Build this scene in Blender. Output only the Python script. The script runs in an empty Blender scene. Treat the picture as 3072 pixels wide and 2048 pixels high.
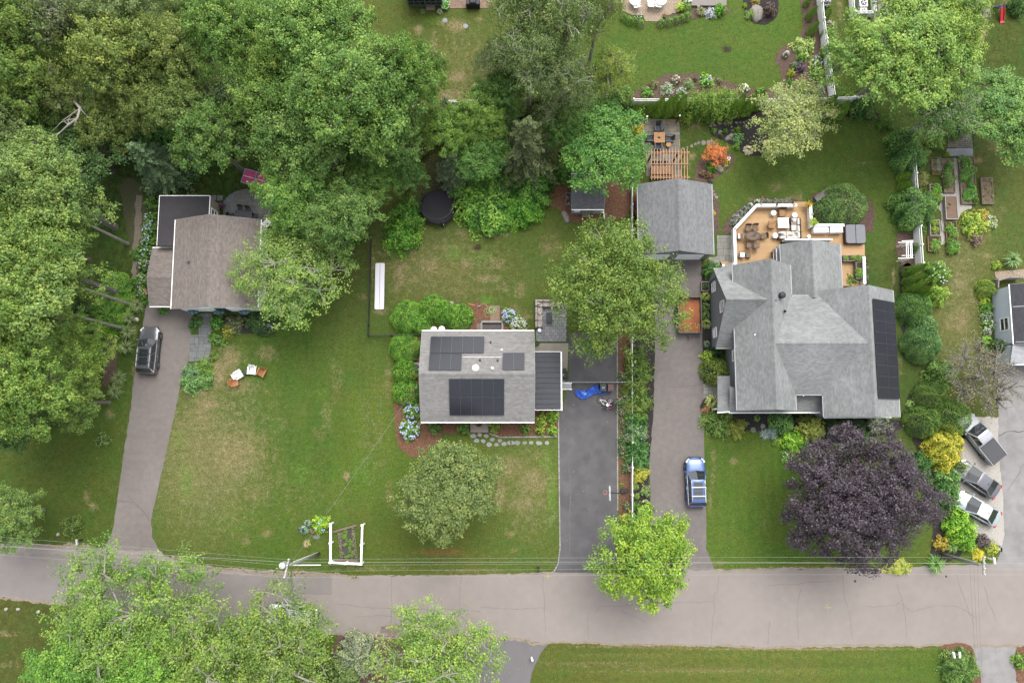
import bpy,bmesh,math,random
import numpy as np
from mathutils import Vector,Matrix
from math import radians,sin,cos,pi,sqrt,atan2
rnd=random.Random(7)
SC=bpy.context.scene
COL=SC.collection
# ---------------------------------------------------------------- camera (drone, almost straight down)
CAM_H,TILT,FPX=78.0,radians(6.6),2400.0
cd=bpy.data.cameras.new("camera");cam=bpy.data.objects.new("camera",cd);COL.objects.link(cam)
cam.location=(0,0,CAM_H);cam.rotation_euler=(TILT,0,0)
cd.sensor_width=36;cd.lens=36*FPX/3072;cd.clip_end=2000;cd.clip_start=0.5
SC.camera=cam
# ---------------------------------------------------------------- sky, sun, exposure (bright overcast)
SUN_EL,SUN_AZ=radians(62),radians(20) # azimuth from north (+Y), towards east
wd=bpy.data.worlds.new("World");SC.world=wd;wd.use_nodes=True
nt=wd.node_tree;nt.nodes.clear()
sky=nt.nodes.new("ShaderNodeTexSky");sky.sky_type='NISHITA';sky.sun_disc=False
sky.sun_elevation=SUN_EL;sky.sun_rotation=SUN_AZ;sky.dust_density=4;sky.air_density=1.0
hs=nt.nodes.new("ShaderNodeHueSaturation");hs.inputs['Saturation'].default_value=0.22
bg=nt.nodes.new("ShaderNodeBackground");bg.inputs[1].default_value=0.15
wo=nt.nodes.new("ShaderNodeOutputWorld")
nt.links.new(sky.outputs[0],hs.inputs['Color']);nt.links.new(hs.outputs[0],bg.inputs[0]);nt.links.new(bg.outputs[0],wo.inputs[0])
sl=bpy.data.lights.new("sun",'SUN');sl.energy=0.8;sl.angle=radians(40);sl.color=(1,0.97,0.92)
so=bpy.data.objects.new("sun",sl);COL.objects.link(so)
_d=Vector((sin(SUN_AZ)*cos(SUN_EL),cos(SUN_AZ)*cos(SUN_EL),sin(SUN_EL)))
so.rotation_euler=_d.to_track_quat('Z','Y').to_euler();so.location=(0,0,60)
vs=SC.view_settings;vs.view_transform='Standard';vs.look='None';vs.gamma=1;vs.exposure=1.43
SC.render.engine='CYCLES';SC.cycles.use_denoising=True
SC.cycles.max_bounces=4;SC.cycles.diffuse_bounces=2;SC.cycles.glossy_bounces=2;SC.cycles.transmission_bounces=2;SC.cycles.transparent_max_bounces=2
SC.cycles.caustics_reflective=False;SC.cycles.caustics_refractive=False
# ---------------------------------------------------------------- photo pixel -> world point at height z
_s,_c=sin(TILT),cos(TILT)
def W(px,py,z=0.0):
 dx=(px-1536)/FPX;dy=-(py-1024)/FPX
 t=(CAM_H-z)/(_c-dy*_s)
 return Vector((dx*t,(dy*_c+_s)*t,z))
K={'deck':(2150,560,4.704),'bike':(1660,1100,7.84),'suv':(400,940,7.84),'blu':(2040,1350,8.71),'rc':(2860,1220,3.92),
  'lp':(640,500,7.84),'tr':(2520,0,4.261),'ne':(1880,340,5.6),'sun':(1220,0,7.84),'tp':(1820,0,3.92),
  'gar':(2680,420,3.267),'bd':(1250,880,5.004),'van':(780,1800,10.69),'pole':(800,1530,7.35),'br':(2780,1900,8.055),
  'rh':(2940,800,4.9),'s':(0,0,1)}
for _i in range(4):
 for _j in range(3):K['%d%d'%(_i,_j)]=(768*_i,(0,683,1365)[_j],2.2956)
def S(k,x,y):o=K[k];return(o[0]+x/o[2],o[1]+y/o[2])
def P(k,x,y,z=0.0):return W(*S(k,x,y),z)
def PL(k,pts,z=0.0):return[P(k,x,y,z)for x,y in pts]
# ---------------------------------------------------------------- colours
KA=0.42
def lin(c):c/=255.0;return c/12.92 if c<=0.04045 else((c+0.055)/1.055)**2.4
def A(r,g,b,k=None): # colour as seen in full skylight -> albedo
 k=KA if k is None else k
 return(lin(r)*k,lin(g)*k,lin(b)*k,1)
# ---------------------------------------------------------------- materials
MATS={}
def _bsdf(name):
 m=bpy.data.materials.new(name);m.use_nodes=True
 n=m.node_tree;b=n.nodes['Principled BSDF'];return m,n,b
def mat(name,col,rough=0.7,var=0.12,sc=4.0,sc2=40.0,bump=0.0,bsc=60.0,metal=0.0,spec=0.3,attr=False,col2=None,big=0.0,coat=0.0):
 """plain procedural surface: base colour x two noises (+ per-piece attribute v)"""
 if name in MATS:return MATS[name]
 m,n,b=_bsdf(name);N=n.nodes;L=n.links
 b.inputs['Roughness'].default_value=rough;b.inputs['Metallic'].default_value=metal
 b.inputs['Specular IOR Level'].default_value=spec
 if coat:b.inputs['Coat Weight'].default_value=coat;b.inputs['Coat Roughness'].default_value=0.06
 tc=N.new('ShaderNodeNewGeometry');pos=tc.outputs['Position']
 n1=N.new('ShaderNodeTexNoise');n1.inputs['Scale'].default_value=sc;n1.inputs['Detail'].default_value=2;L.new(pos,n1.inputs['Vector'])
 n2=N.new('ShaderNodeTexNoise');n2.inputs['Scale'].default_value=sc2;n2.inputs['Detail'].default_value=1;L.new(pos,n2.inputs['Vector'])
 ad=N.new('ShaderNodeMath');ad.operation='ADD';L.new(n1.outputs[0],ad.inputs[0]);L.new(n2.outputs[0],ad.inputs[1])
 src=ad.outputs[0];lo,hi=0.6,1.4
 mr=N.new('ShaderNodeMapRange');mr.inputs[1].default_value=lo;mr.inputs[2].default_value=hi
 mr.inputs[3].default_value=1-var*1.6;mr.inputs[4].default_value=1+var*1.6;L.new(src,mr.inputs[0])
 fac=mr.outputs[0]
 if big:
  n3=N.new('ShaderNodeTexNoise');n3.inputs['Scale'].default_value=0.25;n3.inputs['Detail'].default_value=3;L.new(pos,n3.inputs['Vector'])
  m3=N.new('ShaderNodeMapRange');m3.inputs[1].default_value=0.3;m3.inputs[2].default_value=0.7;m3.inputs[3].default_value=1-big;m3.inputs[4].default_value=1+big
  L.new(n3.outputs[0],m3.inputs[0]);mm=N.new('ShaderNodeMath');mm.operation='MULTIPLY';L.new(fac,mm.inputs[0]);L.new(m3.outputs[0],mm.inputs[1]);fac=mm.outputs[0]
 if attr:
  at=N.new('ShaderNodeAttribute');at.attribute_name='v'
  mm=N.new('ShaderNodeMath');mm.operation='MULTIPLY';L.new(fac,mm.inputs[0]);L.new(at.outputs['Fac'],mm.inputs[1]);fac=mm.outputs[0]
 base=N.new('ShaderNodeRGB');base.outputs[0].default_value=col;bs=base.outputs[0]
 if col2:
  n4=N.new('ShaderNodeTexNoise');n4.inputs['Scale'].default_value=sc*0.6;n4.inputs['Detail'].default_value=3;L.new(pos,n4.inputs['Vector'])
  m4=N.new('ShaderNodeMapRange');m4.inputs[1].default_value=0.42;m4.inputs[2].default_value=0.62;L.new(n4.outputs[0],m4.inputs[0])
  mx=N.new('ShaderNodeMix');mx.data_type='RGBA';L.new(m4.outputs[0],mx.inputs[0]);L.new(bs,mx.inputs[6]);mx.inputs[7].default_value=col2;bs=mx.outputs[2]
 vm=N.new('ShaderNodeVectorMath');vm.operation='SCALE';L.new(bs,vm.inputs[0]);L.new(fac,vm.inputs['Scale'])
 L.new(vm.outputs[0],b.inputs['Base Color'])
 if bump:
  nb=N.new('ShaderNodeTexNoise');nb.inputs['Scale'].default_value=bsc;nb.inputs['Detail'].default_value=1;L.new(pos,nb.inputs['Vector'])
  bp=N.new('ShaderNodeBump');bp.inputs['Strength'].default_value=min(1,bump*10);bp.inputs['Distance'].default_value=bump;L.new(nb.outputs[0],bp.inputs['Height']);L.new(bp.outputs[0],b.inputs['Normal'])
 MATS[name]=m;return m
def glass_mat(name,col=(0.02,0.025,0.03,1),rough=0.06):
 if name in MATS:return MATS[name]
 m,n,b=_bsdf(name);b.inputs['Base Color'].default_value=col;b.inputs['Roughness'].default_value=rough;b.inputs['Specular IOR Level'].default_value=0.9
 nz=n.nodes.new('ShaderNodeTexNoise');nz.inputs['Scale'].default_value=3
 mr=n.nodes.new('ShaderNodeMapRange');mr.inputs[3].default_value=rough*0.5;mr.inputs[4].default_value=rough*1.8
 n.links.new(nz.outputs[0],mr.inputs[0]);n.links.new(mr.outputs[0],b.inputs['Roughness'])
 MATS[name]=m;return m
def leaf_mat(name='leaf',trans=0.28,rough=0.5,hue=0.5):
 """colour comes from the object's own colour (one per plant) and a random value per leaf"""
 if name in MATS:return MATS[name]
 m,n,b=_bsdf(name);N=n.nodes;L=n.links
 oi=N.new('ShaderNodeObjectInfo');at=N.new('ShaderNodeAttribute');at.attribute_name='v'
 mr=N.new('ShaderNodeMapRange');mr.inputs[3].default_value=0.5;mr.inputs[4].default_value=1.55;L.new(at.outputs['Fac'],mr.inputs[0])
 vm=N.new('ShaderNodeVectorMath');vm.operation='SCALE';L.new(oi.outputs['Color'],vm.inputs[0]);L.new(mr.outputs[0],vm.inputs['Scale'])
 hu=N.new('ShaderNodeHueSaturation')
 mh=N.new('ShaderNodeMapRange');mh.inputs[3].default_value=0.5+0.035*hue*2;mh.inputs[4].default_value=0.5-0.03*hue*2;L.new(at.outputs['Fac'],mh.inputs[0])
 L.new(mh.outputs[0],hu.inputs['Hue']);L.new(vm.outputs[0],hu.inputs['Color'])
 b.inputs['Roughness'].default_value=rough;b.inputs['Specular IOR Level'].default_value=0.35
 L.new(hu.outputs[0],b.inputs['Base Color'])
 tr=N.new('ShaderNodeBsdfTranslucent');L.new(hu.outputs[0],tr.inputs[0])
 mx=N.new('ShaderNodeMixShader');mx.inputs[0].default_value=trans
 L.new(b.outputs[0],mx.inputs[1]);L.new(tr.outputs[0],mx.inputs[2]);L.new(mx.outputs[0],N['Material Output'].inputs[0])
 MATS[name]=m;return m
def objcol_mat(name,rough=0.6,var=0.1,sc=30,spec=0.3,metal=0,coat=0):
 """painted/wood surface whose colour is the object's colour"""
 if name in MATS:return MATS[name]
 m=mat(name,(1,1,1,1),rough,var,sc,sc*4,spec=spec,metal=metal,coat=coat)
 N=m.node_tree.nodes;L=m.node_tree.links
 rgb=[x for x in N if x.type=='RGB'][0];oi=N.new('ShaderNodeObjectInfo')
 for l in list(rgb.outputs[0].links):L.new(oi.outputs['Color'],l.to_socket)
 return m
WHITE=mat('white_vinyl',(0.80,0.80,0.79,1),0.45,0.03,2,20)
DARKMETAL=mat('dark_metal',(0.02,0.02,0.022,1),0.5,0.2)
GREYMETAL=mat('galvanised',(0.20,0.21,0.22,1),0.4,0.1,metal=0.6)
GLASS=glass_mat('window_glass')
# ---------------------------------------------------------------- mesh helpers
LOC={} # object name -> world location, for world-space parts
class MB:
 def __init__(s):s.v=[];s.f=[];s.a=[];s.va=1.0
 def face(s,pts,v=None):
  i=len(s.v);s.v+=[tuple(p)for p in pts];s.a+=[s.va if v is None else v]*len(pts);s.f.append(tuple(range(i,i+len(pts))));return s
 def mesh(s,vs_,fs,v=None):
  i=len(s.v);s.v+=[tuple(p)for p in vs_];s.a+=[s.va if v is None else v]*len(vs_);s.f+=[tuple(j+i for j in f)for f in fs];return s
 def box(s,c,d,rz=0.0,v=None,top=1.0,rx=0.0,ry=0.0):
  """box with centre c, full size d; top scales the upper face"""
  hx,hy,hz=d[0]/2,d[1]/2,d[2]/2
  vv=[(-hx,-hy,-hz),(hx,-hy,-hz),(hx,hy,-hz),(-hx,hy,-hz),(-hx*top,-hy*top,hz),(hx*top,-hy*top,hz),(hx*top,hy*top,hz),(-hx*top,hy*top,hz)]
  M=Matrix.Translation(c)@Matrix.Rotation(rz,4,'Z')@Matrix.Rotation(ry,4,'Y')@Matrix.Rotation(rx,4,'X')
  return s.mesh([M@Vector(q)for q in vv],[(0,3,2,1),(4,5,6,7),(0,1,5,4),(1,2,6,5),(2,3,7,6),(3,0,4,7)],v)
 def bar(s,a,b,w,h=None,v=None,up=(0,0,1)):
  """rectangular bar from a to b, w wide, h tall"""
  a,b=Vector(a),Vector(b);h=h or w;d=(b-a)
  if d.length<1e-6:return s
  d.normalize();u=Vector(up)
  if abs(d.dot(u))>0.98:u=Vector((1,0,0))
  x=d.cross(u).normalized()*w/2;y=x.cross(d).normalized()*h/2
  vv=[a-x-y,a+x-y,a+x+y,a-x+y,b-x-y,b+x-y,b+x+y,b-x+y]
  return s.mesh(vv,[(0,1,2,3),(7,6,5,4),(0,4,5,1),(1,5,6,2),(2,6,7,3),(3,7,4,0)],v)
 def tube(s,pts,rad,n=6,v=None,cap=True):
  pts=[Vector(p)for p in pts];m=len(pts)
  if not hasattr(rad,'__len__'):rad=[rad]*m
  vv=[];fs=[];prev=None
  for i,p in enumerate(pts):
   d=(pts[min(i+1,m-1)]-pts[max(i-1,0)])
   d=d.normalized()if d.length>1e-9 else Vector((0,0,1))
   if prev is None:u=d.orthogonal().normalized()
   else:
    u=prev-d*prev.dot(d);u=u.normalized()if u.length>1e-6 else d.orthogonal().normalized()
   prev=u;w=d.cross(u)
   for k in range(n):
    a=2*pi*k/n;vv.append(p+(u*cos(a)+w*sin(a))*rad[i])
  for i in range(m-1):
   for k in range(n):fs.append((i*n+k,i*n+(k+1)%n,(i+1)*n+(k+1)%n,(i+1)*n+k))
  if cap:fs.append(tuple(range(n))[::-1]);fs.append(tuple((m-1)*n+k for k in range(n)))
  return s.mesh(vv,fs,v)
 def lathe(s,c,prof,n=16,v=None,sx=1.0,sy=1.0,rz=0.0):
  """prof = [(r, z)...] about the vertical through c"""
  vv=[];fs=[];c=Vector(c)
  for r,z in prof:
   for k in range(n):
    a=2*pi*k/n;x,y=r*cos(a)*sx,r*sin(a)*sy
    vv.append((c.x+x*cos(rz)-y*sin(rz),c.y+x*sin(rz)+y*cos(rz),c.z+z))
  for i in range(len(prof)-1):
   for k in range(n):fs.append((i*n+k,i*n+(k+1)%n,(i+1)*n+(k+1)%n,(i+1)*n+k))
  if prof[0][0]>1e-4:fs.append(tuple(range(n))[::-1])
  if prof[-1][0]>1e-4:fs.append(tuple((len(prof)-1)*n+k for k in range(n)))
  return s.mesh(vv,fs,v)
 def prism(s,poly,z0,z1,v=None,inset=0.0):
  n=len(poly);cx=sum(p[0]for p in poly)/n;cy=sum(p[1]for p in poly)/n
  ar=sum(poly[i][0]*poly[(i+1)%n][1]-poly[(i+1)%n][0]*poly[i][1]for i in range(n))
  if ar<0:poly=poly[::-1]
  def ins(p):
   d=Vector((p[0]-cx,p[1]-cy));l=d.length or 1;d*=max(0,(l-inset))/l;return(cx+d.x,cy+d.y)
  top=[ins(p)for p in poly]if inset else[(p[0],p[1])for p in poly]
  vv=[(p[0],p[1],z0)for p in poly]+[(p[0],p[1],z1)for p in top]
  fs=[tuple(range(n))[::-1],tuple(range(n,2*n))]+[(i,(i+1)%n,n+(i+1)%n,n+i)for i in range(n)]
  return s.mesh(vv,fs,v)
 def blob(s,c,r,n=10,m=6,rough=0.15,seed=0,v=None,flat=0.0,rz=0.0):
  """lumpy ellipsoid (stones, cushions)"""
  rr=random.Random(seed);vv=[];fs=[];R=Matrix.Rotation(rz,3,'Z')
  ph=[rr.uniform(0,6.28)for _ in range(6)]
  for j in range(m+1):
   t=pi*j/m
   for k in range(n):
    a=2*pi*k/n
    f=1+rough*(sin(2*a+ph[0])*sin(t)+0.6*sin(3*a+ph[1]+2*t)+0.5*sin(5*a+ph[2]-3*t))*0.7
    z=cos(t)*r[2]
    if flat:z=min(z,r[2]*(1-flat))
    vv.append(Vector(c)+R@Vector((sin(t)*cos(a)*r[0]*f,sin(t)*sin(a)*r[1]*f,z*(f if not flat else 1))))
  for j in range(m):
   for k in range(n):fs.append((j*n+k,(j+1)*n+k,(j+1)*n+(k+1)%n,j*n+(k+1)%n))
  return s.mesh(vv,fs,v)
 def build(s,name,mt,parent=None,smooth=False,world=False,bevel=0.0,col=None):
  """one mesh object; with world=True the points are world points and the parent's place is taken off"""
  me=bpy.data.meshes.new(name);vv=s.v
  if world and parent is not None:
   o=LOC[parent.name];vv=[(p[0]-o[0],p[1]-o[1],p[2]-o[2])for p in vv]
  me.from_pydata([tuple(p)for p in vv],[],s.f)
  at=me.attributes.new('v','FLOAT','POINT');at.data.foreach_set('value',np.array(s.a,dtype=np.float32))
  me.materials.append(mt)
  if smooth:me.polygons.foreach_set('use_smooth',[True]*len(me.polygons))
  if bevel or smooth:
   bm=bmesh.new();bm.from_mesh(me);bmesh.ops.remove_doubles(bm,verts=bm.verts,dist=1e-4)
   if bevel:bmesh.ops.bevel(bm,geom=list(bm.edges),offset=bevel,segments=1,affect='EDGES',clamp_overlap=True)
   bm.to_mesh(me);bm.free()
  me.update()
  ob=bpy.data.objects.new(name,me);COL.objects.link(ob);ob.parent=parent
  if col:ob.color=col
  return ob
def tag(o,label=None,cat=None,group=None,kind=None):
 if label:o['label']=label
 if cat:o['category']=cat
 if group:o['group']=group
 if kind:o['kind']=kind
 return o
def thing(name,label,cat,loc=(0,0,0),rz=0.0,group=None):
 o=bpy.data.objects.new(name,None);COL.objects.link(o);o.empty_display_size=0.2
 o.location=loc;o.rotation_euler=(0,0,rz);LOC[o.name]=tuple(loc);return tag(o,label,cat,group)
def link(name,me,parent=None,loc=(0,0,0),rot=(0,0,0),sc=(1,1,1),col=None):
 o=bpy.data.objects.new(name,me);COL.objects.link(o);o.parent=parent;o.location=loc;o.rotation_euler=rot;o.scale=sc
 if col:o.color=col
 return o
def copy_tree(o,parent=None):
 c=o.copy();COL.objects.link(c);c.parent=parent
 for ch in o.children:copy_tree(ch,c)
 return c
def dup(o,loc,rz,label,group=None,sc=None,cols=None):
 c=copy_tree(o);c.location=loc;c.rotation_euler=(0,0,rz);c['label']=label
 if group:c['group']=group
 if sc:c.scale=(sc,sc,sc)
 return c
def smooth_closed(pts,k=4):
 n=len(pts);out=[]
 for i in range(n):
  p0,p1,p2,p3=(Vector(pts[(i+d)%n])for d in(-1,0,1,2))
  for j in range(k):
   t=j/k;out.append(0.5*((2*p1)+(p2-p0)*t+(2*p0-5*p1+4*p2-p3)*t*t+(3*p1-p0-3*p2+p3)*t**3))
 return out
def smooth_open(pts,k=4):
 pts=[Vector(p)for p in pts];e=[2*pts[0]-pts[1]]+pts+[2*pts[-1]-pts[-2]];out=[]
 for i in range(1,len(e)-2):
  p0,p1,p2,p3=e[i-1:i+3]
  for j in range(k):
   t=j/k;out.append(0.5*((2*p1)+(p2-p0)*t+(2*p0-5*p1+4*p2-p3)*t*t+(3*p1-p0-3*p2+p3)*t**3))
 return out+[pts[-1]]
def ragged(pts,step=0.35,amp=0.05,seed=1):
 rr=random.Random(seed);out=[];n=len(pts)
 for i in range(n):
  a,b=Vector(pts[i]),Vector(pts[(i+1)%n]);L_=(b-a).length;m=max(1,int(L_/step))
  for j in range(m):
   p=a.lerp(b,j/m);out.append(Vector((p.x+rr.gauss(0,amp),p.y+rr.gauss(0,amp),p.z)))
 return out
FOOT=[] # outlines of everything laid on the lawn
def sheet(name,pts,z,mt,smooth=0,amp=0.04,thick=0.0,step=0.35,kind='structure',parent=None):
 """a ground surface with the outline pts laid z above the ground"""
 if smooth:pts=smooth_closed([Vector((p[0],p[1],0))for p in pts],smooth)
 if amp:pts=ragged([Vector((p[0],p[1],0))for p in pts],step,amp,len(pts))
 FOOT.append(pts);mb=MB()
 if thick:mb.prism([(p[0],p[1])for p in pts],z-thick,z)
 else:mb.face([(p[0],p[1],z)for p in pts])
 o=mb.build(name,mt,parent)
 # make sure the sheet faces up
 if not thick and o.data.polygons[0].normal.z<0:o.data.flip_normals()
 if kind and parent is None:o['kind']=kind
 return o
# ================================================================ GROUND: one lawn sheet to the horizon, grass colour per place, lightened on the right back lawn
def make_ground():
 nx,ny=460,370;x0,x1,y0,y1=-58,58,-34,58
 xs=np.linspace(x0,x1,nx);ys=np.linspace(y0,y1,ny);X,Y=np.meshgrid(xs,ys)
 # project to photo pixels to place the patches of the real lawn
 def topx(X,Y):
  v=np.stack([X,Y,np.full_like(X,-CAM_H)],-1)
  yy=v[...,1]*_c+v[...,2]*_s;zz=-v[...,1]*_s+v[...,2]*_c
  return 1536+FPX*v[...,0]/-zz,1024-FPX*yy/-zz
 U,V=topx(X,Y)
 # grass colour anchors (photo px, sRGB)
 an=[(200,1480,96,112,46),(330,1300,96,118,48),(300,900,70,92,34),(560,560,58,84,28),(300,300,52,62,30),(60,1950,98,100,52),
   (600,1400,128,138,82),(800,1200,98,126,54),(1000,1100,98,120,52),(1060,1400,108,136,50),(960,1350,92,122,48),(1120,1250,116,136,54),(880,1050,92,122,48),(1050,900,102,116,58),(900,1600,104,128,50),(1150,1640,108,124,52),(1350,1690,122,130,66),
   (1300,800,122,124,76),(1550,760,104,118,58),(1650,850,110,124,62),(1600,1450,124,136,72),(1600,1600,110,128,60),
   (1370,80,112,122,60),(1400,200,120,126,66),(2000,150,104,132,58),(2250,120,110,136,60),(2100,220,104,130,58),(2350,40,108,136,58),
   (2560,60,108,118,62),(3040,200,86,98,42),(3000,450,98,104,58),(2080,400,90,104,50),(2200,480,112,134,64),(2450,470,114,138,66),(2600,560,110,134,64),(2650,900,88,108,52),(2690,1100,90,106,56),  # right back lawn lightened in its colour to offset the tree shade
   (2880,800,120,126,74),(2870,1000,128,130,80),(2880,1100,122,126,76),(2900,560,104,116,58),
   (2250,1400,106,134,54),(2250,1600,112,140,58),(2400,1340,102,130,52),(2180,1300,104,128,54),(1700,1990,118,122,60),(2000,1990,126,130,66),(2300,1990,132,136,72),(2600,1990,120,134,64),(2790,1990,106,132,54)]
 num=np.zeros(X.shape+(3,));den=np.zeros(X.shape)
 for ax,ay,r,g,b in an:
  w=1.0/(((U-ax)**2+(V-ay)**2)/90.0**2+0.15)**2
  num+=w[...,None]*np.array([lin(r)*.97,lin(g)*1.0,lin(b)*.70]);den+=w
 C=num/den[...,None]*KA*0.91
 # mown stripes on the two well kept lawns
 m1=np.exp(-(((U-2300)/260)**4+((V-1500)/200)**4));C*=(1+0.07*m1*np.sin(X*2*pi/1.1))[...,None]
 m2=np.exp(-(((U-2200)/650)**4+((V-2010)/75)**4));C*=(1+0.08*m2*np.sin(Y*2*pi/1.5))[...,None]
 m3=np.exp(-(((U-2400)/300)**4+((V-480)/170)**4));C*=(1+0.06*m3*np.sin((X*0.9+Y*.5)*2*pi/1.3))[...,None]
 m4=np.exp(-(((U-900)/330)**4+((V-1200)/450)**4));C*=(1+0.05*m4*np.sin((X+.15*Y)*2*pi/2.6))[...,None]
 # dry / bare patches: (px, py, rx, ry, amount)
 dry=[(620,1340,210,280,.46),(1120,1300,80,260,.24),(1320,800,280,130,.3),(900,1500,260,120,.2),(1590,1480,90,160,.4),(2880,850,90,330,.36),(1400,170,130,140,.3),(700,1360,110,110,.62),(640,1400,60,90,.45),(600,1250,60,60,.55),(590,1170,45,22,.9),(655,1115,28,55,.85),(690,1080,40,45,.7),(720,1160,70,30,.55),(620,1210,45,25,.8),(800,1060,30,26,.55),(780,1480,60,60,.35),(1040,1425,9,13,.9),(830,1440,40,60,.3),
   (980,1250,20,60,.35),(850,1270,26,20,.35),(1165,1150,16,70,.42),(1170,1480,14,60,.4),(960,1300,26,26,.3),(800,1600,22,14,.5),(735,1620,26,20,.4),(1010,1130,24,90,.3),
   (1190,760,60,14,.6),(1200,815,24,55,.6),(1290,800,36,30,.62),(1240,840,24,18,.5),(1460,835,40,16,.62),(1400,790,34,20,.5),(1480,790,44,30,.45),(1190,860,14,22,.5),(1140,935,20,14,.6),(1060,740,20,34,.5),(1120,790,7,60,.55),(1500,700,30,18,.45),(1330,740,40,14,.4),(1510,860,22,18,.5),(1380,880,26,16,.4),(1090,890,16,18,.4),
   (1650,740,40,40,.4),(1575,1020,10,12,.8),(1545,940,26,30,.45),(1560,870,20,30,.5),(1580,950,18,12,.6),(1390,700,30,20,.45),
   (1530,1400,60,40,.55),(1600,1440,60,45,.62),(1570,1510,50,30,.6),(1620,1370,40,40,.35),(1530,1600,18,12,.6),(1500,1480,20,50,.7),(1650,1560,30,30,.35),(1540,1650,10,6,.7),
   (1370,78,34,20,.8),(1330,70,22,10,.6),(1375,230,34,18,.8),(1360,285,60,18,.7),(1300,150,12,60,.6),(1255,90,14,14,.8),(1440,60,16,14,.45),(1390,265,50,30,.4),
   (2500,120,14,60,.5),(2520,30,10,40,.5),(2480,180,20,20,.5),(3015,20,18,16,.8),(2945,100,16,26,.75),(2950,60,12,10,.5),
   (2060,480,16,26,.55),(2100,500,20,12,.4),(2080,375,20,16,.6),(2075,470,10,10,.85),(2170,510,30,14,.4),(2330,560,26,16,.5),(2380,600,30,14,.6),(2260,600,20,12,.5),(2590,490,30,8,.3),(2395,590,16,20,.5),
   (2680,830,5,26,.7),(2675,880,6,22,.7),(2700,1100,8,40,.45),(2690,1240,30,12,.5),(2530,1350,30,10,.5),(2580,1330,14,8,.6),
   (2880,850,30,50,.6),(2885,960,30,50,.65),(2850,970,20,30,.55),(2900,1030,40,40,.4),(2870,1080,30,30,.5),(2960,770,26,20,.5),(2920,900,30,40,.45),(2950,700,30,30,.4),(2990,640,40,40,.3),(2880,650,20,40,.3),(2890,930,60,120,.3),(2930,480,20,12,.7),(2990,440,40,20,.4),
   (2200,1385,14,10,.8),(2140,1370,8,22,.6),(2130,1500,6,40,.6),(2150,1690,40,8,.5),(2180,1720,100,8,.45),(2380,1700,130,6,.5),(2290,1560,18,40,.3),(2140,1420,10,60,.4),
   (260,1490,10,18,.7),(280,1520,18,10,.6),(330,1240,14,14,.7),(400,1110,8,20,.7),(405,1000,6,22,.6),(430,1350,10,40,.4),(350,1130,14,40,.5),(515,1440,12,14,.4),
   (1100,1705,160,6,.5),(900,1710,60,5,.5),(1400,1712,160,5,.55),(540,1690,60,6,.3),(1800,1990,300,8,.4),(2100,2010,400,8,.4),(1900,1965,250,6,.35),(2400,1945,400,3,.7),(1900,1938,200,3,.6),(15,1900,40,8,.6),(30,1990,60,10,.35)]
 D=np.zeros(X.shape)
 for ax,ay,rx,ry,s in dry:D=np.maximum(D,s*1.1*np.exp(-(((U-ax)/rx)**2+((V-ay)/ry)**2)*0.8))
 # bare dark soil patches / red leaf litter
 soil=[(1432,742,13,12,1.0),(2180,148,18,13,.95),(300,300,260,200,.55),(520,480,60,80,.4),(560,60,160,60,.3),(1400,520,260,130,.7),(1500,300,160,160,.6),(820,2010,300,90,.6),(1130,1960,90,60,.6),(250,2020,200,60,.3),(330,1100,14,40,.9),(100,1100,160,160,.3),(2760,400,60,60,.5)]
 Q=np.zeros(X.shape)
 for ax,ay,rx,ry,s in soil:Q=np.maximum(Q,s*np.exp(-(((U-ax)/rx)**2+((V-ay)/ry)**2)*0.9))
 red=np.exp(-(((U-1325)/130)**2+((V-1655)/14)**2))*.8
 # bright young green flushes
 lush=[(560,1440,26,70,.8),(540,1320,30,40,.6),(1090,1420,60,80,.4),(1360,760,40,40,.6),(1440,770,60,30,.5),(1460,900,24,16,.9),(1655,1480,16,120,.7),(1640,1380,30,40,.6),(1010,1100,40,60,.3),(700,1560,90,60,.4),(900,1420,40,60,.5),(1300,60,40,20,.6),(2970,690,30,20,.6),(960,1180,40,40,.4),(2300,60,60,40,.4),(650,1330,20,30,.3),(400,1020,12,40,.5),(960,1340,130,16,.3)]
 G=np.zeros(X.shape)
 for ax,ay,rx,ry,s in lush:G=np.maximum(G,s*np.exp(-(((U-ax)/rx)**2+((V-ay)/ry)**2)*0.9))
 global GRID
 GRID=(x0,x1,y0,y1,nx,ny,C,D)
 verts=np.stack([X,Y,np.zeros_like(X)],-1).reshape(-1,3)
 idx=np.arange(nx*ny).reshape(ny,nx)
 F=np.stack([idx[:-1,:-1],idx[:-1,1:],idx[1:,1:],idx[1:,:-1]],-1).reshape(-1,4)
 n0=len(verts);R=900
 outer=np.array([(-R,-R,0),(R,-R,0),(R,R,0),(-R,R,0)],float)
 cs=[idx[0,0],idx[0,-1],idx[-1,-1],idx[-1,0]]
 verts=np.vstack([verts,outer])
 # outer frame follows every border vertex so nothing cracks
 edges=[list(idx[0,:]),list(idx[:,-1]),list(idx[-1,::-1]),list(idx[::-1,0])]
 fr=[]
 for k in range(4):fr.append(tuple([n0+k,n0+(k+1)%4]+[int(q)for q in edges[k][::-1]]))
 me=bpy.data.meshes.new('ground');me.from_pydata(verts.tolist(),[],[tuple(f)for f in F.tolist()]+fr)
 def put(nm,arr,dv):
  a=me.attributes.new(nm,'FLOAT','POINT');a.data.foreach_set('value',np.concatenate([arr.reshape(-1),np.full(4,dv)]).astype(np.float32))
 ca=me.attributes.new('gc','FLOAT_COLOR','POINT')
 cc=np.concatenate([C.reshape(-1,3),np.tile(np.array([[.04,.06,.02]]),(4,1))]);cc=np.hstack([cc,np.ones((len(cc),1))]);ca.data.foreach_set('color',cc.reshape(-1).astype(np.float32))
 put('dry',D,0.2);put('soil',Q,0.2);put('lush',G,0);put('red',red,0)
 m,n,b=_bsdf('lawn');N=n.nodes;L=n.links
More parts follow.
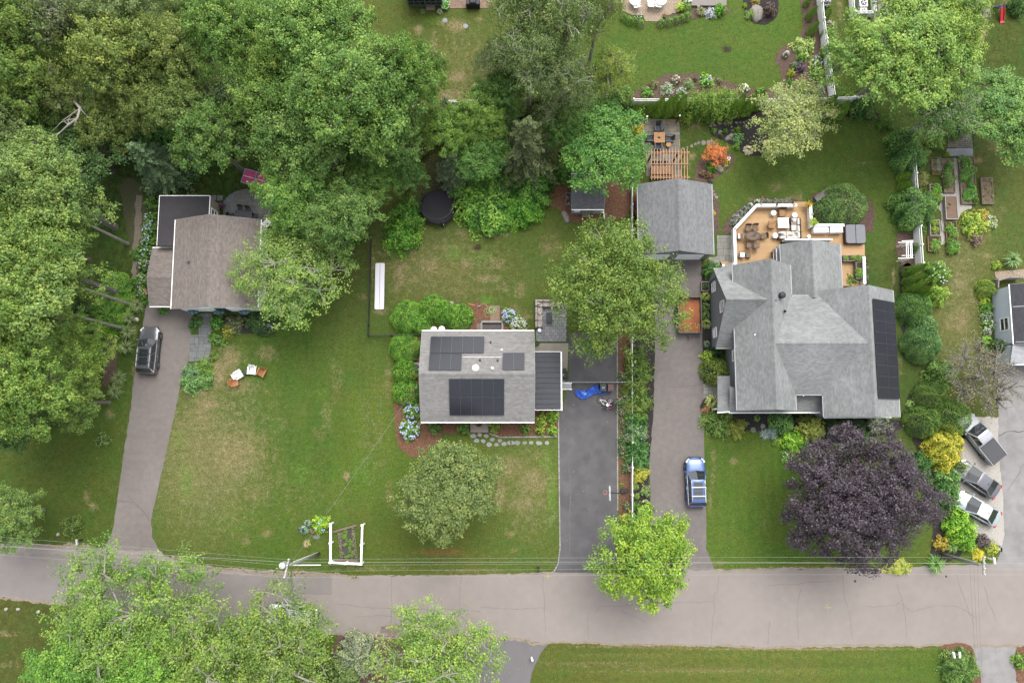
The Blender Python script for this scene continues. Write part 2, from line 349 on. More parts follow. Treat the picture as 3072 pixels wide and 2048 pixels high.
 b.inputs['Roughness'].default_value=0.85;b.inputs['Specular IOR Level'].default_value=0.15
 pos=N.new('ShaderNodeNewGeometry').outputs['Position']
 def noise(sc,det=3,rough=0.6):
  q=N.new('ShaderNodeTexNoise');q.inputs['Scale'].default_value=sc;q.inputs['Detail'].default_value=det;q.inputs['Roughness'].default_value=rough;L.new(pos,q.inputs['Vector']);return q.outputs[0]
 def attr(nm,out='Fac'):
  q=N.new('ShaderNodeAttribute');q.attribute_name=nm;return q.outputs[out]
 def mrange(i,a,bb,c,d,cl=True):
  q=N.new('ShaderNodeMapRange');q.clamp=cl
  for k,vv in enumerate((a,bb,c,d)):q.inputs[1+k].default_value=vv
  L.new(i,q.inputs[0]);return q.outputs[0]
 def math(op,a,bb):
  q=N.new('ShaderNodeMath');q.operation=op
  for k,vv in enumerate((a,bb)):
   if isinstance(vv,(int,float)):q.inputs[k].default_value=vv
   else:L.new(vv,q.inputs[k])
  return q.outputs[0]
 def mix(f,c1,c2):
  q=N.new('ShaderNodeMix');q.data_type='RGBA';L.new(f,q.inputs[0])
  for k,vv in((6,c1),(7,c2)):
   if isinstance(vv,tuple):q.inputs[k].default_value=vv
   else:L.new(vv,q.inputs[k])
  return q.outputs[2]
 fine=noise(7,3,0.8);mid=noise(1.6,4,0.65);large=noise(0.33,2);tuft=fine
 col=attr('gc','Color')
 # patchy drift of blue-green and olive grasses
 col=mix(mrange(mid,.36,.64,0,.75),col,mix(mrange(large,.4,.6,0,1),A(96,108,50),A(70,108,44)))
 lf=mrange(math('ADD',math('MULTIPLY',attr('lush'),.75),math('MULTIPLY',math('SUBTRACT',noise(2.6,3,.7),.5),1.3)),.22,.5,0,.8)
 col=mix(math('MULTIPLY',lf,mrange(attr('lush'),0,.25,0,1)),col,A(104,146,52))
 dn=math('ADD',math('MULTIPLY',noise(4.5,4,.75),.75),math('MULTIPLY',mid,.55))
 df=mrange(math('ADD',attr('dry'),math('MULTIPLY',math('SUBTRACT',dn,.66),1.9)),.18,.75,0,.8)
 col=mix(math('MULTIPLY',df,mrange(attr('dry'),.04,.25,0,1)),col,mix(mrange(fine,.35,.65,0,1),A(150,136,96),A(178,160,122)))
 # faint dry flecks everywhere
 col=mix(mrange(noise(6,3,.75),.56,.8,0,.5),col,A(150,142,84))
 sf=mrange(math('ADD',attr('soil'),math('MULTIPLY',math('SUBTRACT',noise(5.7,3,.75),.5),1.2)),.35,.7,0,.95)
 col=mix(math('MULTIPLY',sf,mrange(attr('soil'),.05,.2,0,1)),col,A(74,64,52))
 rf=mrange(math('ADD',attr('red'),math('MULTIPLY',math('SUBTRACT',noise(9,3,.75),.5),1.6)),.45,.8,0,.7)
 col=mix(math('MULTIPLY',rf,mrange(attr('red'),.05,.2,0,1)),col,A(168,112,78))
 fa=math('MULTIPLY',mrange(fine,.3,.7,.62,1.38),mrange(noise(2.3,2,.7),.3,.7,.84,1.16))
 fa=math('MULTIPLY',fa,mrange(mid,.3,.7,.86,1.14))
 vm=N.new('ShaderNodeVectorMath');vm.operation='SCALE';L.new(col,vm.inputs[0]);L.new(fa,vm.inputs['Scale']);L.new(vm.outputs[0],b.inputs['Base Color'])
 pass
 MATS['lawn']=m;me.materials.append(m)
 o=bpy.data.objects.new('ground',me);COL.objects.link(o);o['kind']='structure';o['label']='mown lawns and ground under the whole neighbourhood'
make_ground()
# ================================================================ ROADS, DRIVES, BEDS
STREET=mat('street_asphalt',A(176,166,159),.9,.045,1.2,50,big=.05)
DRIVE_L=mat('drive_left',A(152,143,138),.9,.08,2,55,big=.10)
DRIVE_C=mat('drive_centre',A(108,106,108),.85,.07,1.2,55,big=.14,col2=A(118,116,117))
DRIVE_R=mat('drive_right',A(146,138,134),.9,.09,2,45,big=.08)
ASPH_E=mat('asphalt_pale',A(176,173,171),.9,.06,1.5,50,big=.08,col2=A(164,161,160))
GRAVEL=mat('gravel',A(212,206,196),.95,.28,12,60,bump=.02,bsc=40)
MULCH_R=mat('mulch_red',A(148,108,84),.95,.32,9,50,bump=.03,bsc=45,col2=A(124,90,70))
MULCH_B=mat('mulch_brown',A(128,104,92),.95,.28,9,50,bump=.03,bsc=45,col2=A(106,88,78))
MULCH_D=mat('mulch_dark',A(66,60,60),.95,.32,9,50,bump=.03,bsc=45)
CONCRETE=mat('concrete',A(190,180,166),.85,.08,2,40,big=.06)
STONE=mat('bluestone',A(142,146,146),.8,.12,3,40,attr=True,bump=.004,bsc=30)
STONE2=mat('mixed_flagstone',A(150,146,138),.8,.14,3,40,attr=True,bump=.004,bsc=30,col2=A(164,152,128))
FIELD=mat('fieldstone',A(172,166,156),.85,.18,5,40,bump=.02,bsc=12,attr=True)
BRICKP=mat('pink_paver',A(192,160,140),.85,.12,4,40,attr=True)
TANP=mat('tan_paver',A(206,184,160),.85,.10,4,40,attr=True)
JOINT=mat('joint_sand',A(96,94,88),.95,.2,8,50)
CRACK=mat('crack_tar',A(118,111,107),.9,.25,6,60)
def px(pts,z=0):return[W(x,y,z)for x,y in pts]
nE=[(-260,1625),(100,1629),(218,1636),(309,1645),(475,1651),(514,1675),(610,1695),(768,1709),(920,1713),(1073,1726),(1300,1725),(1536,1721),(1667,1714),(1853,1713),(2000,1712),(2141,1707),(2304,1707),(2609,1705),(2740,1700),(2900,1692),(3072,1688),(3400,1682)]
sE=[(3400,1945),(3072,1940),(2827,1936),(2565,1940),(2304,1942),(1971,1933),(1645,1927),(1536,1918),(1378,1912),(1012,1903),(700,1885),(400,1846),(139,1806),(0,1790),(-260,1770)]
street=sheet('road',px(nE+sE),.016,STREET,amp=.05)
tag(street,'light grey asphalt street along the bottom of the picture')
dl=sheet('driveway',px([(440,905),(426,990),(411,1053),(392,1228),(370,1365),(342,1574),(330,1615),(300,1660),(500,1680),(479,1657),(457,1609),(453,1561),(497,1366),(540,1162),(566,1075),(579,940),(600,905)]),.010,DRIVE_L,amp=.03)
tag(dl,'grey asphalt driveway of the brown-roofed house')
dc=sheet('driveway',px([(1676,1234),(1677,1400),(1680,1644),(1673,1690),(1662,1716),(1853,1718),(1853,1517),(1852,1180),(1852,1000),(1706,1000),(1706,1120),(1690,1228)]),.022,DRIVE_C,amp=.015)
tag(dc,'dark asphalt driveway beside the small solar-roof house')
dr=sheet('driveway',px([(1965,760),(1965,1062),(1954,1249),(1948,1408),(1954,1539),(1958,1720),(2150,1716),(2144,1705),(2128,1668),(2120,1644),(2118,1539),(2113,1362),(2111,1162),(2107,900),(2104,760)]),.0095,DRIVE_R,amp=.025)
tag(dr,'grey-brown asphalt driveway with the blue car on it')
de=sheet('driveway',px([(2995,1060),(2995,1302),(2999,1386),(3010,1500),(3013,1602),(3001,1652),(2985,1700),(3420,1700),(3420,1060)]),.021,ASPH_E,amp=.03)
tag(de,'pale asphalt driveway at the right edge')
gp=sheet('gravel_pad',px([(2840,1250),(3000,1250),(3003,1386),(3014,1500),(3016,1602),(3004,1650),(2960,1655),(2900,1560),(2850,1450)]),.012,GRAVEL,amp=.05)
tag(gp,'pale gravel parking pad with three parked cars')
DRIVE_S=mat('drive_south',A(140,136,137),.85,.05,1.2,55,big=.06)
ds=sheet('driveway',px([(1372,1908),(1650,1924),(1622,1958),(1604,1995),(1592,2030),(1588,2100),(1380,2100)]),.011,DRIVE_S,amp=.02)
tag(ds,'dark asphalt drive running off the bottom of the picture')
dbr=sheet('driveway',px([(2914,1936),(3060,1936),(3054,1965),(3052,2110),(2950,2110),(2940,2030),(2922,1970)]),.011,ASPH_E,amp=.02)
tag(dbr,'short pale driveway at the bottom right corner')
# worn road shoulders, stains and the darker patch of older asphalt
OLDROAD=mat('street_asphalt_older',A(163,155,151),.9,.05,1.2,50,big=.07)
sheet('patch',px([(905,1722),(996,1728),(996,1782),(905,1778)]),.021,OLDROAD,amp=.04,parent=street)
sheet('patch',px([(-200,1650),(300,1668),(700,1722),(905,1724),(905,1870),(700,1870),(300,1815),(-200,1770)]),.0205,OLDROAD,amp=.1,parent=street)
def ribbon(parent,name,pts,w,z,mt,wob=.05,seed=0):
 rr=random.Random(seed);pts=[Vector((p[0],p[1],0))for p in pts];q=[]
 for a,b in zip(pts[:-1],pts[1:]):
  n=max(2,int((b-a).length/.22))
  for i in range(n):q.append(a.lerp(b,i/n))
 q.append(pts[-1]);o=0.0
 for i in range(len(q)):
  d=(q[min(i+1,len(q)-1)]-q[max(i-1,0)]).normalized();s=Vector((-d.y,d.x,0));o=o*.85+rr.gauss(0,wob);q[i]=q[i]+s*o
 mb=MB()
 for i in range(len(q)-1):
  d=(q[i+1]-q[i]).normalized();s=Vector((-d.y,d.x,0));w1=w*rr.uniform(.5,1.2)/2
  mb.face([(q[i]-s*w1)+Vector((0,0,z)),(q[i+1]-s*w1)+Vector((0,0,z)),(q[i+1]+s*w1)+Vector((0,0,z)),(q[i]+s*w1)+Vector((0,0,z))])
 return mb.build(name,mt,parent)
sheet('stain',smooth_closed(px([(1140,1893),(1150,1880),(1185,1874),(1205,1886),(1190,1898),(1160,1900)]),4),.0235,mat('damp_stain',A(156,138,128),.8,.12,6,50),amp=.1,step=.15,parent=street)
cracks=[[(1175,1730),(1177,1820),(1172,1880)],[(1382,1724),(1380,1825)],[(1010,1812),(1180,1822),(1380,1824),(1440,1830)],[(1060,1850),(1180,1846),(1320,1836)],[(1370,1828),(1400,1870),(1405,1905)],[(1630,1724),(1634,1800),(1636,1908)],[(1764,1838),(1766,1918)],
   [(2157,1722),(2152,1775),(2140,1780),(2144,1830),(2132,1930)],[(1790,1835),(1800,1822),(1900,1815),(2005,1808),(2140,1806)],[(1860,1828),(1890,1846),(1935,1862)],[(2405,1760),(2396,1800),(2390,1860),(2398,1918)],[(2528,1722),(2534,1790),(2552,1870),(2556,1915)],[(2304,1753),(2430,1750),(2500,1744)],[(2690,1750),(2706,1800),(2716,1850),(2718,1915)],[(2600,1820),(2690,1812),(2706,1800)],[(2706,1810),(2735,1835),(2800,1815),(2860,1816),(2900,1830),(2930,1850)],[(2868,1720),(2880,1760),(2890,1790),(2920,1870)],[(2955,1760),(2965,1800),(2990,1860)],[(900,1780),(990,1781)],[(915,1780),(918,1815)],[(2308,1860),(2304,1930)],[(1640,1820),(1540,1826),(1440,1818)]]
for i,c in enumerate(cracks):ribbon(street,'crack',px(c),.022,.0245,CRACK,.03,i)
for i,c in enumerate([[(2020,1160),(2060,1158),(2110,1150)],[(1995,1228),(2030,1232)]]):ribbon(dr,'crack',px(c),.04,.014,CRACK,.03,i)
ribbon(dl,'crack',px([(355,1503),(400,1508),(450,1560)]),.05,.015,CRACK,.05,3)
TARL=mat('sealer_streak',A(124,122,123),.85,.12,3,50)
ribbon(dc,'stain',px([(1708,1370),(1713,1480),(1707,1560),(1708,1660)]),.14,.027,TARL,.02,5)
ribbon(de,'crack',px([(2995,1305),(3030,1298),(3072,1294)]),.10,.026,mat('tar_seam',A(120,116,120),.9,.2),.06,9)
ribbon(de,'crack',px([(3020,1470),(3072,1390)]),.04,.026,CRACK,.04,10)
for(x,y,r)in((2565,1742,.12),(2838,1728,.10),(823,1774,.14)):
 sheet('valve_cover',[W(x,y)+Vector((r*cos(a*pi/5),r*sin(a*pi/5),0))for a in range(10)],.026,DARKMETAL,amp=0,parent=street)
YEL=mat('survey_paint',A(206,188,140),.9,.3,30,80);BLUEP=mat('blue_paint',A(120,170,215),.9,.2)
for(x,y)in((2483,1822),(1643,1727)):
 c=W(x,y)
 for a in(0,pi/2):ribbon(street,'survey_mark',[c+Vector((cos(a)*.36,sin(a)*.36,0)),c-Vector((cos(a)*.36,sin(a)*.36,0))],.09,.0262+a*.0008,YEL,.01,int(x))
ribbon(street,'survey_mark',px([(1520,1722),(1520,1733)]),.06,.026,BLUEP,.005,2)
# sandy verge along both road edges
VERGE=mat('sandy_verge',A(176,160,138),.95,.25,6,45,bump=.02)
def strip(name,pts,w,z,mt,seed,parent=None):
 q=ribbon(parent,name,pts,w,z,mt,w*.25,seed)
 if parent is None:q['kind']='structure'
 return q
strip('verge',px([(309,1645),(218,1637),(100,1630)]),.30,.020,VERGE,1);strip('verge',px([(514,1675),(610,1695),(768,1709),(920,1713),(1073,1726)]),.34,.0215,VERGE,2)
strip('verge',px([(1012,1902),(1378,1911),(1536,1917),(1645,1926)]),.28,.0220,VERGE,3);strip('verge',px([(1645,1926),(1971,1932),(2304,1941),(2565,1939),(2827,1935)]),.2,.0225,VERGE,4)
strip('verge',px([(2141,1707),(2304,1707),(2609,1705)]),.2,.023,VERGE,5);strip('verge',px([(0,1790),(139,1806),(400,1846)]),.25,.0235,VERGE,6)
strip('verge',px([(1073,1726),(1300,1725),(1536,1721),(1660,1715)]),.1,.0238,VERGE,7);strip('verge',px([(2914,1941),(3060,1938)]),.2,.0242,VERGE,8)
# belgian block edging of the centre driveway
def edging(name,pts,label,w=.12,bl=.22,h=.05):
 mb=MB();rr=random.Random(len(pts))
 for a,b in zip(pts[:-1],pts[1:]):
  d=b-a;n=max(1,int(d.length/bl));d.normalize();ang=atan2(d.y,d.x)
  for i in range(n):
   c=a.lerp(b,(i+.5)/n);mb.box((c.x,c.y,h/2-.01),(bl*.9,w*rr.uniform(.85,1.1),h+.02),ang+rr.gauss(0,.04),rr.uniform(.8,1.15))
 o=mb.build(name,mat('granite_block',A(190,186,180),.85,.1,5,40,attr=True));tag(o,label,kind='structure');return o
edging('kerb',px([(1662,1713),(1674,1690),(1680,1644),(1677,1400),(1675,1232)]),'granite block edging on the lawn side of the dark driveway')
edging('kerb',px([(1853,1530),(1852,1180),(1852,1000)]),'granite block edging along the mulch strip of the dark driveway')
edging('kerb',px([(1672,1309),(1500,1311),(1467,1300)]),'granite edging in front of the mulch bed of the small house')
edging('kerb',smooth_open(px([(2914,1650),(2960,1610),(3000,1640),(3004,1652)]),3),'low stone edging below the gravel pad',.15,.5)
# mulch beds
def bed(pts,mt,label,smooth=3,z=.028,amp=.05):return tag(sheet('planting_bed',px(pts),z,mt,smooth,amp),label)
bed([(1188,1200),(1250,1200),(1258,1260),(1330,1262),(1330,1300),(1300,1340),(1260,1370),(1215,1360),(1192,1320),(1186,1260)],MULCH_R,'red mulch bed with blue hydrangeas at the house corner',3)
tag(sheet('planting_bed',px([(1300,1255),(1676,1225),(1674,1306),(1500,1309),(1465,1298),(1300,1300)]),.030,MULCH_R,0,.03),'red mulch bed along the front of the small house')
bed([(1395,915),(1480,915),(1500,1000),(1480,1010),(1360,1010),(1350,990),(1400,980),(1420,950)],MULCH_R,'red mulch by the cellar hatch',2)
tag(sheet('planting_bed',px([(1236,990),(1262,975),(1262,1230),(1225,1230),(1230,1100)]),.029,MULCH_R,0,.05),'red mulch under the big hedge beside the small house')
bed([(1500,935),(1560,960),(1590,1000),(1500,1008)],MULCH_R,'red mulch under the pale hydrangeas',2,.031)
bed([(1690,540),(1640,575),(1632,610),(1670,622),(1690,650),(1700,665),(1760,668),(1800,660),(1884,650),(1886,560),(1800,540)],MULCH_R,'red mulch yard around the little shed',2)
tag(sheet('planting_bed',px([(1855,1000),(1891,1000),(1893,1560),(1857,1560)]),.030,MULCH_R,0,.02),'red mulch strip between the dark driveway and the white fence')
tag(sheet('planting_bed',px([(1760,880),(1893,800),(1893,1002),(1856,1002),(1780,960)]),.0285,MULCH_R,0,.02),'red mulch under the large driveway tree')
tag(sheet('planting_bed',px([(1897,1000),(1965,1000),(1960,1249),(1945,1400),(1952,1545),(1898,1560)]),.030,MULCH_D,0,.03),'dark mulch strip beside the grey-brown driveway')
bed([(2108,1200),(2190,1215),(2300,1240),(2690,1258),(2690,1290),(2560,1320),(2470,1340),(2400,1345),(2360,1330),(2320,1310),(2250,1290),(2200,1310),(2140,1310),(2112,1280)],MULCH_D,'dark mulch bed across the front of the big grey house',3)
tag(sheet('planting_bed',px([(2104,800),(2135,800),(2135,1060),(2160,1060),(2160,1215),(2112,1215),(2106,1000)]),.029,MULCH_D,0,.02),'dark mulch strip along the driveway wall of the big house')
bed([(1896,300),(1930,260),(1990,228),(2050,222),(2110,224),(2180,245),(2240,264),(2300,268),(2330,262),(2345,230),(2330,190),(2330,160),(2350,140),(2400,110),(2408,60),(2400,-30),(2450,-30),(2462,100),(2490,296),(2300,300),(2100,300)],MULCH_B,'brown mulch bed with flowers along the white back fence',3)
bed([(1890,330),(2060,345),(2100,350),(2125,360),(2130,400),(2150,415),(2180,425),(2200,440),(2260,470),(2330,450),(2290,380),(2280,352),(2400,345),(2540,350),(2620,360),(2620,330),(2400,322),(1900,320)],MULCH_D,'dark mulch bed below the evergreen screen',2)
bed([(2108,470),(2090,500),(2080,540),(2100,555),(2130,550),(2160,525),(2195,500),(2205,480),(2190,460),(2150,450)],MULCH_B,'mulch island bed under the orange maple',3)
bed([(2135,565),(2150,580),(2156,600),(2155,690),(2137,690)],MULCH_B,'mulch bed along the east side of the garage',2)
bed([(2165,690),(2200,640),(2260,600),(2330,596),(2390,598),(2390,640),(2200,700)],MULCH_B,'mulch bed with lavender round the deck',3)
bed([(2430,600),(2460,578),(2500,570),(2590,590),(2620,620),(2622,660),(2600,700),(2450,690)],MULCH_B,'mulch ring under the big rhododendron',3)
bed([(2694,500),(2706,495),(2760,500),(2760,590),(2715,595),(2696,560)],MULCH_B,'mulch under two small evergreens by the white fence',2)
bed([(2690,710),(2700,698),(2750,700),(2752,790),(2720,800),(2700,790),(2686,750)],MULCH_B,'mulch patch under the white garden arbour',3)
bed([(2700,800),(2740,800),(2730,900),(2720,1000),(2706,1000),(2700,900)],MULCH_D,'dark mulch under the leaning evergreens',2)
bed([(2718,1200),(2740,1180),(2860,1220),(2900,1300),(2860,1400),(2840,1500),(2900,1640),(2830,1690),(2790,1690),(2800,1500),(2740,1320)],MULCH_D,'dark mulch under the hedge row by the gravel pad',2,.026)
bed([(2230,15),(2250,60),(2290,75),(2320,60),(2335,30),(2320,-20),(2240,-20)],MULCH_D,'dark island bed with the boulder',3)
bed([(1880,60),(1930,85),(1930,70),(1900,50)],MULCH_B,'mulch under the left row of clipped balls',3);bed([(1970,60),(1976,82),(2020,78),(2070,62),(2080,30),(2040,40)],MULCH_B,'mulch under the right row of clipped balls',3)
bed([(2070,18),(2180,18),(2185,40),(2160,54),(2110,50),(2072,60)],MULCH_B,'mulch bed below the grey wooden deck',2,.027)
bed([(360,555),(425,555),(440,700),(436,860),(430,905),(400,905),(400,800)],mat('bed_soil',A(92,96,62),.95,.25,6,40),'planted strip with hydrangeas beside the dark flat roof',2,.02)
tag(sheet('path',px([(408,590),(425,590),(424,690),(412,780),(408,860),(394,860),(398,760),(404,680)]),.026,mat('pebble_path',A(150,138,122),.95,.35,14,60,bump=.03),0,.07),'narrow pebble path beside the hydrangea strip')
bed([(318,1010),(345,1010),(352,1090),(325,1150),(310,1150)],MULCH_B,'bare mulch behind the ornamental grasses',2,.024)
bed([(2826,1938),(2850,1932),(2890,1928),(2920,1945),(2925,1980),(2945,2060),(2850,2060),(2835,1990)],MULCH_R,'orange bark bed around the white mailboxes',2,.029)
bed([(3048,1950),(3060,1938),(3100,1940),(3100,2060),(3050,2040)],MULCH_R,'orange bark bed in the bottom right corner',2,.029)
bed([(700,945),(800,940),(835,960),(835,990),(780,1000),(660,990),(650,950)],MULCH_D,'dark bed under the shrubs of the white-walled house',3,.024)
bed([(1020,1895),(1200,1900),(1210,2060),(1000,2060)],MULCH_B,'bare leaf litter between the bottom trees',2,.012)
# ================================================================ BUILDINGS
def clip2(poly,ax,val,keep_ge):
 out=[];n=len(poly)
 for i in range(n):
  a,b=poly[i],poly[(i+1)%n];ia=(a[ax]>=val)==keep_ge;ib=(b[ax]>=val)==keep_ge
  if ia:out.append(a)
  if ia!=ib:
   t=(val-a[ax])/(b[ax]-a[ax]);out.append((a[0]+(b[0]-a[0])*t,a[1]+(b[1]-a[1])*t))
 return out
def shingle(mb,poly,tab=.31,course=.145,seed=0,spread=.14):
 """lay shingle tabs on a planar convex polygon (first edge = eave), each tab with its own butt edge"""
 rr=random.Random(seed);o=Vector(poly[0]);u=(Vector(poly[1])-o).normalized()
 nrm=u.cross(Vector(poly[2])-o)
 if nrm.length<1e-6:return
 nrm.normalize()
 if nrm.z<0:nrm=-nrm
 v=nrm.cross(u)
 if v.z<0 or(abs(v.z)<1e-6 and(Vector(poly[2])-o).dot(v)<0):v=-v
 p2=[((Vector(p)-o).dot(u),(Vector(p)-o).dot(v))for p in poly]
 vmin,vmax=min(p[1]for p in p2),max(p[1]for p in p2);r=0;y=vmin
 while y<vmax-.01:
  row=clip2(clip2(p2,1,y,True),1,min(y+course,vmax),False)
  if len(row)>=3:
   a,b=min(p[0]for p in row),max(p[0]for p in row);x=a-rr.uniform(0,tab);rowv=rr.uniform(.97,1.03)
   while x<b:
    w=tab*rr.choice((.7,1,1,1.3));c=clip2(clip2(row,0,x,True),0,x+w,False);x+=w
    if len(c)<3:continue
    val=rowv*rr.uniform(1-spread,1+spread)
    pts=[o+u*q[0]+v*q[1]+nrm*(.022-.016*(q[1]-y)/course)for q in c]
    if(pts[1]-pts[0]).cross(pts[2]-pts[0]).dot(nrm)<0:pts=pts[::-1];c=c[::-1]
    mb.face(pts,val)
    lo=[q for q in c if abs(q[1]-y)<1e-6]
    if len(lo)==2:
     A_,B_=[o+u*q[0]+v*q[1]for q in lo];mb.face([A_,B_,B_+nrm*.022,A_+nrm*.022],val*.8)
  y+=course;r+=1
def ridge_cap(mb,a,b,nslope=.25,seed=0,w=.17):
 rr=random.Random(seed);a,b=Vector(a),Vector(b);d=b-a;n=max(1,int(d.length/.2));ang=atan2(d.y,d.x)
 s=Vector((-sin(ang),cos(ang),0))
 for i in range(n):
  p,q=a.lerp(b,i/n),a.lerp(b,(i+1)/n);val=rr.uniform(.86,1.08);up=Vector((0,0,.045));dn=Vector((0,0,.045-w*nslope))
  mb.face([p+up,q+up,q+s*w+dn,p+s*w+dn],val);mb.face([q+up,p+up,p-s*w+dn,q-s*w+dn],val)
GREYTRIM=mat('grey_trim',A(168,170,170),.6,.05);GUT=mat('gutter_pale',A(206,208,208),.5,.05)
def gable(par,x0,x1,y0,y1,ze,zr,axis,shm,wallm,rc=None,oh=.3,trim=WHITE,zw=0.0,wall=True,seed=1,fascia=True,roofm=None,cap=True):
 """gabled block: eave rectangle x0..x1,y0..y1, ridge along axis ('x' or 'y') at coordinate rc"""
 if axis=='y':
  rc=(x0+x1)/2 if rc is None else rc
  e=[(x0,y0),(x0,y1),(x1,y1),(x1,y0)];R0,R1=Vector((rc,y0,zr)),Vector((rc,y1,zr))
 else:
  rc=(y0+y1)/2 if rc is None else rc
  e=[(x1,y0),(x0,y0),(x0,y1),(x1,y1)];R0,R1=Vector((x1,rc,zr)),Vector((x0,rc,zr))
 E=[Vector((p[0],p[1],ze))for p in e]
 sl1=[E[0],E[1],R1,R0];sl2=[E[2],E[3],R0,R1]
 rb=MB();t=Vector((0,0,-.12));tt=Vector((0,0,-.004))
 for sl in(sl1,sl2):
  rb.face([p+tt for p in sl]);rb.face([p+t for p in sl[::-1]])
  for i in range(4):rb.face([sl[i]+t,sl[(i+1)%4]+t,sl[(i+1)%4]+tt,sl[i]+tt])
 roof=rb.build('roof',roofm or shm,par,world=True)
 sb=MB();shingle(sb,sl1,seed=seed);shingle(sb,sl2,seed=seed+1)
 if cap:ridge_cap(sb,R0,R1,(zr-ze)/max(.5,(E[0]-R0).to_2d().length),seed)
 so_=sb.build('shingles',shm,par,world=True);so_['kind']='stuff'
 if fascia:
  for a,b in((E[0],E[1]),(E[2],E[3])):
   g=MB();d=(b-a).normalized();s=Vector((d.y,-d.x,0));m_=(E[0]+E[2])/2
   if(a+s-m_).length<(a-m_).length:s=-s
   g.bar(a+s*.06+Vector((0,0,-.05)),b+s*.06+Vector((0,0,-.05)),.08,.08);g.build('gutter',WHITE if trim is WHITE else GUT,par,world=True)
  for a,b in((E[0],R0),(E[1],R1),(E[2],R1),(E[3],R0)):
   k=MB();out=(a-(E[0]+E[2])/2);out=Vector((0,1 if out.y>0 else-1,0))if axis=='y' else Vector((1 if out.x>0 else-1,0,0))
   k.bar(a+out*.012+Vector((0,0,-.09)),b+out*.012+Vector((0,0,-.09)),.022,.17);k.build('rake_board',GUT if trim is WHITE else trim,par,world=True)
 if wall:
  w=MB();X0,X1,Y0,Y1=x0+oh,x1-oh,y0+oh,y1-oh
  sl_=(zr-ze)/((x1-x0)/2 if axis=='y' else(y1-y0)/2);zt=ze+oh*sl_-.13
  w.mesh([(X0,Y0,zw),(X1,Y0,zw),(X1,Y1,zw),(X0,Y1,zw),(X0,Y0,zt),(X1,Y0,zt),(X1,Y1,zt),(X0,Y1,zt)],[(0,1,5,4),(1,2,6,5),(2,3,7,6),(3,0,4,7)])
  if axis=='y':
   for yy in(Y0,Y1):w.face([(X0,yy,zt),(X1,yy,zt),(rc,yy,zr-.14)])
  else:
   for xx in(X0,X1):w.face([(xx,Y0,zt),(xx,Y1,zt),(xx,rc,zr-.14)])
  w.build('wall',wallm,par,world=True)
 return E,R0,R1
def window_on(par,c,wdir,w,h,nrm,z,frame=WHITE,sash=True):
 """window: frame, glass pane as sub-part, sill; c = centre on the wall (world xy), wdir along wall, nrm outward"""
 wdir,nrm=Vector(wdir),Vector(nrm);c=Vector((c[0],c[1],z));f=MB();up=Vector((0,0,1));t=.09
 f.bar(c-wdir*(w/2)-up*(h/2)+nrm*.03,c-wdir*(w/2)+up*(h/2)+nrm*.03,t,.08,up=nrm);f.bar(c+wdir*(w/2)-up*(h/2)+nrm*.03,c+wdir*(w/2)+up*(h/2)+nrm*.03,t,.08,up=nrm)
 for s in((-1,1)+((0,)if sash else())):f.bar(c-wdir*(w/2)+up*(s*h/2)+nrm*.035,c+wdir*(w/2)+up*(s*h/2)+nrm*.035,t*(.6 if s==0 else 1),.08,up=nrm)
 fo=f.build('window',frame,par,world=True)
 g=MB();g.face([c-wdir*(w/2)-up*(h/2)+nrm*.012,c+wdir*(w/2)-up*(h/2)+nrm*.012,c+wdir*(w/2)+up*(h/2)+nrm*.012,c-wdir*(w/2)+up*(h/2)+nrm*.012])
 p=g.build('pane',GLASS,fo);o=LOC[par.name];p.data.transform(Matrix.Translation(-Vector(o)))
 return fo
def on_slope(a,b,d,u,v):
 """point at u,v (0..1) on the slope with corners a (u0v0), b (u1v0), d (u0v1)"""
 a,b,d=Vector(a),Vector(b),Vector(d);return a+(b-a)*u+(d-a)*v
PANEL=None
def panel_mat():
 m,n,b=_bsdf('solar_panel');N=n.nodes;L=n.links
 b.inputs['Roughness'].default_value=.22;b.inputs['Specular IOR Level'].default_value=.5
 uv=N.new('ShaderNodeTexCoord');br=N.new('ShaderNodeTexBrick');br.offset=0;br.inputs['Scale'].default_value=1;br.inputs['Mortar Size'].default_value=.02
 br.inputs['Brick Width'].default_value=1/6;br.inputs['Row Height'].default_value=1/10
 br.inputs['Color1'].default_value=(.012,.013,.019,1);br.inputs['Color2'].default_value=(.014,.015,.022,1);br.inputs['Mortar'].default_value=(.022,.023,.028,1)
 L.new(uv.outputs['Generated'],br.inputs['Vector']);L.new(br.outputs[0],b.inputs['Base Color']);return m
PANEL=panel_mat();FRAME_AL=mat('panel_frame',(.065,.07,.078,1),.35,.05,metal=.5)
def solar(par,o,u,v,nrm,w,h,fr=FRAME_AL):
 """one panel: cell sheet with its thin aluminium frame as sub-part"""
 o=Vector(o)+nrm*.10;b=MB();t=nrm*.035
 c=[o,o+u*w,o+u*w+v*h,o+v*h]
 b.mesh([p for p in c]+[p+t for p in c],[(4,5,6,7),(0,1,5,4),(1,2,6,5),(2,3,7,6),(3,0,4,7),(3,2,1,0)])
 ob=b.build('solar_panel',PANEL,par,world=True)
 f=MB()
 for i in range(4):f.bar(c[i]+t,c[(i+1)%4]+t,.03,.045,up=nrm)
 fo=f.build('frame',fr,ob);fo.data.transform(Matrix.Translation(-Vector(LOC[par.name])));return ob
def array(par,corners,cols,rows,skip=(),gap=.03):
 """panels filling the quad corners = (lower-left, lower-right, upper-left)"""
 a,b,d=[Vector(p)for p in corners];u=b-a;v=d-a;n=u.cross(v).normalized()
 if n.z<0:n=-n
 w,h=u.length/cols,v.length/rows;u.normalize();v.normalize()
 for i in range(cols):
  for j in range(rows):
   if(i,j)in skip:continue
   solar(par,a+u*(w*i+gap/2)+v*(h*j+gap/2),u,v,n,w-gap,h-gap)
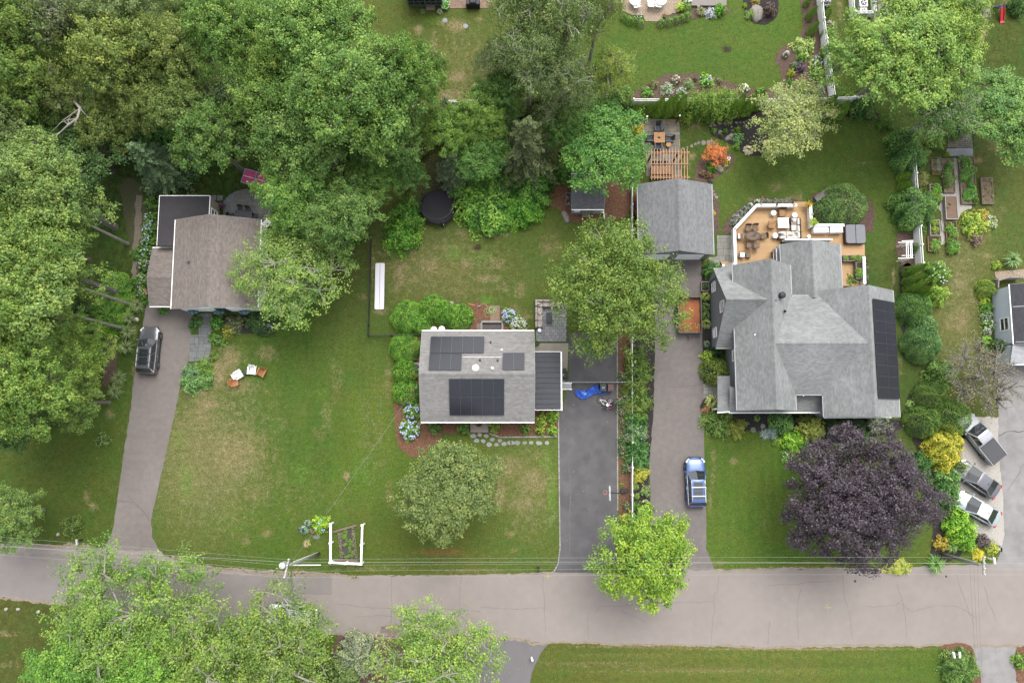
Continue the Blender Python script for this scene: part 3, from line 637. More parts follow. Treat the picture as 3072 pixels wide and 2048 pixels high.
def ray_plane(k,x,y,p0,n):
 a=P(k,x,y,0);c=Vector((0,0,CAM_H));d=a-c;t=(Vector(p0)-c).dot(n)/d.dot(n);return c+d*t
SH_C=mat('shingles_mid_grey',A(164,162,159),.9,.07,3,60,attr=True)
SH_R=mat('shingles_sage_grey',A(166,169,168),.9,.08,2,60,attr=True,big=.12)
SH_L=mat('shingles_brown',A(156,146,139),.9,.08,3,60,attr=True)
SH_G=mat('shingles_slate',A(150,151,153),.9,.09,3,60,attr=True,big=.06)
SH_S=mat('shingles_dark_slate',A(122,122,126),.9,.1,3,60,attr=True)
SH_E=mat('shingles_charcoal',A(88,88,94),.9,.1,3,60,attr=True)
ROLL=mat('roll_roofing',A(82,80,84),.9,.10,2,60,big=.05)
ROLL2=mat('roll_roofing_blue',A(86,88,96),.8,.08,2,60,big=.08)
WALL_W=mat('white_siding',(.74,.74,.73,1),.6,.03);WALL_G=mat('grey_siding',A(176,180,188),.65,.04);WALL_B=mat('pale_blue_siding',A(214,222,236,.8),.6,.03)
def vent_pipe(par,p,r=.06,h=.3,mt=WHITE,name='vent_pipe'):
 b=MB();b.lathe(p,[(r*2.2,-.05),(r*2.2,.04),(r,.08),(r,h),(r*.6,h)],10);return b.build(name,mt,par,world=True,smooth=True)
# ---------------------------------------------------------------- centre house
def centre_house():
 ze,zr=2.9,4.9
 x0=W(1264,1130,ze).x;x1=W(1603,1130,ze).x;y1=W(1430,993,ze).y;y0=W(1430,1265,ze).y;yr=W(1430,1121,zr).y
 h=thing('house','small grey-shingled house with black solar panels on both roof slopes','house',((x0+x1)/2,(y0+y1)/2,0))
 E,R0,R1=gable(h,x0,x1,y0,y1,ze,zr,'x',SH_C,WALL_W,rc=yr,seed=11)
 # slope planes
 nN=(Vector((1,0,0)).cross(Vector((0,yr-y1,zr-ze)))).normalized();nN=nN if nN.z>0 else-nN
 nS=(Vector((1,0,0)).cross(Vector((0,yr-y0,zr-ze)))).normalized();nS=nS if nS.z>0 else-nS
 pN,pS=(x0,y1,ze),(x0,y0,ze);up=Vector((0,0,0))
 rp=lambda x,y,s='N':ray_plane('11',x,y,pN if s=='N' else pS,nN if s=='N' else nS)
 array(h,(rp(1205,755),rp(1573,755),rp(1198,867)),5,1)
 array(h,(rp(1197,871),rp(1419,871),rp(1189,985)),3,1)
 array(h,(rp(1335,1286,'S'),rp(1709,1286,'S'),rp(1330,1037,'S')),5,2)
 rq=lambda x,y:ray_plane('21',x,y,pN,nN)
 array(h,(rp(1700,867),rq(86,867),rp(1697,982)),2,1)
 vent_pipe(h,rp(1692,842));vent_pipe(h,rp(1628,968),.07)
 b=MB();b.lathe(rp(1512,965),[(.34,-.05),(.34,.05),(.30,.14),(.18,.2),(0,.22)],18);b.build('skylight_dome',WHITE,h,smooth=True,world=True)
 for x,y in((1616,789),(1543,912),(1664,915)):
  b=MB();b.box(rp(x,y)+Vector((0,0,.1)),(.16,.26,.16),0,top=.7);b.build('roof_vent',DARKMETAL,h,world=True)
 b=MB();b.tube([rp(1420,893)+nN*.06,rp(1690,893)+nN*.06,rp(1698,886)+nN*.06],.018,5);b.build('conduit',WHITE,h,world=True)
 # gutter brackets glint as short pale dashes: real hangers
 b=MB()
 for i in range(19):
  xx=x0+.2+i*(x1-x0-.4)/18;b.box((xx,y1+.07,ze+.012),(.05,.14,.012));b.box((xx,y0-.07,ze+.012),(.05,.14,.012))
 b.build('gutter_hangers',WHITE,h,world=True)['kind']='stuff'
 for xx in(x0+1.8,x0+5.2,x1-2):window_on(h,(xx,y0+.3),(1,0,0),1.2,1.1,(0,-1,0),1.6)
 for yy in(y0+2.2,y1-2.0):window_on(h,(x0+.3,yy),(0,1,0),.9,1.1,(-1,0,0),1.6)
 # flat side porch with rolled roofing: nine strips with lapped seams
 zp=2.55;a=W(1603.5,1056,zp);c=W(1683,1228,zp);f=MB();n=11
 px0,px1=x1+.02,c.x
 for i in range(n):
  ya,yb=a.y+(c.y-a.y)*i/n,a.y+(c.y-a.y)*(i+1)/n
  s=MB();s.mesh([(px0,ya,zp+.11),(px1,ya,zp),(px1,yb+.03,zp+.012),(px0,yb+.03,zp+.122),(px0,ya,zp-.05),(px1,ya,zp-.16),(px1,yb+.03,zp-.15),(px0,yb+.03,zp-.04)],[(0,3,2,1),(4,5,6,7),(0,1,5,4),(2,3,7,6),(1,2,6,5),(3,0,4,7)],rnd.uniform(.9,1.08))
  s.build('roofing_strip',mat('roll_roofing_blue_v',A(92,93,100),.8,.08,2,60,attr=True,big=.06),h,world=True)
 g=MB();g.bar((px1+.06,a.y+.05,zp-.02),(px1+.06,c.y-.1,zp-.02),.12,.1);g.build('porch_gutter',WHITE,h,world=True)
 g=MB();g.bar((px0,c.y-.04,zp-.02),(px1,c.y-.04,zp-.02),.04,.14);g.build('porch_fascia',WHITE,h,world=True);g=MB();g.bar((px0,a.y+.04,zp-.02),(px1,a.y+.04,zp-.02),.04,.14);g.build('porch_fascia',WHITE,h,world=True)
 for yy in(a.y-.15,c.y+.15):
  q=MB();q.box((px1-.15,yy,zp/2-.1),(.14,.14,zp-.2));q.build('porch_post',WHITE,h,world=True)
 # front step slab and doormat
 return h,x0,x1,y0,y1
CH=centre_house()
# front stoop + slab walk
st=thing('front_stoop','square concrete stoop at the front of the small solar-roof house','stoop',W(1438,1284));b=MB();pts=PL('11',[(1475,1330),(1600,1330),(1600,1408),(1477,1408)]);b.prism([(p.x,p.y)for p in pts],0,.18,inset=.0);b.build('step',CONCRETE,st,world=True);b=MB();c=P('11',1535,1348);b.lathe((c.x,c.y,.18),[(.24,0),(.30,.26),(.32,.28),(.26,.28),(.25,.2)],14);b.build('clay_planter',mat('terracotta',A(140,84,70),.8),st,world=True,smooth=True)
# side slab + cellar hatch
tag(sheet('walkway',PL('21',[(155,795),(388,795),(386,870),(380,985),(345,1000),(340,856),(155,852)]),.05,CONCRETE,0,0,.05),'pale concrete walk beside the porch roof')
ch=thing('cellar_hatch','open timber-framed cellar well against the back of the small house','cellar hatch',P('bd',1130,500))
b=MB();z=.35
o=PL('bd',[(972,422),(1288,422),(1288,560),(972,560)],z)
b.bar((o[0].x,o[0].y,z/2),(o[1].x,o[1].y,z/2),.22,z);b.bar((o[0].x,o[0].y-.11,z/2-.003),(o[3].x,o[3].y,z/2-.003),.18,z);b.bar((o[1].x,o[1].y-.11,z/2-.003),(o[2].x,o[2].y,z/2-.003),.18,z)
b.build('timber_frame',mat('weathered_timber',A(172,166,162),.9,.2,8,60),ch,world=True)
b=MB();q=[(o[0].x+.1,o[0].y-.12),(o[1].x-.1,o[1].y-.12),(o[2].x-.1,o[2].y),(o[3].x+.1,o[3].y)];b.prism(q,.026,.034);b.build('well_floor',mat('well_floor',A(62,54,52),.9,.2),ch,world=True)
for i in range(3):
 y_=q[0][1]+(q[2][1]-q[0][1])*(.25+.25*i);b=MB();b.box(((q[0][0]+q[1][0])/2,y_,.08+.05*i),(abs(q[1][0]-q[0][0]),.16,.05));b.build('stair_tread',mat('tread',A(120,112,110),.9,.15),ch,world=True)
b=MB()
for i in range(7):
 p=P('bd',900,462+i*15,.35);p2=P('bd',968,462+i*15,.35);b.bar(p,p2,.035,.03)
b.build('slatted_step',mat('grey_slat',A(190,184,172),.85,.1),ch,world=True)
# brick landing by the hatch, individual bricks
def paving(name,poly,bw,bh,mt,label,z=.045,rot=0.0,gap=.012,spread=.16,seed=0,base=JOINT,bond=.5,mix=None,irregular=False):
 """paved area: a joint bed with every paver as its own child"""
 FOOT.append(poly);o=thing(name,label,None,(poly[0][0],poly[0][1],0));o['kind']='structure'
 b=MB();b.prism([(p[0],p[1])for p in poly],.0,z-.02);b.build('joint_bed',base,o,world=True)
 rr=random.Random(seed);ca,sa=cos(rot),sin(rot);Q=[(p[0]*ca+p[1]*sa,-p[0]*sa+p[1]*ca)for p in poly]
 xa,xb,ya,yb=min(p[0]for p in Q),max(p[0]for p in Q),min(p[1]for p in Q),max(p[1]for p in Q)
 cells=[]
 if irregular: # random ashlar: rows of two heights, mixed widths
  y=ya
  while y<yb:
   hh=bh*rr.choice((.75,1,1.35));x=xa-rr.uniform(0,bw)
   while x<xb:
    ww=bw*rr.choice((.7,1,1,1.4,1.7))
    if rr.random()<.3:cells+=[(x,y,ww,hh/2),(x,y+hh/2,ww,hh/2)]
    else:cells.append((x,y,ww,hh))
    x+=ww
   y+=hh
 else:
  y=ya;r=0
  while y<yb:
   x=xa-(bw*bond if r%2 else 0)
   while x<xb:cells.append((x,y,bw,bh));x+=bw
   y+=bh;r+=1
 cnt=0;many=MB();
 cells.sort(key=lambda c:rr.random())
 for x,y,ww,hh in cells:
  c=clip2(clip2(clip2(clip2(Q,0,x+gap,True),0,x+ww-gap,False),1,y+gap,True),1,y+hh-gap,False)
  if len(c)<3:continue
  ar=abs(sum(c[i][0]*c[(i+1)%len(c)][1]-c[(i+1)%len(c)][0]*c[i][1]for i in range(len(c))))/2
  if ar<ww*hh*.08:continue
  cc=[(q[0]*ca-q[1]*sa,q[0]*sa+q[1]*ca)for q in c];zt=z+rr.uniform(-.003,.004);val=rr.uniform(1-spread,1+spread)
  if cnt<290:
   s=MB();s.prism(cc,0.0,zt,val,inset=0);s.build('paver',mt if not mix or rr.random()>.15 else mix,o,world=True)
  else:many.prism(cc,0.0,zt,val)
  cnt+=1
 if many.f:many.build('pavers',mt,o,world=True)['kind']='stuff'
 return o
paving('landing',PL('bd',[(1108,180),(1245,180),(1250,425),(1110,425)]),.2,.1,BRICKP,'pink brick landing with the green hose',.05,seed=3)
# ---------------------------------------------------------------- left house
def left_house():
 ze,zr=3.1,5.0
 p0,p1=W(531.5,656,ze),W(510,925,ze);r0,r1=W(634,646,zr),W(616,918,zr)
 ang=atan2(-(p1.x-p0.x),(p0.y-p1.y))*-1
 h=thing('house','white-walled house with brown shingle roof half hidden by a tree','house',((p0+p1)/2).to_tuple()[:2]+(0,))
 x0=(p0.x+p1.x)/2;rcx=(r0.x+r1.x)/2;x1=rcx+(rcx-x0)*1.02;y1=(r0.y+p0.y)/2;y0=(r1.y+p1.y)/2
 gable(h,x0,x1,y0,y1,ze,zr,'y',SH_L,WALL_W,rc=rcx,oh=.22,seed=21)
 vent_pipe(h,P('01',1295,232,4.2),.06,.3,GREYMETAL)
 # front gable: windows with flower boxes, door
 for i,xx in enumerate((x0+2.9,x0+5.5)):
  window_on(h,(xx,y0+.22),(1,0,0),1.1,1.3,(0,-1,0),1.65)
 window_on(h,(rcx+.4,y0+.22),(1,0,0),.8,.9,(0,-1,0),3.6)
 d=MB();d.box((x0+4.2,y0+.19,1.1),(1.0,.08,2.1));dd=d.build('door',mat('slate_door',A(70,80,92),.4),h,world=True)
 # brown garage: E-W ridge, lower
 zg,zgr=2.1,3.0;a=W(462,744,zg);b_=W(453,918,zg);rg=W(440,832,zgr)
 gx0=rg.x;gx1=x0+.15
 gable(h,gx0,gx1,b_.y,a.y,zg,zgr,'x',SH_L,WALL_W,rc=rg.y,oh=.2,seed=31)
 q=MB();q.box(((gx0+gx1)/2,b_.y+.19,1.1),(2.4,.06,2.1));gd=q.build('garage_door',WHITE,h,world=True)
 # dark flat addition behind the garage, lapped strips
 zf=2.9;c0,c1,c2,c3=W(487,588,zf),W(629,588,zf),W(523,744,zf),W(464,744,zf)
 fx0,fx1,fy0,fy1=(c0.x+c3.x)/2,c1.x,a.y+.03,c0.y;n=7
 for i in range(n):
  ya,yb=fy1+(fy0-fy1)*i/n,fy1+(fy0-fy1)*(i+1)/n;xr=fx1 if ya>y1-.2 else x0+.5
  s=MB();s.box(((fx0+xr)/2,(ya+yb)/2,zf-.06+.008*i),(xr-fx0,abs(ya-yb)+.02,.12),v=rnd.uniform(.93,1.05));s.build('roofing_strip',mat('roll_roofing_v',A(82,80,84),.9,.08,2,60,attr=True),h,world=True)
 g=MB();g.box(((fx0+fx1)/2,fy1+.03,zf-.05),(fx1-fx0+.1,.06,.14));g.box((fx0-.03,(fy0+fy1)/2,zf-.055),(.06,fy1-fy0,.14));g.box((fx1+.03,(fy1+y1)/2,zf-.052),(.06,fy1-y1-.05,.14));g.build('drip_edge',WHITE,h,world=True)
 w=MB();w.box(((fx0+fx1)/2,(fy0+fy1)/2,(zf-.15)/2),(fx1-fx0-.1,fy1-fy0-.1,zf-.15));w.build('wall',mat('cream_siding',A(196,186,170),.7,.06),h,world=True)
 window_on(h,(fx1-.05,fy1-1.6),(0,1,0),1.2,1.5,(1,0,0),1.5)
 return h,x0,x1,y0,y1,fx0,fx1,fy0,fy1,gx0,b_.y
LH=left_house()
# ---------------------------------------------------------------- garage behind the big house
def garage():
 ze,zr=2.7,4.5;x0=W(1915,640,ze).x;x1=W(2137,650,ze).x;rx=W(2036,600,zr).x;y1=W(2137,553,ze).y;y0=W(2140,764,ze).y
 h=thing('garage','detached grey garage with a gabled slate roof and its ridge running away from the street','garage',((x0+x1)/2,(y0+y1)/2,0))
 gable(h,x0,x1,y0,y1,ze,zr,'y',SH_G,WALL_G,rc=rx,seed=41,oh=.15,trim=GREYTRIM)
 for xx in(rx-1.7,rx+1.6):
  b=MB();b.box((xx,y0+.13,1.1),(2.5,.06,2.15))
  for k in range(3):b.box((xx,y0+.09,.5+k*.55),(2.4,.03,.02))
  b.build('garage_door',WHITE,h,world=True)
 return x0,x1,y0,y1
GA=garage()
# ---------------------------------------------------------------- shed
def shed():
 ze,zr=2.1,3.1;x0=P('20',410,1360,ze).x;x1=P('20',634,1360,ze).x;y1=P('20',520,1200,ze).y;y0=P('20',520,1440,ze).y
 h=thing('garden_shed','little white garden shed with a dark slate roof under the maple','shed',((x0+x1)/2,(y0+y1)/2,0))
 gable(h,x0,x1,y0,y1,ze,zr,'x',SH_S,mat('shed_siding',A(196,202,212),.65,.05),rc=P('20',520,1265,zr).y,oh=.12,seed=51)
 b=MB();b.box(((x0+x1)/2,y0+.1,.95),(1.3,.05,1.8));dd=b.build('door',mat('shed_door',A(150,158,170),.6),h,world=True)
 window_on(h,(x0+.6,y0+.12),(1,0,0),.5,.6,(0,-1,0),1.3)
 return x0,x1,y0,y1
SHD=shed()
# ---------------------------------------------------------------- big grey house: crossing gables
def big_house():
 h=thing('house','large sage-grey house with crossing gable roofs and one long row of solar panels','house',W(2400,1030))
 # west wing, ridge E-W, steep
 ze,zr=2.8,7.0
 wy1,wy0=P('21',1385,285,ze).y,P('21',1410,826,ze).y;wx0=(P('21',1385,285,ze).x+P('21',1408,826,ze).x)/2;wyr=P('21',1470,495,zr).y
 # west N-S gable
 zm,zmr=4.6,7.3
 ax0=(P('21',1535,650,zm).x+P('21',1548,1180,zm).x)/2;arx=(P('31',18,215,zmr).x+P('31',58,1245,zmr).x)/2
 ay1=P('31',15,215,zmr).y;ay0=P('31',55,1250,zmr).y;ax1=2*arx-ax0
 gable(h,ax0,ax1,ay0,ay1,zm,zmr,'y',SH_R,WALL_G,rc=arx,seed=61,trim=GREYTRIM)
 gable(h,wx0,arx+.5,wy0,wy1,ze,zr,'x',SH_R,WALL_G,rc=wyr,seed=71,trim=GREYTRIM)
 # east N-S gable
 bx1=(P('31',860,485,zm).x+P('31',903,1220,zm).x)/2;brx=(P('31',692,395,zmr).x+P('31',738,1295,zmr).x)/2;bx0=2*brx-bx1
 by1=P('31',692,395,zmr).y;by0=P('31',740,1298,zmr).y
 gable(h,bx0,bx1,by0,by1,zm,zmr,'y',SH_R,WALL_G,rc=brx,seed=81,trim=GREYTRIM)
 # connecting E-W gable
 cy1=P('31',320,470,zm).y;cy0=P('31',340,1146,zm).y;cyr=P('31',380,795,7.1).y
 gable(h,arx,brx,cy0,cy1,zm,7.15,'x',SH_R,WALL_G,rc=cyr,seed=91,trim=GREYTRIM)
 # north wing, N-S, one storey
 zn,znr=3.0,4.9;nx0=P('31',87,150,zn).x;nx1=P('31',500,200,zn).x;nrx=P('31',305,200,znr).x;ny1=P('31',300,82,znr).y
 gable(h,nx0,nx1,cy1-.2,ny1,zn,znr,'y',SH_R,WALL_G,rc=nrx,seed=101,trim=GREYTRIM)
 # low infill roofs: west step, front porch, north-east return
 def low(pts,z,name='lower_roof',wall=True,k='31',zs=None):
  q=[P(k,x,y,(zs[i]if zs else z))for i,(x,y)in enumerate(pts)]
  b=MB();n=len(q);b.face(q);b.face([p+Vector((0,0,-.12))for p in q[::-1]])
  for i in range(n):b.face([q[i]+Vector((0,0,-.12)),q[(i+1)%n]+Vector((0,0,-.12)),q[(i+1)%n],q[i]])
  ro=b.build(name,SH_R,h,world=True)
  s=MB();shingle(s,[p+Vector((0,0,.005))for p in q],seed=len(pts));so_=s.build('shingles',SH_R,h,world=True);so_['kind']='stuff'
  g=MB();g.bar(q[0]+Vector((0,-.05,-.05)),q[1]+Vector((0,-.05,-.05)),.11,.1);g.build('gutter',WHITE,h,world=True)
  if wall:
   w=MB();m=[Vector((p.x,p.y,0))for p in q];c=sum(m,Vector())/n;m=[c+(p-c)*.9 for p in m];w.prism([(p.x,p.y)for p in m],0,min(p.z for p in q)-.14);w.build('wall',WALL_G,h,world=True)
 low([(-268,1270),(385,1268),(400,1150),(-268,1090)],0,'porch_roof',False,zs=[2.9,2.9,3.7,3.7])
 low([(385,1304),(850,1300),(850,1215),(385,1215)],0,'porch_roof',True,zs=[2.9,2.9,3.7,3.7])
 low([(-348,1268),(-262,1262),(-262,1020),(-348,1020)],0,'porch_roof',False,zs=[2.7,3.0,3.0,2.7])
 low([(-355,290),(-250,240),(-240,330),(-355,330)],0,'lower_roof',True,zs=[2.8,2.8,3.6,3.6])
 for x,y in((-335,1255),(-200,1255),(-60,1258),(180,1258),(375,1258),(400,1290),(600,1292)):
  p=P('31',x,y,2.6);b=MB();b.box((p.x,p.y+.15,1.3),(.16,.16,2.6));b.build('porch_post',WHITE,h,world=True)
 # solar row on the east slope: 2 x 9 panels
 n=Vector((zmr-zm,0,bx1-brx)).normalized();pE=(bx1,by0,zm)
 rp=lambda x,y:ray_plane('31',x,y,pE,n)
 array(h,(rp(898,1180),rp(858,515),rp(752,1175)),9,2)
 # boiler flue, plumbing vents
 b=MB();b.lathe(P('31',90,468,6.3),[(.24,-.3),(.24,.25),(.30,.27),(.30,.42),(.2,.5),(0,.52)],14);b.build('roof_flue',DARKMETAL,h,world=True,smooth=True)
 vent_pipe(h,P('31',118,575,6.1),.06,.25,DARKMETAL);vent_pipe(h,P('21',1668,738,5.8),.06,.28)
 # west gable window and downspouts
 window_on(h,(wx0+.3,wyr-.2),(0,1,0),1.0,1.3,(-1,0,0),4.4)
 window_on(h,(ax0+.3,P('21',1520,880,3).y),(0,1,0),1.0,1.2,(-1,0,0),3.2)
 for yy in(wy1-1.5,wy0+1.6):window_on(h,(wx0+.3,yy),(0,1,0),.9,1.2,(-1,0,0),1.5)
 for x,y in((440,1150),(245,1150)):
  p=P('31',x,y,4.5);b=MB();b.tube([(p.x,p.y-.1,4.5),(p.x,p.y+.2,3.6)],.05,6);b.build('downspout',WHITE,h,world=True)
 p=P('31',852,1282,2.8);b=MB();b.tube([(p.x,p.y,2.8),(p.x+.15,p.y,.3),(p.x+1.0,p.y,.08)],.05,6);b.build('downspout',WHITE,h,world=True)
 # glazed bay and white door trim beside the north wing
 q=MB();c=P('31',75,180,1.2);q.box((nx0+.1,c.y-.3,1.25),(.4,1.5,2.3));q.build('bay',WALL_G,h,world=True)
 window_on(h,(nx0-.1,c.y-.3),(0,1,0),1.2,1.7,(-1,0,0),1.3)
 # stone steps to the porch
 for i in range(3):
  b=MB();y_=P('21',1440,1120).y;xx=P('21',1405+i*36,1120).x;b.box((xx+.3,y_,.09+.17*i),(.62,2.0,.18+.0*i));b.build('stone_step',mat('grey_step',A(176,180,180),.8,.1),h,world=True)
 return wx0,wy0,wy1,ax0,ay0,nx0,nx1,ny1,cy1,bx0,bx1,by1
BH=big_house()
# ---------------------------------------------------------------- house at the right edge
def edge_house():
 ze,zr=3.1,5.4;a,c=P('rh',385,258,ze),P('rh',555,1135,ze);x0=(a.x+c.x)/2;y1,y0=a.y,c.y
 h=thing('house','pale blue house with a charcoal roof cut by the right edge','house',(x0,(y0+y1)/2,0))
 gable(h,x0,x0+9,y0,y1,ze,zr,'y',SH_E,WALL_B,oh=.12,seed=111)
 window_on(h,(x0+.12,P('rh',360,845,1.7).y),(0,1,0),1.2,1.3,(-1,0,0),1.7)
 zz=2.5;yb=P('rh',470,1430,zz).y
 b=MB();q=[Vector((x0-.15,yb,zz)),Vector((x0+9,yb,zz)),Vector((x0+9,y0+.1,3.0)),Vector((x0-.05,y0+.1,3.0))];b.face(q);b.face([p+Vector((0,0,-.1))for p in q[::-1]])
 for i in range(4):b.face([q[i]+Vector((0,0,-.1)),q[(i+1)%4]+Vector((0,0,-.1)),q[(i+1)%4],q[i]])
 pale=mat('shingles_pale',A(206,208,212),.9,.06,3,60,attr=True);b.build('porch_roof',pale,h,world=True);s=MB();shingle(s,[p+Vector((0,0,.01))for p in q],seed=5,spread=.08);s.build('shingles',pale,h,world=True)['kind']='stuff'
 w=MB();w.box((x0+4.5,(yb+y0)/2+.1,1.2),(8.9,y0-yb-.2,2.4));w.build('wall',WALL_B,h,world=True)
 g=MB();g.bar((x0-.1,yb-.05,zz-.05),(x0+9,yb-.05,zz-.05),.1,.1);g.build('gutter',WHITE,h,world=True)
 for yy in(.38,.97):g=MB();y_=y1+(y0-y1)*yy;g.bar((x0+.1,y_,ze+.07),(x0+4.4,y_,zr+.05),.1,.02);g.build('flashing_strip',GREYMETAL,h,world=True)
 return x0,y0,y1
EH=edge_house()
# ---------------------------------------------------------------- sunroom at the top edge
def sunroom():
 y0=P('sun',400,165).y;x0,x1=P('sun',60,120).x,P('sun',840,120).x
 h=thing('sunroom','glazed sunroom with grey-green frames at the top edge','sunroom',((x0+x1)/2,y0+2,0));zz=2.6
 b=MB();b.box(((x0+x1)/2,y0+2.5,.2),(x1-x0,5,.4));b.build('base_wall',mat('sun_base',A(150,140,130),.8),h,world=True)
 fr=mat('sage_frame',A(118,136,140),.5,.05);
 for i in range(7):
  xx=x0+(x1-x0)*i/6;b=MB();b.box((xx,y0,1.5),(.12,.12,2.2));b.build('mullion',fr,h,world=True)
 for i in range(6):
  xa,xb=x0+(x1-x0)*i/6+.06,x0+(x1-x0)*(i+1)/6-.06
  b=MB();b.face([(xa,y0,.4),(xb,y0,.4),(xb,y0,2.55),(xa,y0,2.55)]);b.build('pane',GLASS,h,world=True)
 for zz_ in(.45,1.0,2.55):b=MB();b.box(((x0+x1)/2,y0-.005,zz_),(x1-x0,.1,.08));b.build('rail',fr,h,world=True)
 b=MB();b.box((x1,y0+2.5,1.5),(.1,5,2.2));b.build('side_wall',fr,h,world=True)
 b=MB();b.box(((x0+x1)/2,y0+2.4,2.72),(x1-x0+.3,5.2,.16));b.build('roof',SH_G,h,world=True)
 b=MB();c=P('sun',560,255);b.box((c.x,c.y+.12,.09),(.95,.3,.18));b.box((c.x,c.y+.4,.17),(.95,.3,.34));b.build('step',mat('stone_step',A(170,158,136),.85,.1),h,world=True)
sunroom()
# ================================================================ PLANTS
LEAF=leaf_mat('leaf');LEAF_D=leaf_mat('leaf_dense',.12,.55,.35);LEAF_P=leaf_mat('leaf_purple',.10,.42,.6)
BARK=mat('bark',A(120,110,98),.9,.25,6,40);BARK_P=mat('bark_pale',A(196,190,178),.85,.18,6,40);BARK_G=mat('bark_grey',A(150,146,136),.9,.22,5,40)
KL=0.92
def LC(r,g,b):return A(r,g,b,KL)
def leaf_mesh(name,C,Nn,size,val,mt,rs,asp=.62,fold=0.0):
 """N leaves as pointed quads: centres C, normals Nn"""
 n=len(C);t=rs.normal(size=(n,3));Nn=Nn/(np.linalg.norm(Nn,axis=1,keepdims=True)+1e-9)
 a=t-(t*Nn).sum(1,keepdims=True)*Nn;a/=(np.linalg.norm(a,axis=1,keepdims=True)+1e-9);b=np.cross(Nn,a)
 L_=size[:,None];V=np.empty((n,4,3));V[:,0]=C-a*L_*.5;V[:,2]=C+a*L_*.5
 V[:,1]=C+b*L_*asp*.5-a*L_*.06;V[:,3]=C-b*L_*asp*.5-a*L_*.06
 me=bpy.data.meshes.new(name);me.vertices.add(4*n);me.vertices.foreach_set('co',V.reshape(-1).astype(np.float32))
 me.loops.add(4*n);me.loops.foreach_set('vertex_index',np.arange(4*n,dtype=np.int32));me.polygons.add(n);me.polygons.foreach_set('loop_start',np.arange(0,4*n,4,dtype=np.int32));me.polygons.foreach_set('loop_total',np.full(n,4,dtype=np.int32))
 at=me.attributes.new('v','FLOAT','POINT');at.data.foreach_set('value',np.repeat(np.clip(val,0,1),4).astype(np.float32))
 me.materials.append(mt);me.update();me.validate();return me
def unit(rs,n):
 d=rs.normal(size=(n,3));return d/np.linalg.norm(d,axis=1,keepdims=True)
TEMPL={}
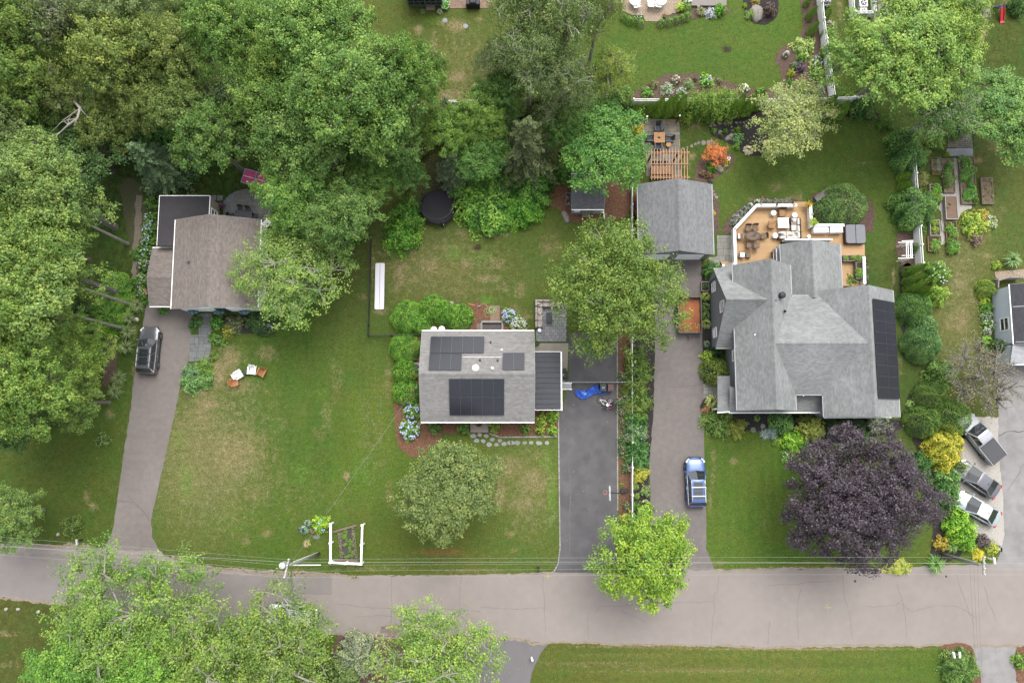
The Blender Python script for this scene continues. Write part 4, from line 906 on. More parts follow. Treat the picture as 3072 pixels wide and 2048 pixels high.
def tree_template(key,seed,R=5.0,H=13.0,base=.34,nl=15,nc=20,nlf=55,leaf=(.20,.34),rl=(.30,.44),rc=.115,flat=.55,upb=.7,mt=None,bark=None,dome=False,twigs=60,twig_out=0.0,trunk=.22,fill=.12,spread=.72,droop=0.0,spray=1.0):
 """one kind of broad-leaved tree: trunk with limbs and twigs, crown of leaf clumps gathered in lobes"""
 rs=np.random.RandomState(seed);rr=random.Random(seed);zb=H*base;hc=H-zb;zc=zb+hc*.45
 lobes=[]
 if dome:
  lobes.append((np.array([0,0,zc]),np.array([R*.93,R*.93,hc*.54])))
 else:
  for i in range(nl):
   f=(i+.5)/nl;ang=i*2.39996+rr.uniform(-.35,.35);rad=R*spread*sqrt(f)*rr.uniform(.85,1.1)
   zt=H-(rad/R)**2*hc*rr.uniform(.42,.75)-R*.2*rr.uniform(.5,1.8);k=R*rr.uniform(*rl)
   lobes.append((np.array([rad*cos(ang),rad*sin(ang),zt-k*.45]),np.array([k,k,k*rr.uniform(.6,.85)])))
 CC=[];OUT=[];cent=[]
 for c,k in lobes:
  m=nc if not dome else nc*nl;d=unit(rs,m*3);d=d[d[:,2]>(-.35 if not dome else-.5)][:m]
  wob=rs.uniform(.62,1.12,(len(d),1))if not dome else rs.uniform(.88,1.06,(len(d),1))
  CC.append(c+d*k*wob);OUT.append(d)
 CC=np.vstack(CC);OUT=np.vstack(OUT);n=len(CC);r=R*rc*rs.uniform(.7,1.3,n)
 cv=rs.uniform(0,1,n)
 idx=np.repeat(np.arange(n),nlf);d=unit(rs,len(idx));d[:,2]*=flat
 axis=OUT+rs.normal(size=OUT.shape)*.55+np.array([0,0,.25]);axis/=np.linalg.norm(axis,axis=1,keepdims=True) # each clump is a spray along its own twig
 pos=CC[idx]+d*(r[idx]*rs.uniform(.15,.95,len(idx))**.7)[:,None]+axis[idx]*(r[idx]*spray*rs.uniform(-.7,1.25,len(idx)))[:,None]
 nor=OUT[idx]*.35+d*.55+np.array([0,0,upb])+rs.normal(size=(len(idx),3))*.42
 if droop:pos[:,2]-=droop*rs.uniform(0,1,len(idx))**2
 val=cv[idx]*.55+rs.uniform(0,1,len(idx))*.45
 nf=int(len(idx)*fill) # sparse inner leaves
 if nf:
  j=rs.randint(0,n,nf);c0=np.array([0,0,zc]);p2=c0+(CC[j]-c0)*rs.uniform(.5,.95,(nf,1))+rs.normal(size=(nf,3))*R*.04;pos=np.vstack([pos,p2]);nor=np.vstack([nor,unit(rs,nf)+np.array([0,0,.4])]);val=np.concatenate([val,rs.uniform(.1,.7,nf)])
 cm=leaf_mesh(key+'_crown',pos,nor,rs.uniform(leaf[0]*.6,leaf[1]*1.05,len(pos)),val,mt or LEAF,rs)
 b=MB();tr=H*.020*(1 if trunk is None else trunk/.22);top=Vector((rr.uniform(-.3,.3),rr.uniform(-.3,.3),zc+hc*.1))
 b.tube([(0,0,-.2),(0,0,H*.03),top*.45,top],[tr*1.7,tr*1.15,tr*.9,tr*.5],9)
 for c,k in(lobes if not dome else[]):
  e=Vector(c);st=top*rr.uniform(.55,.95);mid=st.lerp(e,.5)+Vector((rr.uniform(-.4,.4),rr.uniform(-.4,.4),rr.uniform(-.2,.5)));b.tube([st,mid,e],[tr*.42,tr*.28,tr*.12],6)
 sel=rr.sample(range(n),min(twigs,n))
 for i in sel:
  e=Vector(CC[i]);l=min(lobes,key=lambda q:(Vector(q[0])-e).length)if not dome else(np.array([0,0,zc]),0)
  st=Vector(l[0]).lerp(e,.05)if not dome else top.lerp(e,.1);e=e+(e-st)*twig_out;mid=st.lerp(e,.55)+Vector((rr.uniform(-.2,.2),rr.uniform(-.2,.2),rr.uniform(-.1,.25)))
  w=.055 if twig_out<=0 else.075;b.tube([st,mid,e],[w,w*.6,.012],4)
  if twig_out>0:
   for _ in range(2):q=mid.lerp(e,rr.uniform(.1,.7));b.tube([q,q+Vector((rr.uniform(-.7,.7),rr.uniform(-.7,.7),rr.uniform(0,.4)))],[.028,.01],4)
 bo=b.build(key+'_trunk',bark or BARK);tm=bo.data;bpy.data.objects.remove(bo)
 TEMPL[key]=(tm,cm,R,H,zb)
for _k in range(4):tree_template('oak%d'%_k,100+_k,nl=15+_k,nc=21,nlf=72,leaf=(.15,.30),twigs=70,twig_out=.07,bark=BARK_G)
for _k in range(3):tree_template('maple%d'%_k,120+_k,nl=12,nc=30,nlf=64,rl=(.32,.5),leaf=(.15,.28),flat=.6,spread=.64,spray=.8)
tree_template('big0',131,R=7,H=18,nl=24,nc=26,nlf=66,leaf=(.16,.31),rc=.085,rl=(.22,.36),spread=.78,twigs=100,twig_out=.07,bark=BARK_G);tree_template('big1',132,R=7,H=18,nl=21,nc=29,nlf=64,leaf=(.16,.31),rc=.085,rl=(.25,.38),spread=.76,twigs=100,twig_out=.07,bark=BARK_G)
tree_template('willow',140,R=6.5,H=13,nl=24,nc=26,nlf=74,leaf=(.13,.27),rc=.10,rl=(.24,.36),flat=.8,upb=.35,spread=.76,droop=.5,bark=BARK_P,twigs=90)
tree_template('linden',150,R=4.6,H=9,base=.12,nl=15,nc=44,nlf=46,leaf=(.12,.22),rc=.095,rl=(.34,.52),flat=.8,fill=.5,spray=.35,spread=.56)
tree_template('purple',160,R=7,H=12,base=.2,nl=28,nc=28,nlf=84,leaf=(.12,.23),rc=.085,rl=(.20,.34),flat=.8,spread=.78,mt=LEAF_P,spray=.25)
tree_template('lime',170,R=4.6,H=9.5,base=.25,nl=16,nc=22,nlf=58,leaf=(.16,.27),rc=.11,rl=(.28,.42),spread=.74)
tree_template('twiggy0',180,R=5,H=12,nl=16,nc=20,nlf=58,leaf=(.12,.24),rc=.12,twigs=110,twig_out=.22,bark=BARK_P,spread=.78);tree_template('twiggy1',181,R=5,H=12,nl=15,nc=20,nlf=58,leaf=(.12,.24),rc=.12,twigs=110,twig_out=.2,bark=BARK_P,spread=.78)
tree_template('twigbig',185,R=7.2,H=12,nl=30,nc=23,nlf=52,leaf=(.13,.25),rc=.085,rl=(.2,.3),twigs=150,twig_out=.2,bark=BARK_P,spread=.82)
tree_template('birch0',190,R=4.5,H=15,nl=15,nc=19,nlf=62,leaf=(.12,.22),rc=.13,twigs=70,twig_out=.12,bark=BARK_P,flat=.9,upb=.3,spread=.78,droop=.7);tree_template('birch1',191,R=4.5,H=15,nl=14,nc=19,nlf=62,leaf=(.12,.22),rc=.13,twigs=70,twig_out=.12,bark=BARK_P,flat=.9,upb=.3,spread=.8,droop=.7)
tree_template('bare',200,R=4,H=6,base=.15,nl=14,nc=16,nlf=10,leaf=(.10,.18),rc=.14,twigs=200,twig_out=.25,bark=BARK_G,spread=.8,fill=0)
tree_template('pale',210,R=3.6,H=8,nl=15,nc=20,nlf=44,leaf=(.13,.22),rc=.12,twigs=70,twig_out=.12,bark=BARK_P,spread=.76)
tree_template('dwarf',215,R=1.5,H=2.4,base=.1,nl=10,nc=16,nlf=26,leaf=(.06,.13),rc=.16,rl=(.26,.4),flat=.9,upb=.4,spread=.8,twigs=40,trunk=.3)
def conifer_template(key,seed,R,H,n=9000,mt=None,ragged_=.25,layers=14):
 """spruce/cedar: whorls of drooping sprays round a straight stem"""
 rs=np.random.RandomState(seed);rr=random.Random(seed);b=MB();b.tube([(0,0,-.2),(0,0,H*.97)],[H*.018,.02],7);P_=[];N_=[];V_=[]
 for l in range(layers):
  f=l/layers;z=H*(.06+.92*f);rad=R*(1-f)**.8+.1;k=max(4,int(11*(1-f)+4))
  for i in range(k):
   a=2*pi*(i+rr.random())/k;r1=rad*rr.uniform(1-ragged_,1+ragged_*.4);e=Vector((r1*cos(a),r1*sin(a),z-r1*.22));b.tube([(0,0,z),e],[.03,.008],4)
   m=max(12,int(n/layers/k*(1-f*.7)*1.5));t=rs.uniform(.12,1,m)**.7;w=(1-t)*r1*.30+.10;side=rs.uniform(-1,1,m)*w
   P_.append(np.stack([e.x*t-sin(a)*side,e.y*t+cos(a)*side,z+(e.z-z)*t+rs.uniform(-.12,.06,m)-abs(side)*.25],1));N_.append(np.tile(np.array([[cos(a)*.3,sin(a)*.3,1]]),(m,1))+rs.normal(size=(m,3))*.35);V_.append(np.full(m,rr.uniform(.2,.8))*.5+rs.uniform(0,.5,m))
 pos=np.vstack(P_);cm=leaf_mesh(key+'_crown',pos,np.vstack(N_),rs.uniform(.14,.28,len(pos)),np.concatenate(V_),mt or LEAF_D,rs,.5)
 bo=b.build(key+'_trunk',BARK);tm=bo.data;bpy.data.objects.remove(bo);TEMPL[key]=(tm,cm,R,H,0)
conifer_template('spruce',300,3.0,11,9000);conifer_template('cedar',301,3.6,12,12000,ragged_=.4,layers=18);conifer_template('spiky',302,1.5,1.9,2200,ragged_=.5,layers=7)
def tree(key,px_,py_,r,H,col,label,name='tree',sy=1.0,cat='tree',rot=None,group=None,zfrac=.62,nice=True):
 """tree whose crown is seen at photo pixel px_,py_ with radius r px"""
 tm,cm,R0,H0,zb=TEMPL[key];zc=H*zfrac;p=W(px_,py_,zc);R=r*(CAM_H-zc)/FPX/_c;s=R/R0*1.03
 t=thing(name,label,cat,(p.x,p.y,0),rnd.uniform(0,6.28)if rot is None else rot,group)
 link('trunk',tm,t,sc=(s,s*sy,H/H0));c=link('crown',cm,t,sc=(s,s*sy,H/H0),col=LC(*col));return t
YG=(118,142,66);BG=(106,138,62);MG=(98,128,60);DG=(78,108,52);PG=(126,144,88);BLG=(86,112,72);LG=(120,152,62)
TREES=[ # key, px, py, r, H, colour, label
 ('big0',70,105,135,19,YG,'tall yellow-green tree in the top left corner'),('birch0',185,75,105,18,(134,146,104),'pale feathery grey-green tree with a bare limb near the top left'),
 ('big1',410,45,130,17,PG,'pale green tree at the top edge left of the sandy opening'),('oak0',370,190,135,17,(126,142,68),'yellowish oak in the middle of the top left woods'),
 ('oak1',545,180,120,16,(124,140,70),'yellowish oak right of the woods\' middle'),('big1',700,120,150,18,BG,'bright green tall tree on the woods\' upper right'),
 ('oak2',60,265,125,18,YG,'yellow-green tree on the left edge above the pale crown'),('twiggy0',205,285,95,14,(122,138,72),'sparse tree with long dead grey limbs in the left woods'),
 ('maple0',250,455,150,9,DG,'dark green maple low behind the flat-roofed house'),('cedar',436,470,100,10,BLG,'blue-green dark conifer above the pebble path'),
 ('oak3',30,415,95,17,PG,'pale green crown on the left edge level with the dark maple'),('big0',140,575,175,19,(120,144,74),'huge pale yellow-green tree left of the hydrangea strip'),
 ('oak0',640,425,120,13,MG,'mid green oak just above the stone patio'),('maple1',560,330,105,13,(116,136,70),'olive maple between the yellow oaks and the patio oak'),
 ('big1',940,120,195,19,BG,'very large bright green oak at the top centre left'),('big0',1075,300,215,19,BG,'largest bright green crown left of the back lawn'),
 ('maple2',920,440,150,15,MG,'deep green maple in the heart of the centre woods'),('oak2',1175,430,105,14,MG,'green oak reaching toward the trampoline'),
 ('oak3',1240,250,105,17,BG,'bright green bough tree beside the top lawn'),('oak1',895,600,118,12,(110,146,64),'green tree overhanging the stone patio'),
 ('maple1',1030,650,130,12,MG,'green maple between the patio tree and the trampoline'),('spruce',1362,490,78,8,(82,98,66),'grey-green spruce leaning over the trampoline'),
 ('spruce',1342,335,62,9,(104,114,92),'greyish spruce beside the short white fence'),('maple0',1340,400,90,10,(108,140,58),'lighter green tree between the two spruces'),
 ('maple2',1440,460,105,8,(86,124,52),'dark green maple north of the trampoline thicket'),('maple1',1440,370,85,10,(112,142,60),'green tree left of the olive cedar'),
 ('birch0',1575,45,115,17,(116,136,78),'birch with white limbs at the top edge right of the top lawn'),('birch1',1695,85,125,17,(114,134,74),'birch with forked white stems nearest the white chairs'),
 ('birch1',1795,55,85,15,(126,140,76),'yellowing birch touching the tan paved terrace'),('birch0',1590,205,120,16,(110,130,74),'greyish birch in the middle of the birch group'),
 ('birch1',1695,265,95,15,(112,130,76),'birch with a fan of white twigs above the dark cedar'),('cedar',1580,415,135,13,(76,88,46),'dark olive cedar between the birches and the shed'),
 ('maple0',1505,300,85,10,(88,124,54),'dark green tree below the birches left side'),('twiggy1',1830,235,80,11,(138,156,70),'yellow-green vine-covered tree by the end of the back fence'),
 ('maple2',1806,440,148,9,(88,132,54),'glossy bright green maple beside the pergola'),('maple0',1690,400,70,9,(84,118,50),'dark green tree tucked between cedar and glossy maple'),
 ('big0',2700,175,225,14,(122,152,66),'very large yellow-green tree inside the right back yard'),('oak1',2830,110,120,13,(132,158,70),'lightest lobe tree by the upper right patio'),
 ('birch0',2810,340,120,10,(92,122,62),'darker feathery locust above the cobbled gate'),('oak2',3010,335,140,8,(110,146,70),'green tree at the right edge above the raised beds'),
 ('pale',2365,365,128,7.5,(154,166,98),'pale cream-green flowering tree on the right lawn'),('oak3',2690,15,55,9,MG,'small tree at the top edge beside the fenced condensers'),('oak0',2820,10,70,10,(140,164,76),'small tree at the top edge over the flagstone patio'),
 ('big1',135,800,165,20,(118,144,68),'yellow-green tree left of the leaning trunks'),('oak3',50,690,110,19,(110,136,64),'green crown on the left edge level with the brown garage'),
 ('big0',60,930,150,20,(114,142,62),'large tree on the left edge beside the parked grey car'),('maple1',250,1050,115,7,(124,152,62),'low maple with yellowish leaves behind the ornamental grasses'),
 ('big1',80,1160,160,19,(118,146,64),'large bright tree on the left edge below the grey car'),('oak0',235,1200,90,9,(116,142,64),'small crown reaching toward the left driveway'),('oak2',45,1280,80,9,DG,'shaded crown at the left edge above the grass verge'),
 ('twiggy0',868,815,166,9,(118,146,66),'open yellow-green tree hanging over the brown roof'),('willow',1852,868,207,12,(110,134,58),'broad olive tree between the two driveways'),
 ('oak1',40,1545,95,7.5,(112,138,66),'tree on the left edge beside the street'),('linden',1338,1468,170,9,(112,128,68),'round dense linden on the front lawn of the small house'),
 ('twigbig',385,1880,245,11,(116,146,62),'wide bright green tree overhanging the street bottom left'),('maple0',250,2010,140,10,(104,146,56),'dark green tree at the bottom left edge'),
 ('twiggy0',660,1970,165,12,(116,142,60),'bright tree at the bottom edge left of the hidden van'),('twiggy1',872,1935,165,11,(116,140,62),'twiggy tree half covering the silver van'),('oak3',470,2010,130,11,(112,152,56),'green tree at the bottom edge below the wide street tree'),('maple2',800,2040,120,9,(110,144,58),'leafy tree cut by the bottom edge below the van'),
 ('twiggy0',1312,1992,180,11,(122,150,64),'bright green tree at the bottom edge by the dark side drive'),('lime',1935,1675,155,9.5,(128,158,52),'vivid lime-green street tree between the two driveways'),
 ('purple',2574,1502,258,11,(60,50,57),'large purple-leaved maple on the right front lawn'),('bare',2955,1130,120,6,(140,132,100),'nearly leafless brown tree beside the pickup'),
 ('oak2',815,330,110,15,(116,146,68),'green tree filling the gap left of the largest crown'),('oak0',850,215,100,16,(128,156,72),'bright crown between the two largest top oaks'),('maple1',455,330,90,13,(122,138,70),'olive-yellow tree above the dark conifer'),
 ('oak1',600,60,80,15,(122,142,78),'pale tree right below the sandy opening'),('oak3',300,90,95,16,(124,142,86),'greyish green tree between feathery and pale top trees'),('maple2',330,365,100,11,(120,138,70),'shaded olive tree behind the long dead limbs'),('maple0',130,400,80,12,MG,'green understory tree below the dead limbs'),
 ('maple1',1210,520,75,7,(84,122,54),'dark small tree left of the spruce'),('oak1',470,150,80,15,(124,140,70),'yellowish crown between the two largest oaks of the left woods'),
 ('maple2',1110,550,85,10,(96,132,56),'dark maple crown above the tree-of-heaven shrub'),('oak0',215,180,80,15,(118,138,68),'olive crown left of the yellowish middle oak'),('birch1',1490,200,70,13,(116,132,80),'slim birch on the left side of the birch group')]
for i,(k,x,y,r,H_,c,lab)in enumerate(TREES):
 nm={'spruce':'spruce_tree','cedar':'cedar_tree','linden':'linden_tree','purple':'purple_maple','willow':'willow_tree'}.get(k,'birch_tree' if 'birch' in k else 'maple_tree' if 'maple' in k else 'oak_tree' if k[:3]in('oak','big')else 'tree')
 tree(k,x,y,r,H_,c,lab,nm,sy=.82 if k=='purple' else.95 if k=='linden' else 1,rot=.1 if k=='purple' else None)
tree('dwarf',2147,462,40,2.2,(222,138,78),'small orange-red japanese maple on its mulch island','japanese_maple',cat='tree')
# three tall trees whose long grey boles show beside the pebble path (they stand upright, the lens spreads them)
tree_template('tall0',220,R=3.6,H=19,base=.62,nl=11,nc=18,nlf=48,leaf=(.20,.32),rc=.14,rl=(.34,.5),spread=.62,bark=BARK_P,trunk=.12)
for(x0,y0,H_,lab)in((383,731,17,'tall tree whose grey bole rises beside the upper hydrangea strip'),(388,912,17,'tall tree whose grey bole rises beside the ornamental grass at the garage'),(366,984,18,'tall tree whose long grey bole rises above the ornamental grasses')):
 a=W(x0,y0,0);t=thing('tree',lab,'tree',tuple(a),rnd.uniform(0,6));tm,cm,R0,H0,zb=TEMPL['tall0']
 link('trunk',tm,t,sc=(.62,.62,H_/H0));link('crown',cm,t,sc=(1,1,H_/H0),col=LC(116,140,66))
# long dead limbs reaching out of the sparse tree in the left woods
t=next(o for o in bpy.data.objects if o.get('label','').startswith('sparse tree'));rz_=t.rotation_euler.z;z=12.0;b=MB()
loc_=lambda p:Matrix.Rotation(-rz_,3,'Z')@(Vector(p)-t.location)
pts=[Vector((t.location.x,t.location.y,8.5)),W(240,325,z),W(232,355,z+.3),W(205,375,z+.2),W(180,398,z-.2),W(120,425,z-.6)]
b.tube([loc_(p)for p in pts],[.13,.11,.09,.08,.06,.02],7)
for i,(x,y)in enumerate(((268,355),(225,390),(190,360),(168,420),(150,400),(175,372),(215,345))):q=pts[1+i%4];b.tube([loc_(q),loc_((q+W(x,y,z))/2+Vector((0,0,.2))),loc_(W(x,y,z))],[.045,.03,.01],5)
b.build('dead_limb',BARK_P,t)
# ---------------------------------------------------------------- shrubs: unit meshes, scaled per plant, coloured per plant
SHM={}
def shrub_mesh(kind,seed=0):
 key=(kind,seed)
 if key in SHM:return SHM[key]
 rs=np.random.RandomState(hash(kind)%1000+seed)if False else np.random.RandomState(sum(map(ord,kind))+seed*17)
 n,ls,bumps,mt,asp={'loose_s':(650,(.16,.30),.30,LEAF,.6),'loose_m':(2000,(.09,.17),.26,LEAF,.6),'loose_l':(6500,(.05,.095),.22,LEAF,.6),
        'ball_s':(900,(.10,.17),.05,LEAF_D,.7),'ball_m':(2600,(.06,.10),.06,LEAF_D,.7),'ball_l':(7500,(.035,.06),.06,LEAF_D,.7),
        'cone':(4200,(.05,.13),.08,LEAF_D,.4),'feather':(2600,(.09,.20),.35,LEAF,.28),'rose':(900,(.12,.22),.4,LEAF,.6)}[kind]
 if kind=='cone':
  z=rs.uniform(0,1,n)**1.3;a=rs.uniform(0,2*pi,n);prof=np.minimum(1,(1-z)**.5*1.06)*np.minimum(1,.72+z*2.2)
  lob=1+.07*np.sin(a*5+z*9)+.05*np.sin(a*9-z*13);r=prof*lob*rs.uniform(.86,1.0,n);pos=np.stack([r*np.cos(a),r*np.sin(a),z*.985],1);nor=np.stack([np.cos(a),np.sin(a),np.full(n,.55)],1)+rs.normal(size=(n,3))*.35
  val=.5+.25*np.sin(a*7+z*20)*rs.uniform(0,1,n)+rs.uniform(-.3,.3,n)
 else:
  d=unit(rs,n);d[:,2]=np.abs(d[:,2])*1.0-.08
  ph=rs.uniform(0,6.28,8);az=np.arctan2(d[:,1],d[:,0]);el=d[:,2]
  f=1+bumps*(.5*np.sin(3*az+ph[0]+3*el)+.4*np.sin(5*az+ph[1]-5*el)+.35*np.sin(8*az+ph[2]+7*el)+.3*np.sin(11*az+9*el+ph[3]))
  depth=rs.uniform(.0,1,n)**2*(.35 if 'ball' not in kind else.12);rr_=f*(1-depth);pos=d*rr_[:,None];pos[:,2]=np.maximum(.02,pos[:,2]*.96)
  if kind=='feather':pos+=rs.normal(size=(n,3))*.05
  nor=d*.6+np.array([0,0,.5])+rs.normal(size=(n,3))*.45;val=.35+.35*(f-1)/max(bumps,.05)+rs.uniform(-.35,.45,n)+.1
 me=leaf_mesh('shrub_'+kind,pos,nor,rs.uniform(ls[0],ls[1],n),val,mt,rs,asp);SHM[key]=me;return me
def tuft_mesh(seed=0,n=190,w=.035,lift=.9):
 key=('tuft',seed,n)
 if key in SHM:return SHM[key]
 rr=random.Random(seed);b=MB()
 for i in range(n):
  a=rr.uniform(0,2*pi);L_=rr.uniform(.75,1.1);r0=rr.uniform(0,.15);h=rr.uniform(.5,1)*lift;s=Vector((-sin(a),cos(a),0))*w;d=Vector((cos(a),sin(a),0));tilt=rr.uniform(.35,1)
  pts=[d*r0,d*(r0+L_*.35*tilt)+Vector((0,0,h*.75)),d*(r0+L_*.75*tilt)+Vector((0,0,h*.8)),d*(r0+L_*tilt)+Vector((0,0,h*.45))];v=rr.random()
  for k in range(3):w0,w1=1-k*.25,1-(k+1)*.28;b.face([pts[k]-s*w0,pts[k]+s*w0,pts[k+1]+s*w1,pts[k+1]-s*w1],v)
 o=b.build('tuft',LEAF);me=o.data;bpy.data.objects.remove(o);SHM[key]=me;return me
def hosta_mesh(seed=0,n=46):
 key=('hosta',seed)
 if key in SHM:return SHM[key]
 rr=random.Random(seed);b=MB()
 for i in range(n):
  f=i/n;a=i*2.4;d=Vector((cos(a),sin(a),0));s=Vector((-sin(a),cos(a),0));r0=.15+.5*f;L_=.5;z0=.95-.65*f;w=.17;v=rr.random()
  p0,p1,p2=d*r0+Vector((0,0,z0)),d*(r0+L_*.5)+Vector((0,0,z0+.06)),d*(r0+L_)+Vector((0,0,z0-.22))
  b.face([p0,p1-s*w,p2,p1+s*w],v);b.face([Vector((0,0,0)),p0+s*.01,p0-s*.01],v*.8)
 o=b.build('hosta',LEAF);me=o.data;bpy.data.objects.remove(o);SHM[key]=me;return me
def bloom_mesh(seed,n,r,spread=1.0,zmin=.35):
 key=('bloom',seed,n,r)
 if key in SHM:return SHM[key]
 rr=random.Random(seed);b=MB()
 for i in range(n):
  while True:
   a,e=rr.uniform(0,2*pi),rr.uniform(zmin,1);q=sqrt(max(0,1-e*e));break
  c=Vector((q*cos(a),q*sin(a),e))*1.02*spread;s=r*rr.uniform(.7,1.15);v=rr.random()
  b.blob(c,(s,s,s*.75),7,4,.12,i,v)
 o=b.build('blooms',objcol_mat('petal',.8,.06),smooth=True);me=o.data;bpy.data.objects.remove(o);SHM[key]=me;return me
def plant(kind,k,x,y,r,h,col,label,name='shrub',cat='shrub',sy=1.0,rz=None,seed=None,bloom=None,group=None,zf=.5,lean=0.0):
 """shrub seen at crop pixel x,y with radius r crop px; kind picks foliage; bloom = (colour, count, size m)"""
 sc_=K[k][2];z=h*zf;p=P(k,x,y,z);R=r/sc_*(CAM_H-z)/FPX;seed=(int(x+y)%3)if seed is None else seed
 if kind in('loose','ball'):kind+='_s' if R<.75 else '_m' if R<1.6 else '_l'
 me=tuft_mesh(seed)if kind=='tuft' else hosta_mesh(seed)if kind=='hosta' else shrub_mesh(kind,seed)
 o=link(name,me,None,(p.x,p.y,0),(0,lean,rnd.uniform(0,6.28)if rz is None else rz),(R,R*sy,h),LC(*col));tag(o,label,cat,group)
 if bloom:
  c,n,s=bloom;f=link('flowers',bloom_mesh(seed,n,round(s*.9/max(R,.2),2)),o,sc=(1,1,1),col=A(*c,.75));f['kind']='stuff'
 return o
# ================================================================ VEHICLES
TYRE=mat('tyre',(.018,.018,.018,1),.8,.15);RIM=mat('alloy_rim',(.42,.43,.44,1),.3,.08,metal=.7);BLACKP=mat('black_trim',(.02,.02,.022,1),.45,.1)
CGLASS=glass_mat('car_glass',(.018,.022,.024,1),.05);CHROME=mat('chrome',(.75,.76,.78,1),.18,.03,metal=.8);TAIL=mat('tail_light',(.42,.02,.02,1),.25,.05);HEAD=mat('head_light',(.75,.78,.8,1),.12,.03)
def paint(name,col,metal=.35):return mat(name,col,.32,.03,3,30,metal=metal,spec=.5,coat=.6)
def loft(b,secs,close=True,v=None):
 """secs: rings of equal point count -> quads"""
 n=len(secs[0]);vv=[p for s in secs for p in s];fs=[]
 for i in range(len(secs)-1):
  for k in range(n if close else n-1):fs.append((i*n+k,(i+1)*n+k,(i+1)*n+(k+1)%n,i*n+(k+1)%n))
 if close:fs.append(tuple(range(n)));fs.append(tuple((len(secs)-1)*n+k for k in range(n))[::-1])
 return b.mesh(vv,fs,v)
def smoothmesh(b,name,mt,par,angle=40,**k):
 o=b.build(name,mt,par,smooth=True,**k)
 bm=bmesh.new();bm.from_mesh(o.data);bmesh.ops.recalc_face_normals(bm,faces=bm.faces);bm.to_mesh(o.data);bm.free()
 try:o.data.set_sharp_from_angle(angle=radians(angle))
 except Exception:pass
 return o
def car(label,c,head,L_,Wd,Ht,col,kind='suv',roofcol=None,rails=None,bars=None,sunroof=False,rimm=RIM,cat='car',name='parked_car',metal=.35):
 """body shell, roof, glass all round, pillars, wheels (> tyre, rim), lights, mirrors; +x forward"""
 t=thing(name,label,cat,(c[0],c[1],0),head);pm=paint('paint_%s'%'_'.join(str(int(x*999))for x in col[:3]),col,metal);h,w=L_/2,Wd/2
 belt=Ht*.60 if kind!='sedan' else Ht*.62;hood=belt*.96;z0=.24
 if kind=='suv':st=[(-1,.82,.86),(-.97,.93,.98),(-.85,.99,1.0),(-.5,1,1.0),(0,1,1.0),(.38,1,1.0),(.5,.99,.985),(.7,.97,.95),(.88,.90,.89),(.96,.78,.80),(1,.60,.66)]
 elif kind=='pickup':st=[(-1,.96,.98),(-.9,.99,1.0),(-.5,1,1.0),(0,1,1.0),(.38,1,1.0),(.5,.99,1.0),(.72,.98,.97),(.9,.93,.92),(.97,.84,.84),(1,.72,.72)]
 else:st=[(-1,.70,.80),(-.96,.84,.92),(-.85,.94,.98),(-.5,.99,1.0),(0,1,1.0),(.3,1,.99),(.45,.99,.97),(.68,.95,.90),(.86,.88,.82),(.96,.74,.72),(1,.56,.6)]
 secs=[]
 for fx,fw,fz in st:
  x=fx*h;ww=w*fw;zt=belt*fz
  half=[(ww*.90,z0),(ww*.98,z0+.16),(ww,zt*.62),(ww*.985,zt*.80),(ww*.93,zt*.95),(ww*.80,zt*1.0),(ww*.42,zt*1.025)]
  secs.append([(x,y,z)for y,z in half]+[(x,-y,z)for y,z in half[::-1]])
 b=MB();loft(b,secs);smoothmesh(b,'body',pm,t,38)
 # cabin
 if kind=='suv':xs=(-.93,-.78,.10,.44)
 elif kind=='pickup':xs=(-.16,-.08,.22,.50)
 else:xs=(-.78,-.40,.08,.46)
 rb,rt,ft,fb=[q*h for q in xs];wb,wt=w*.90,w*.70;zb,zt=belt*.985,Ht-.04
 rc_=pm if roofcol is None else paint('roof_%d'%int(roofcol[0]*999),roofcol,metal)
 def ring(x0,x1,ww,z,bow=.03):return[(x0,ww*.96,z),(x0-bow,0,z),(x0,-ww*.96,z),(x1,-ww,z),(x1+bow*2,0,z),(x1,ww,z)]
 B_,T_=ring(rb,fb,wb,zb,.06),ring(rt,ft,wt,zt,.05)
 def pane(nm,idx,shrink=.0):
  g=MB();q=[Vector(B_[i])for i in idx]+[Vector(T_[i])for i in idx[::-1]];g.face(q);return g.build(nm,CGLASS,t)
 pane('rear_window',(0,1,2));pane('windshield',(3,4,5));pane('side_window',(5,0));pane('side_window',(2,3))
 b=MB()
 for i in(0,2,3,5):b.bar(B_[i],Vector(T_[i])+Vector((0,0,.01)),.09,.07)
 for s in(-1,1):
  for f in((.52,)if kind!='suv' else(.30,.62)):a=Vector(B_[0 if s>0 else 2]).lerp(Vector(B_[5 if s>0 else 3]),f);e=Vector(T_[0 if s>0 else 2]).lerp(Vector(T_[5 if s>0 else 3]),f);b.bar(a,e,.07,.05)
 b.build('pillars',pm,t)['kind']='stuff'
 for s in(-1,1):
  b=MB();i,j=(0,5)if s>0 else(2,3);b.bar(Vector(B_[i])+Vector((0,s*.02,0)),Vector(B_[j])+Vector((0,s*.02,0)),.03,.03);b.build('window_trim',CHROME,t)
 r_=MB();sec=[]
 for f in(0,.06,.25,.5,.75,.94,1):
  x=rt+(ft-rt)*f+(-.04 if f==0 else.04 if f==1 else 0);e=.0 if f in(0,1)else.03;ww=wt*(1+.03*sin(pi*f))+.02;sec.append([(x,ww,zt-.03),(x,ww*.96,zt+.01+e*.3),(x,ww*.6,zt+.025+e),(x,0,zt+.03+e),(x,-ww*.6,zt+.025+e),(x,-ww*.96,zt+.01+e*.3),(x,-ww,zt-.03)])
 loft(r_,sec);roof=smoothmesh(r_,'roof',rc_,t)
 top=zt+.075
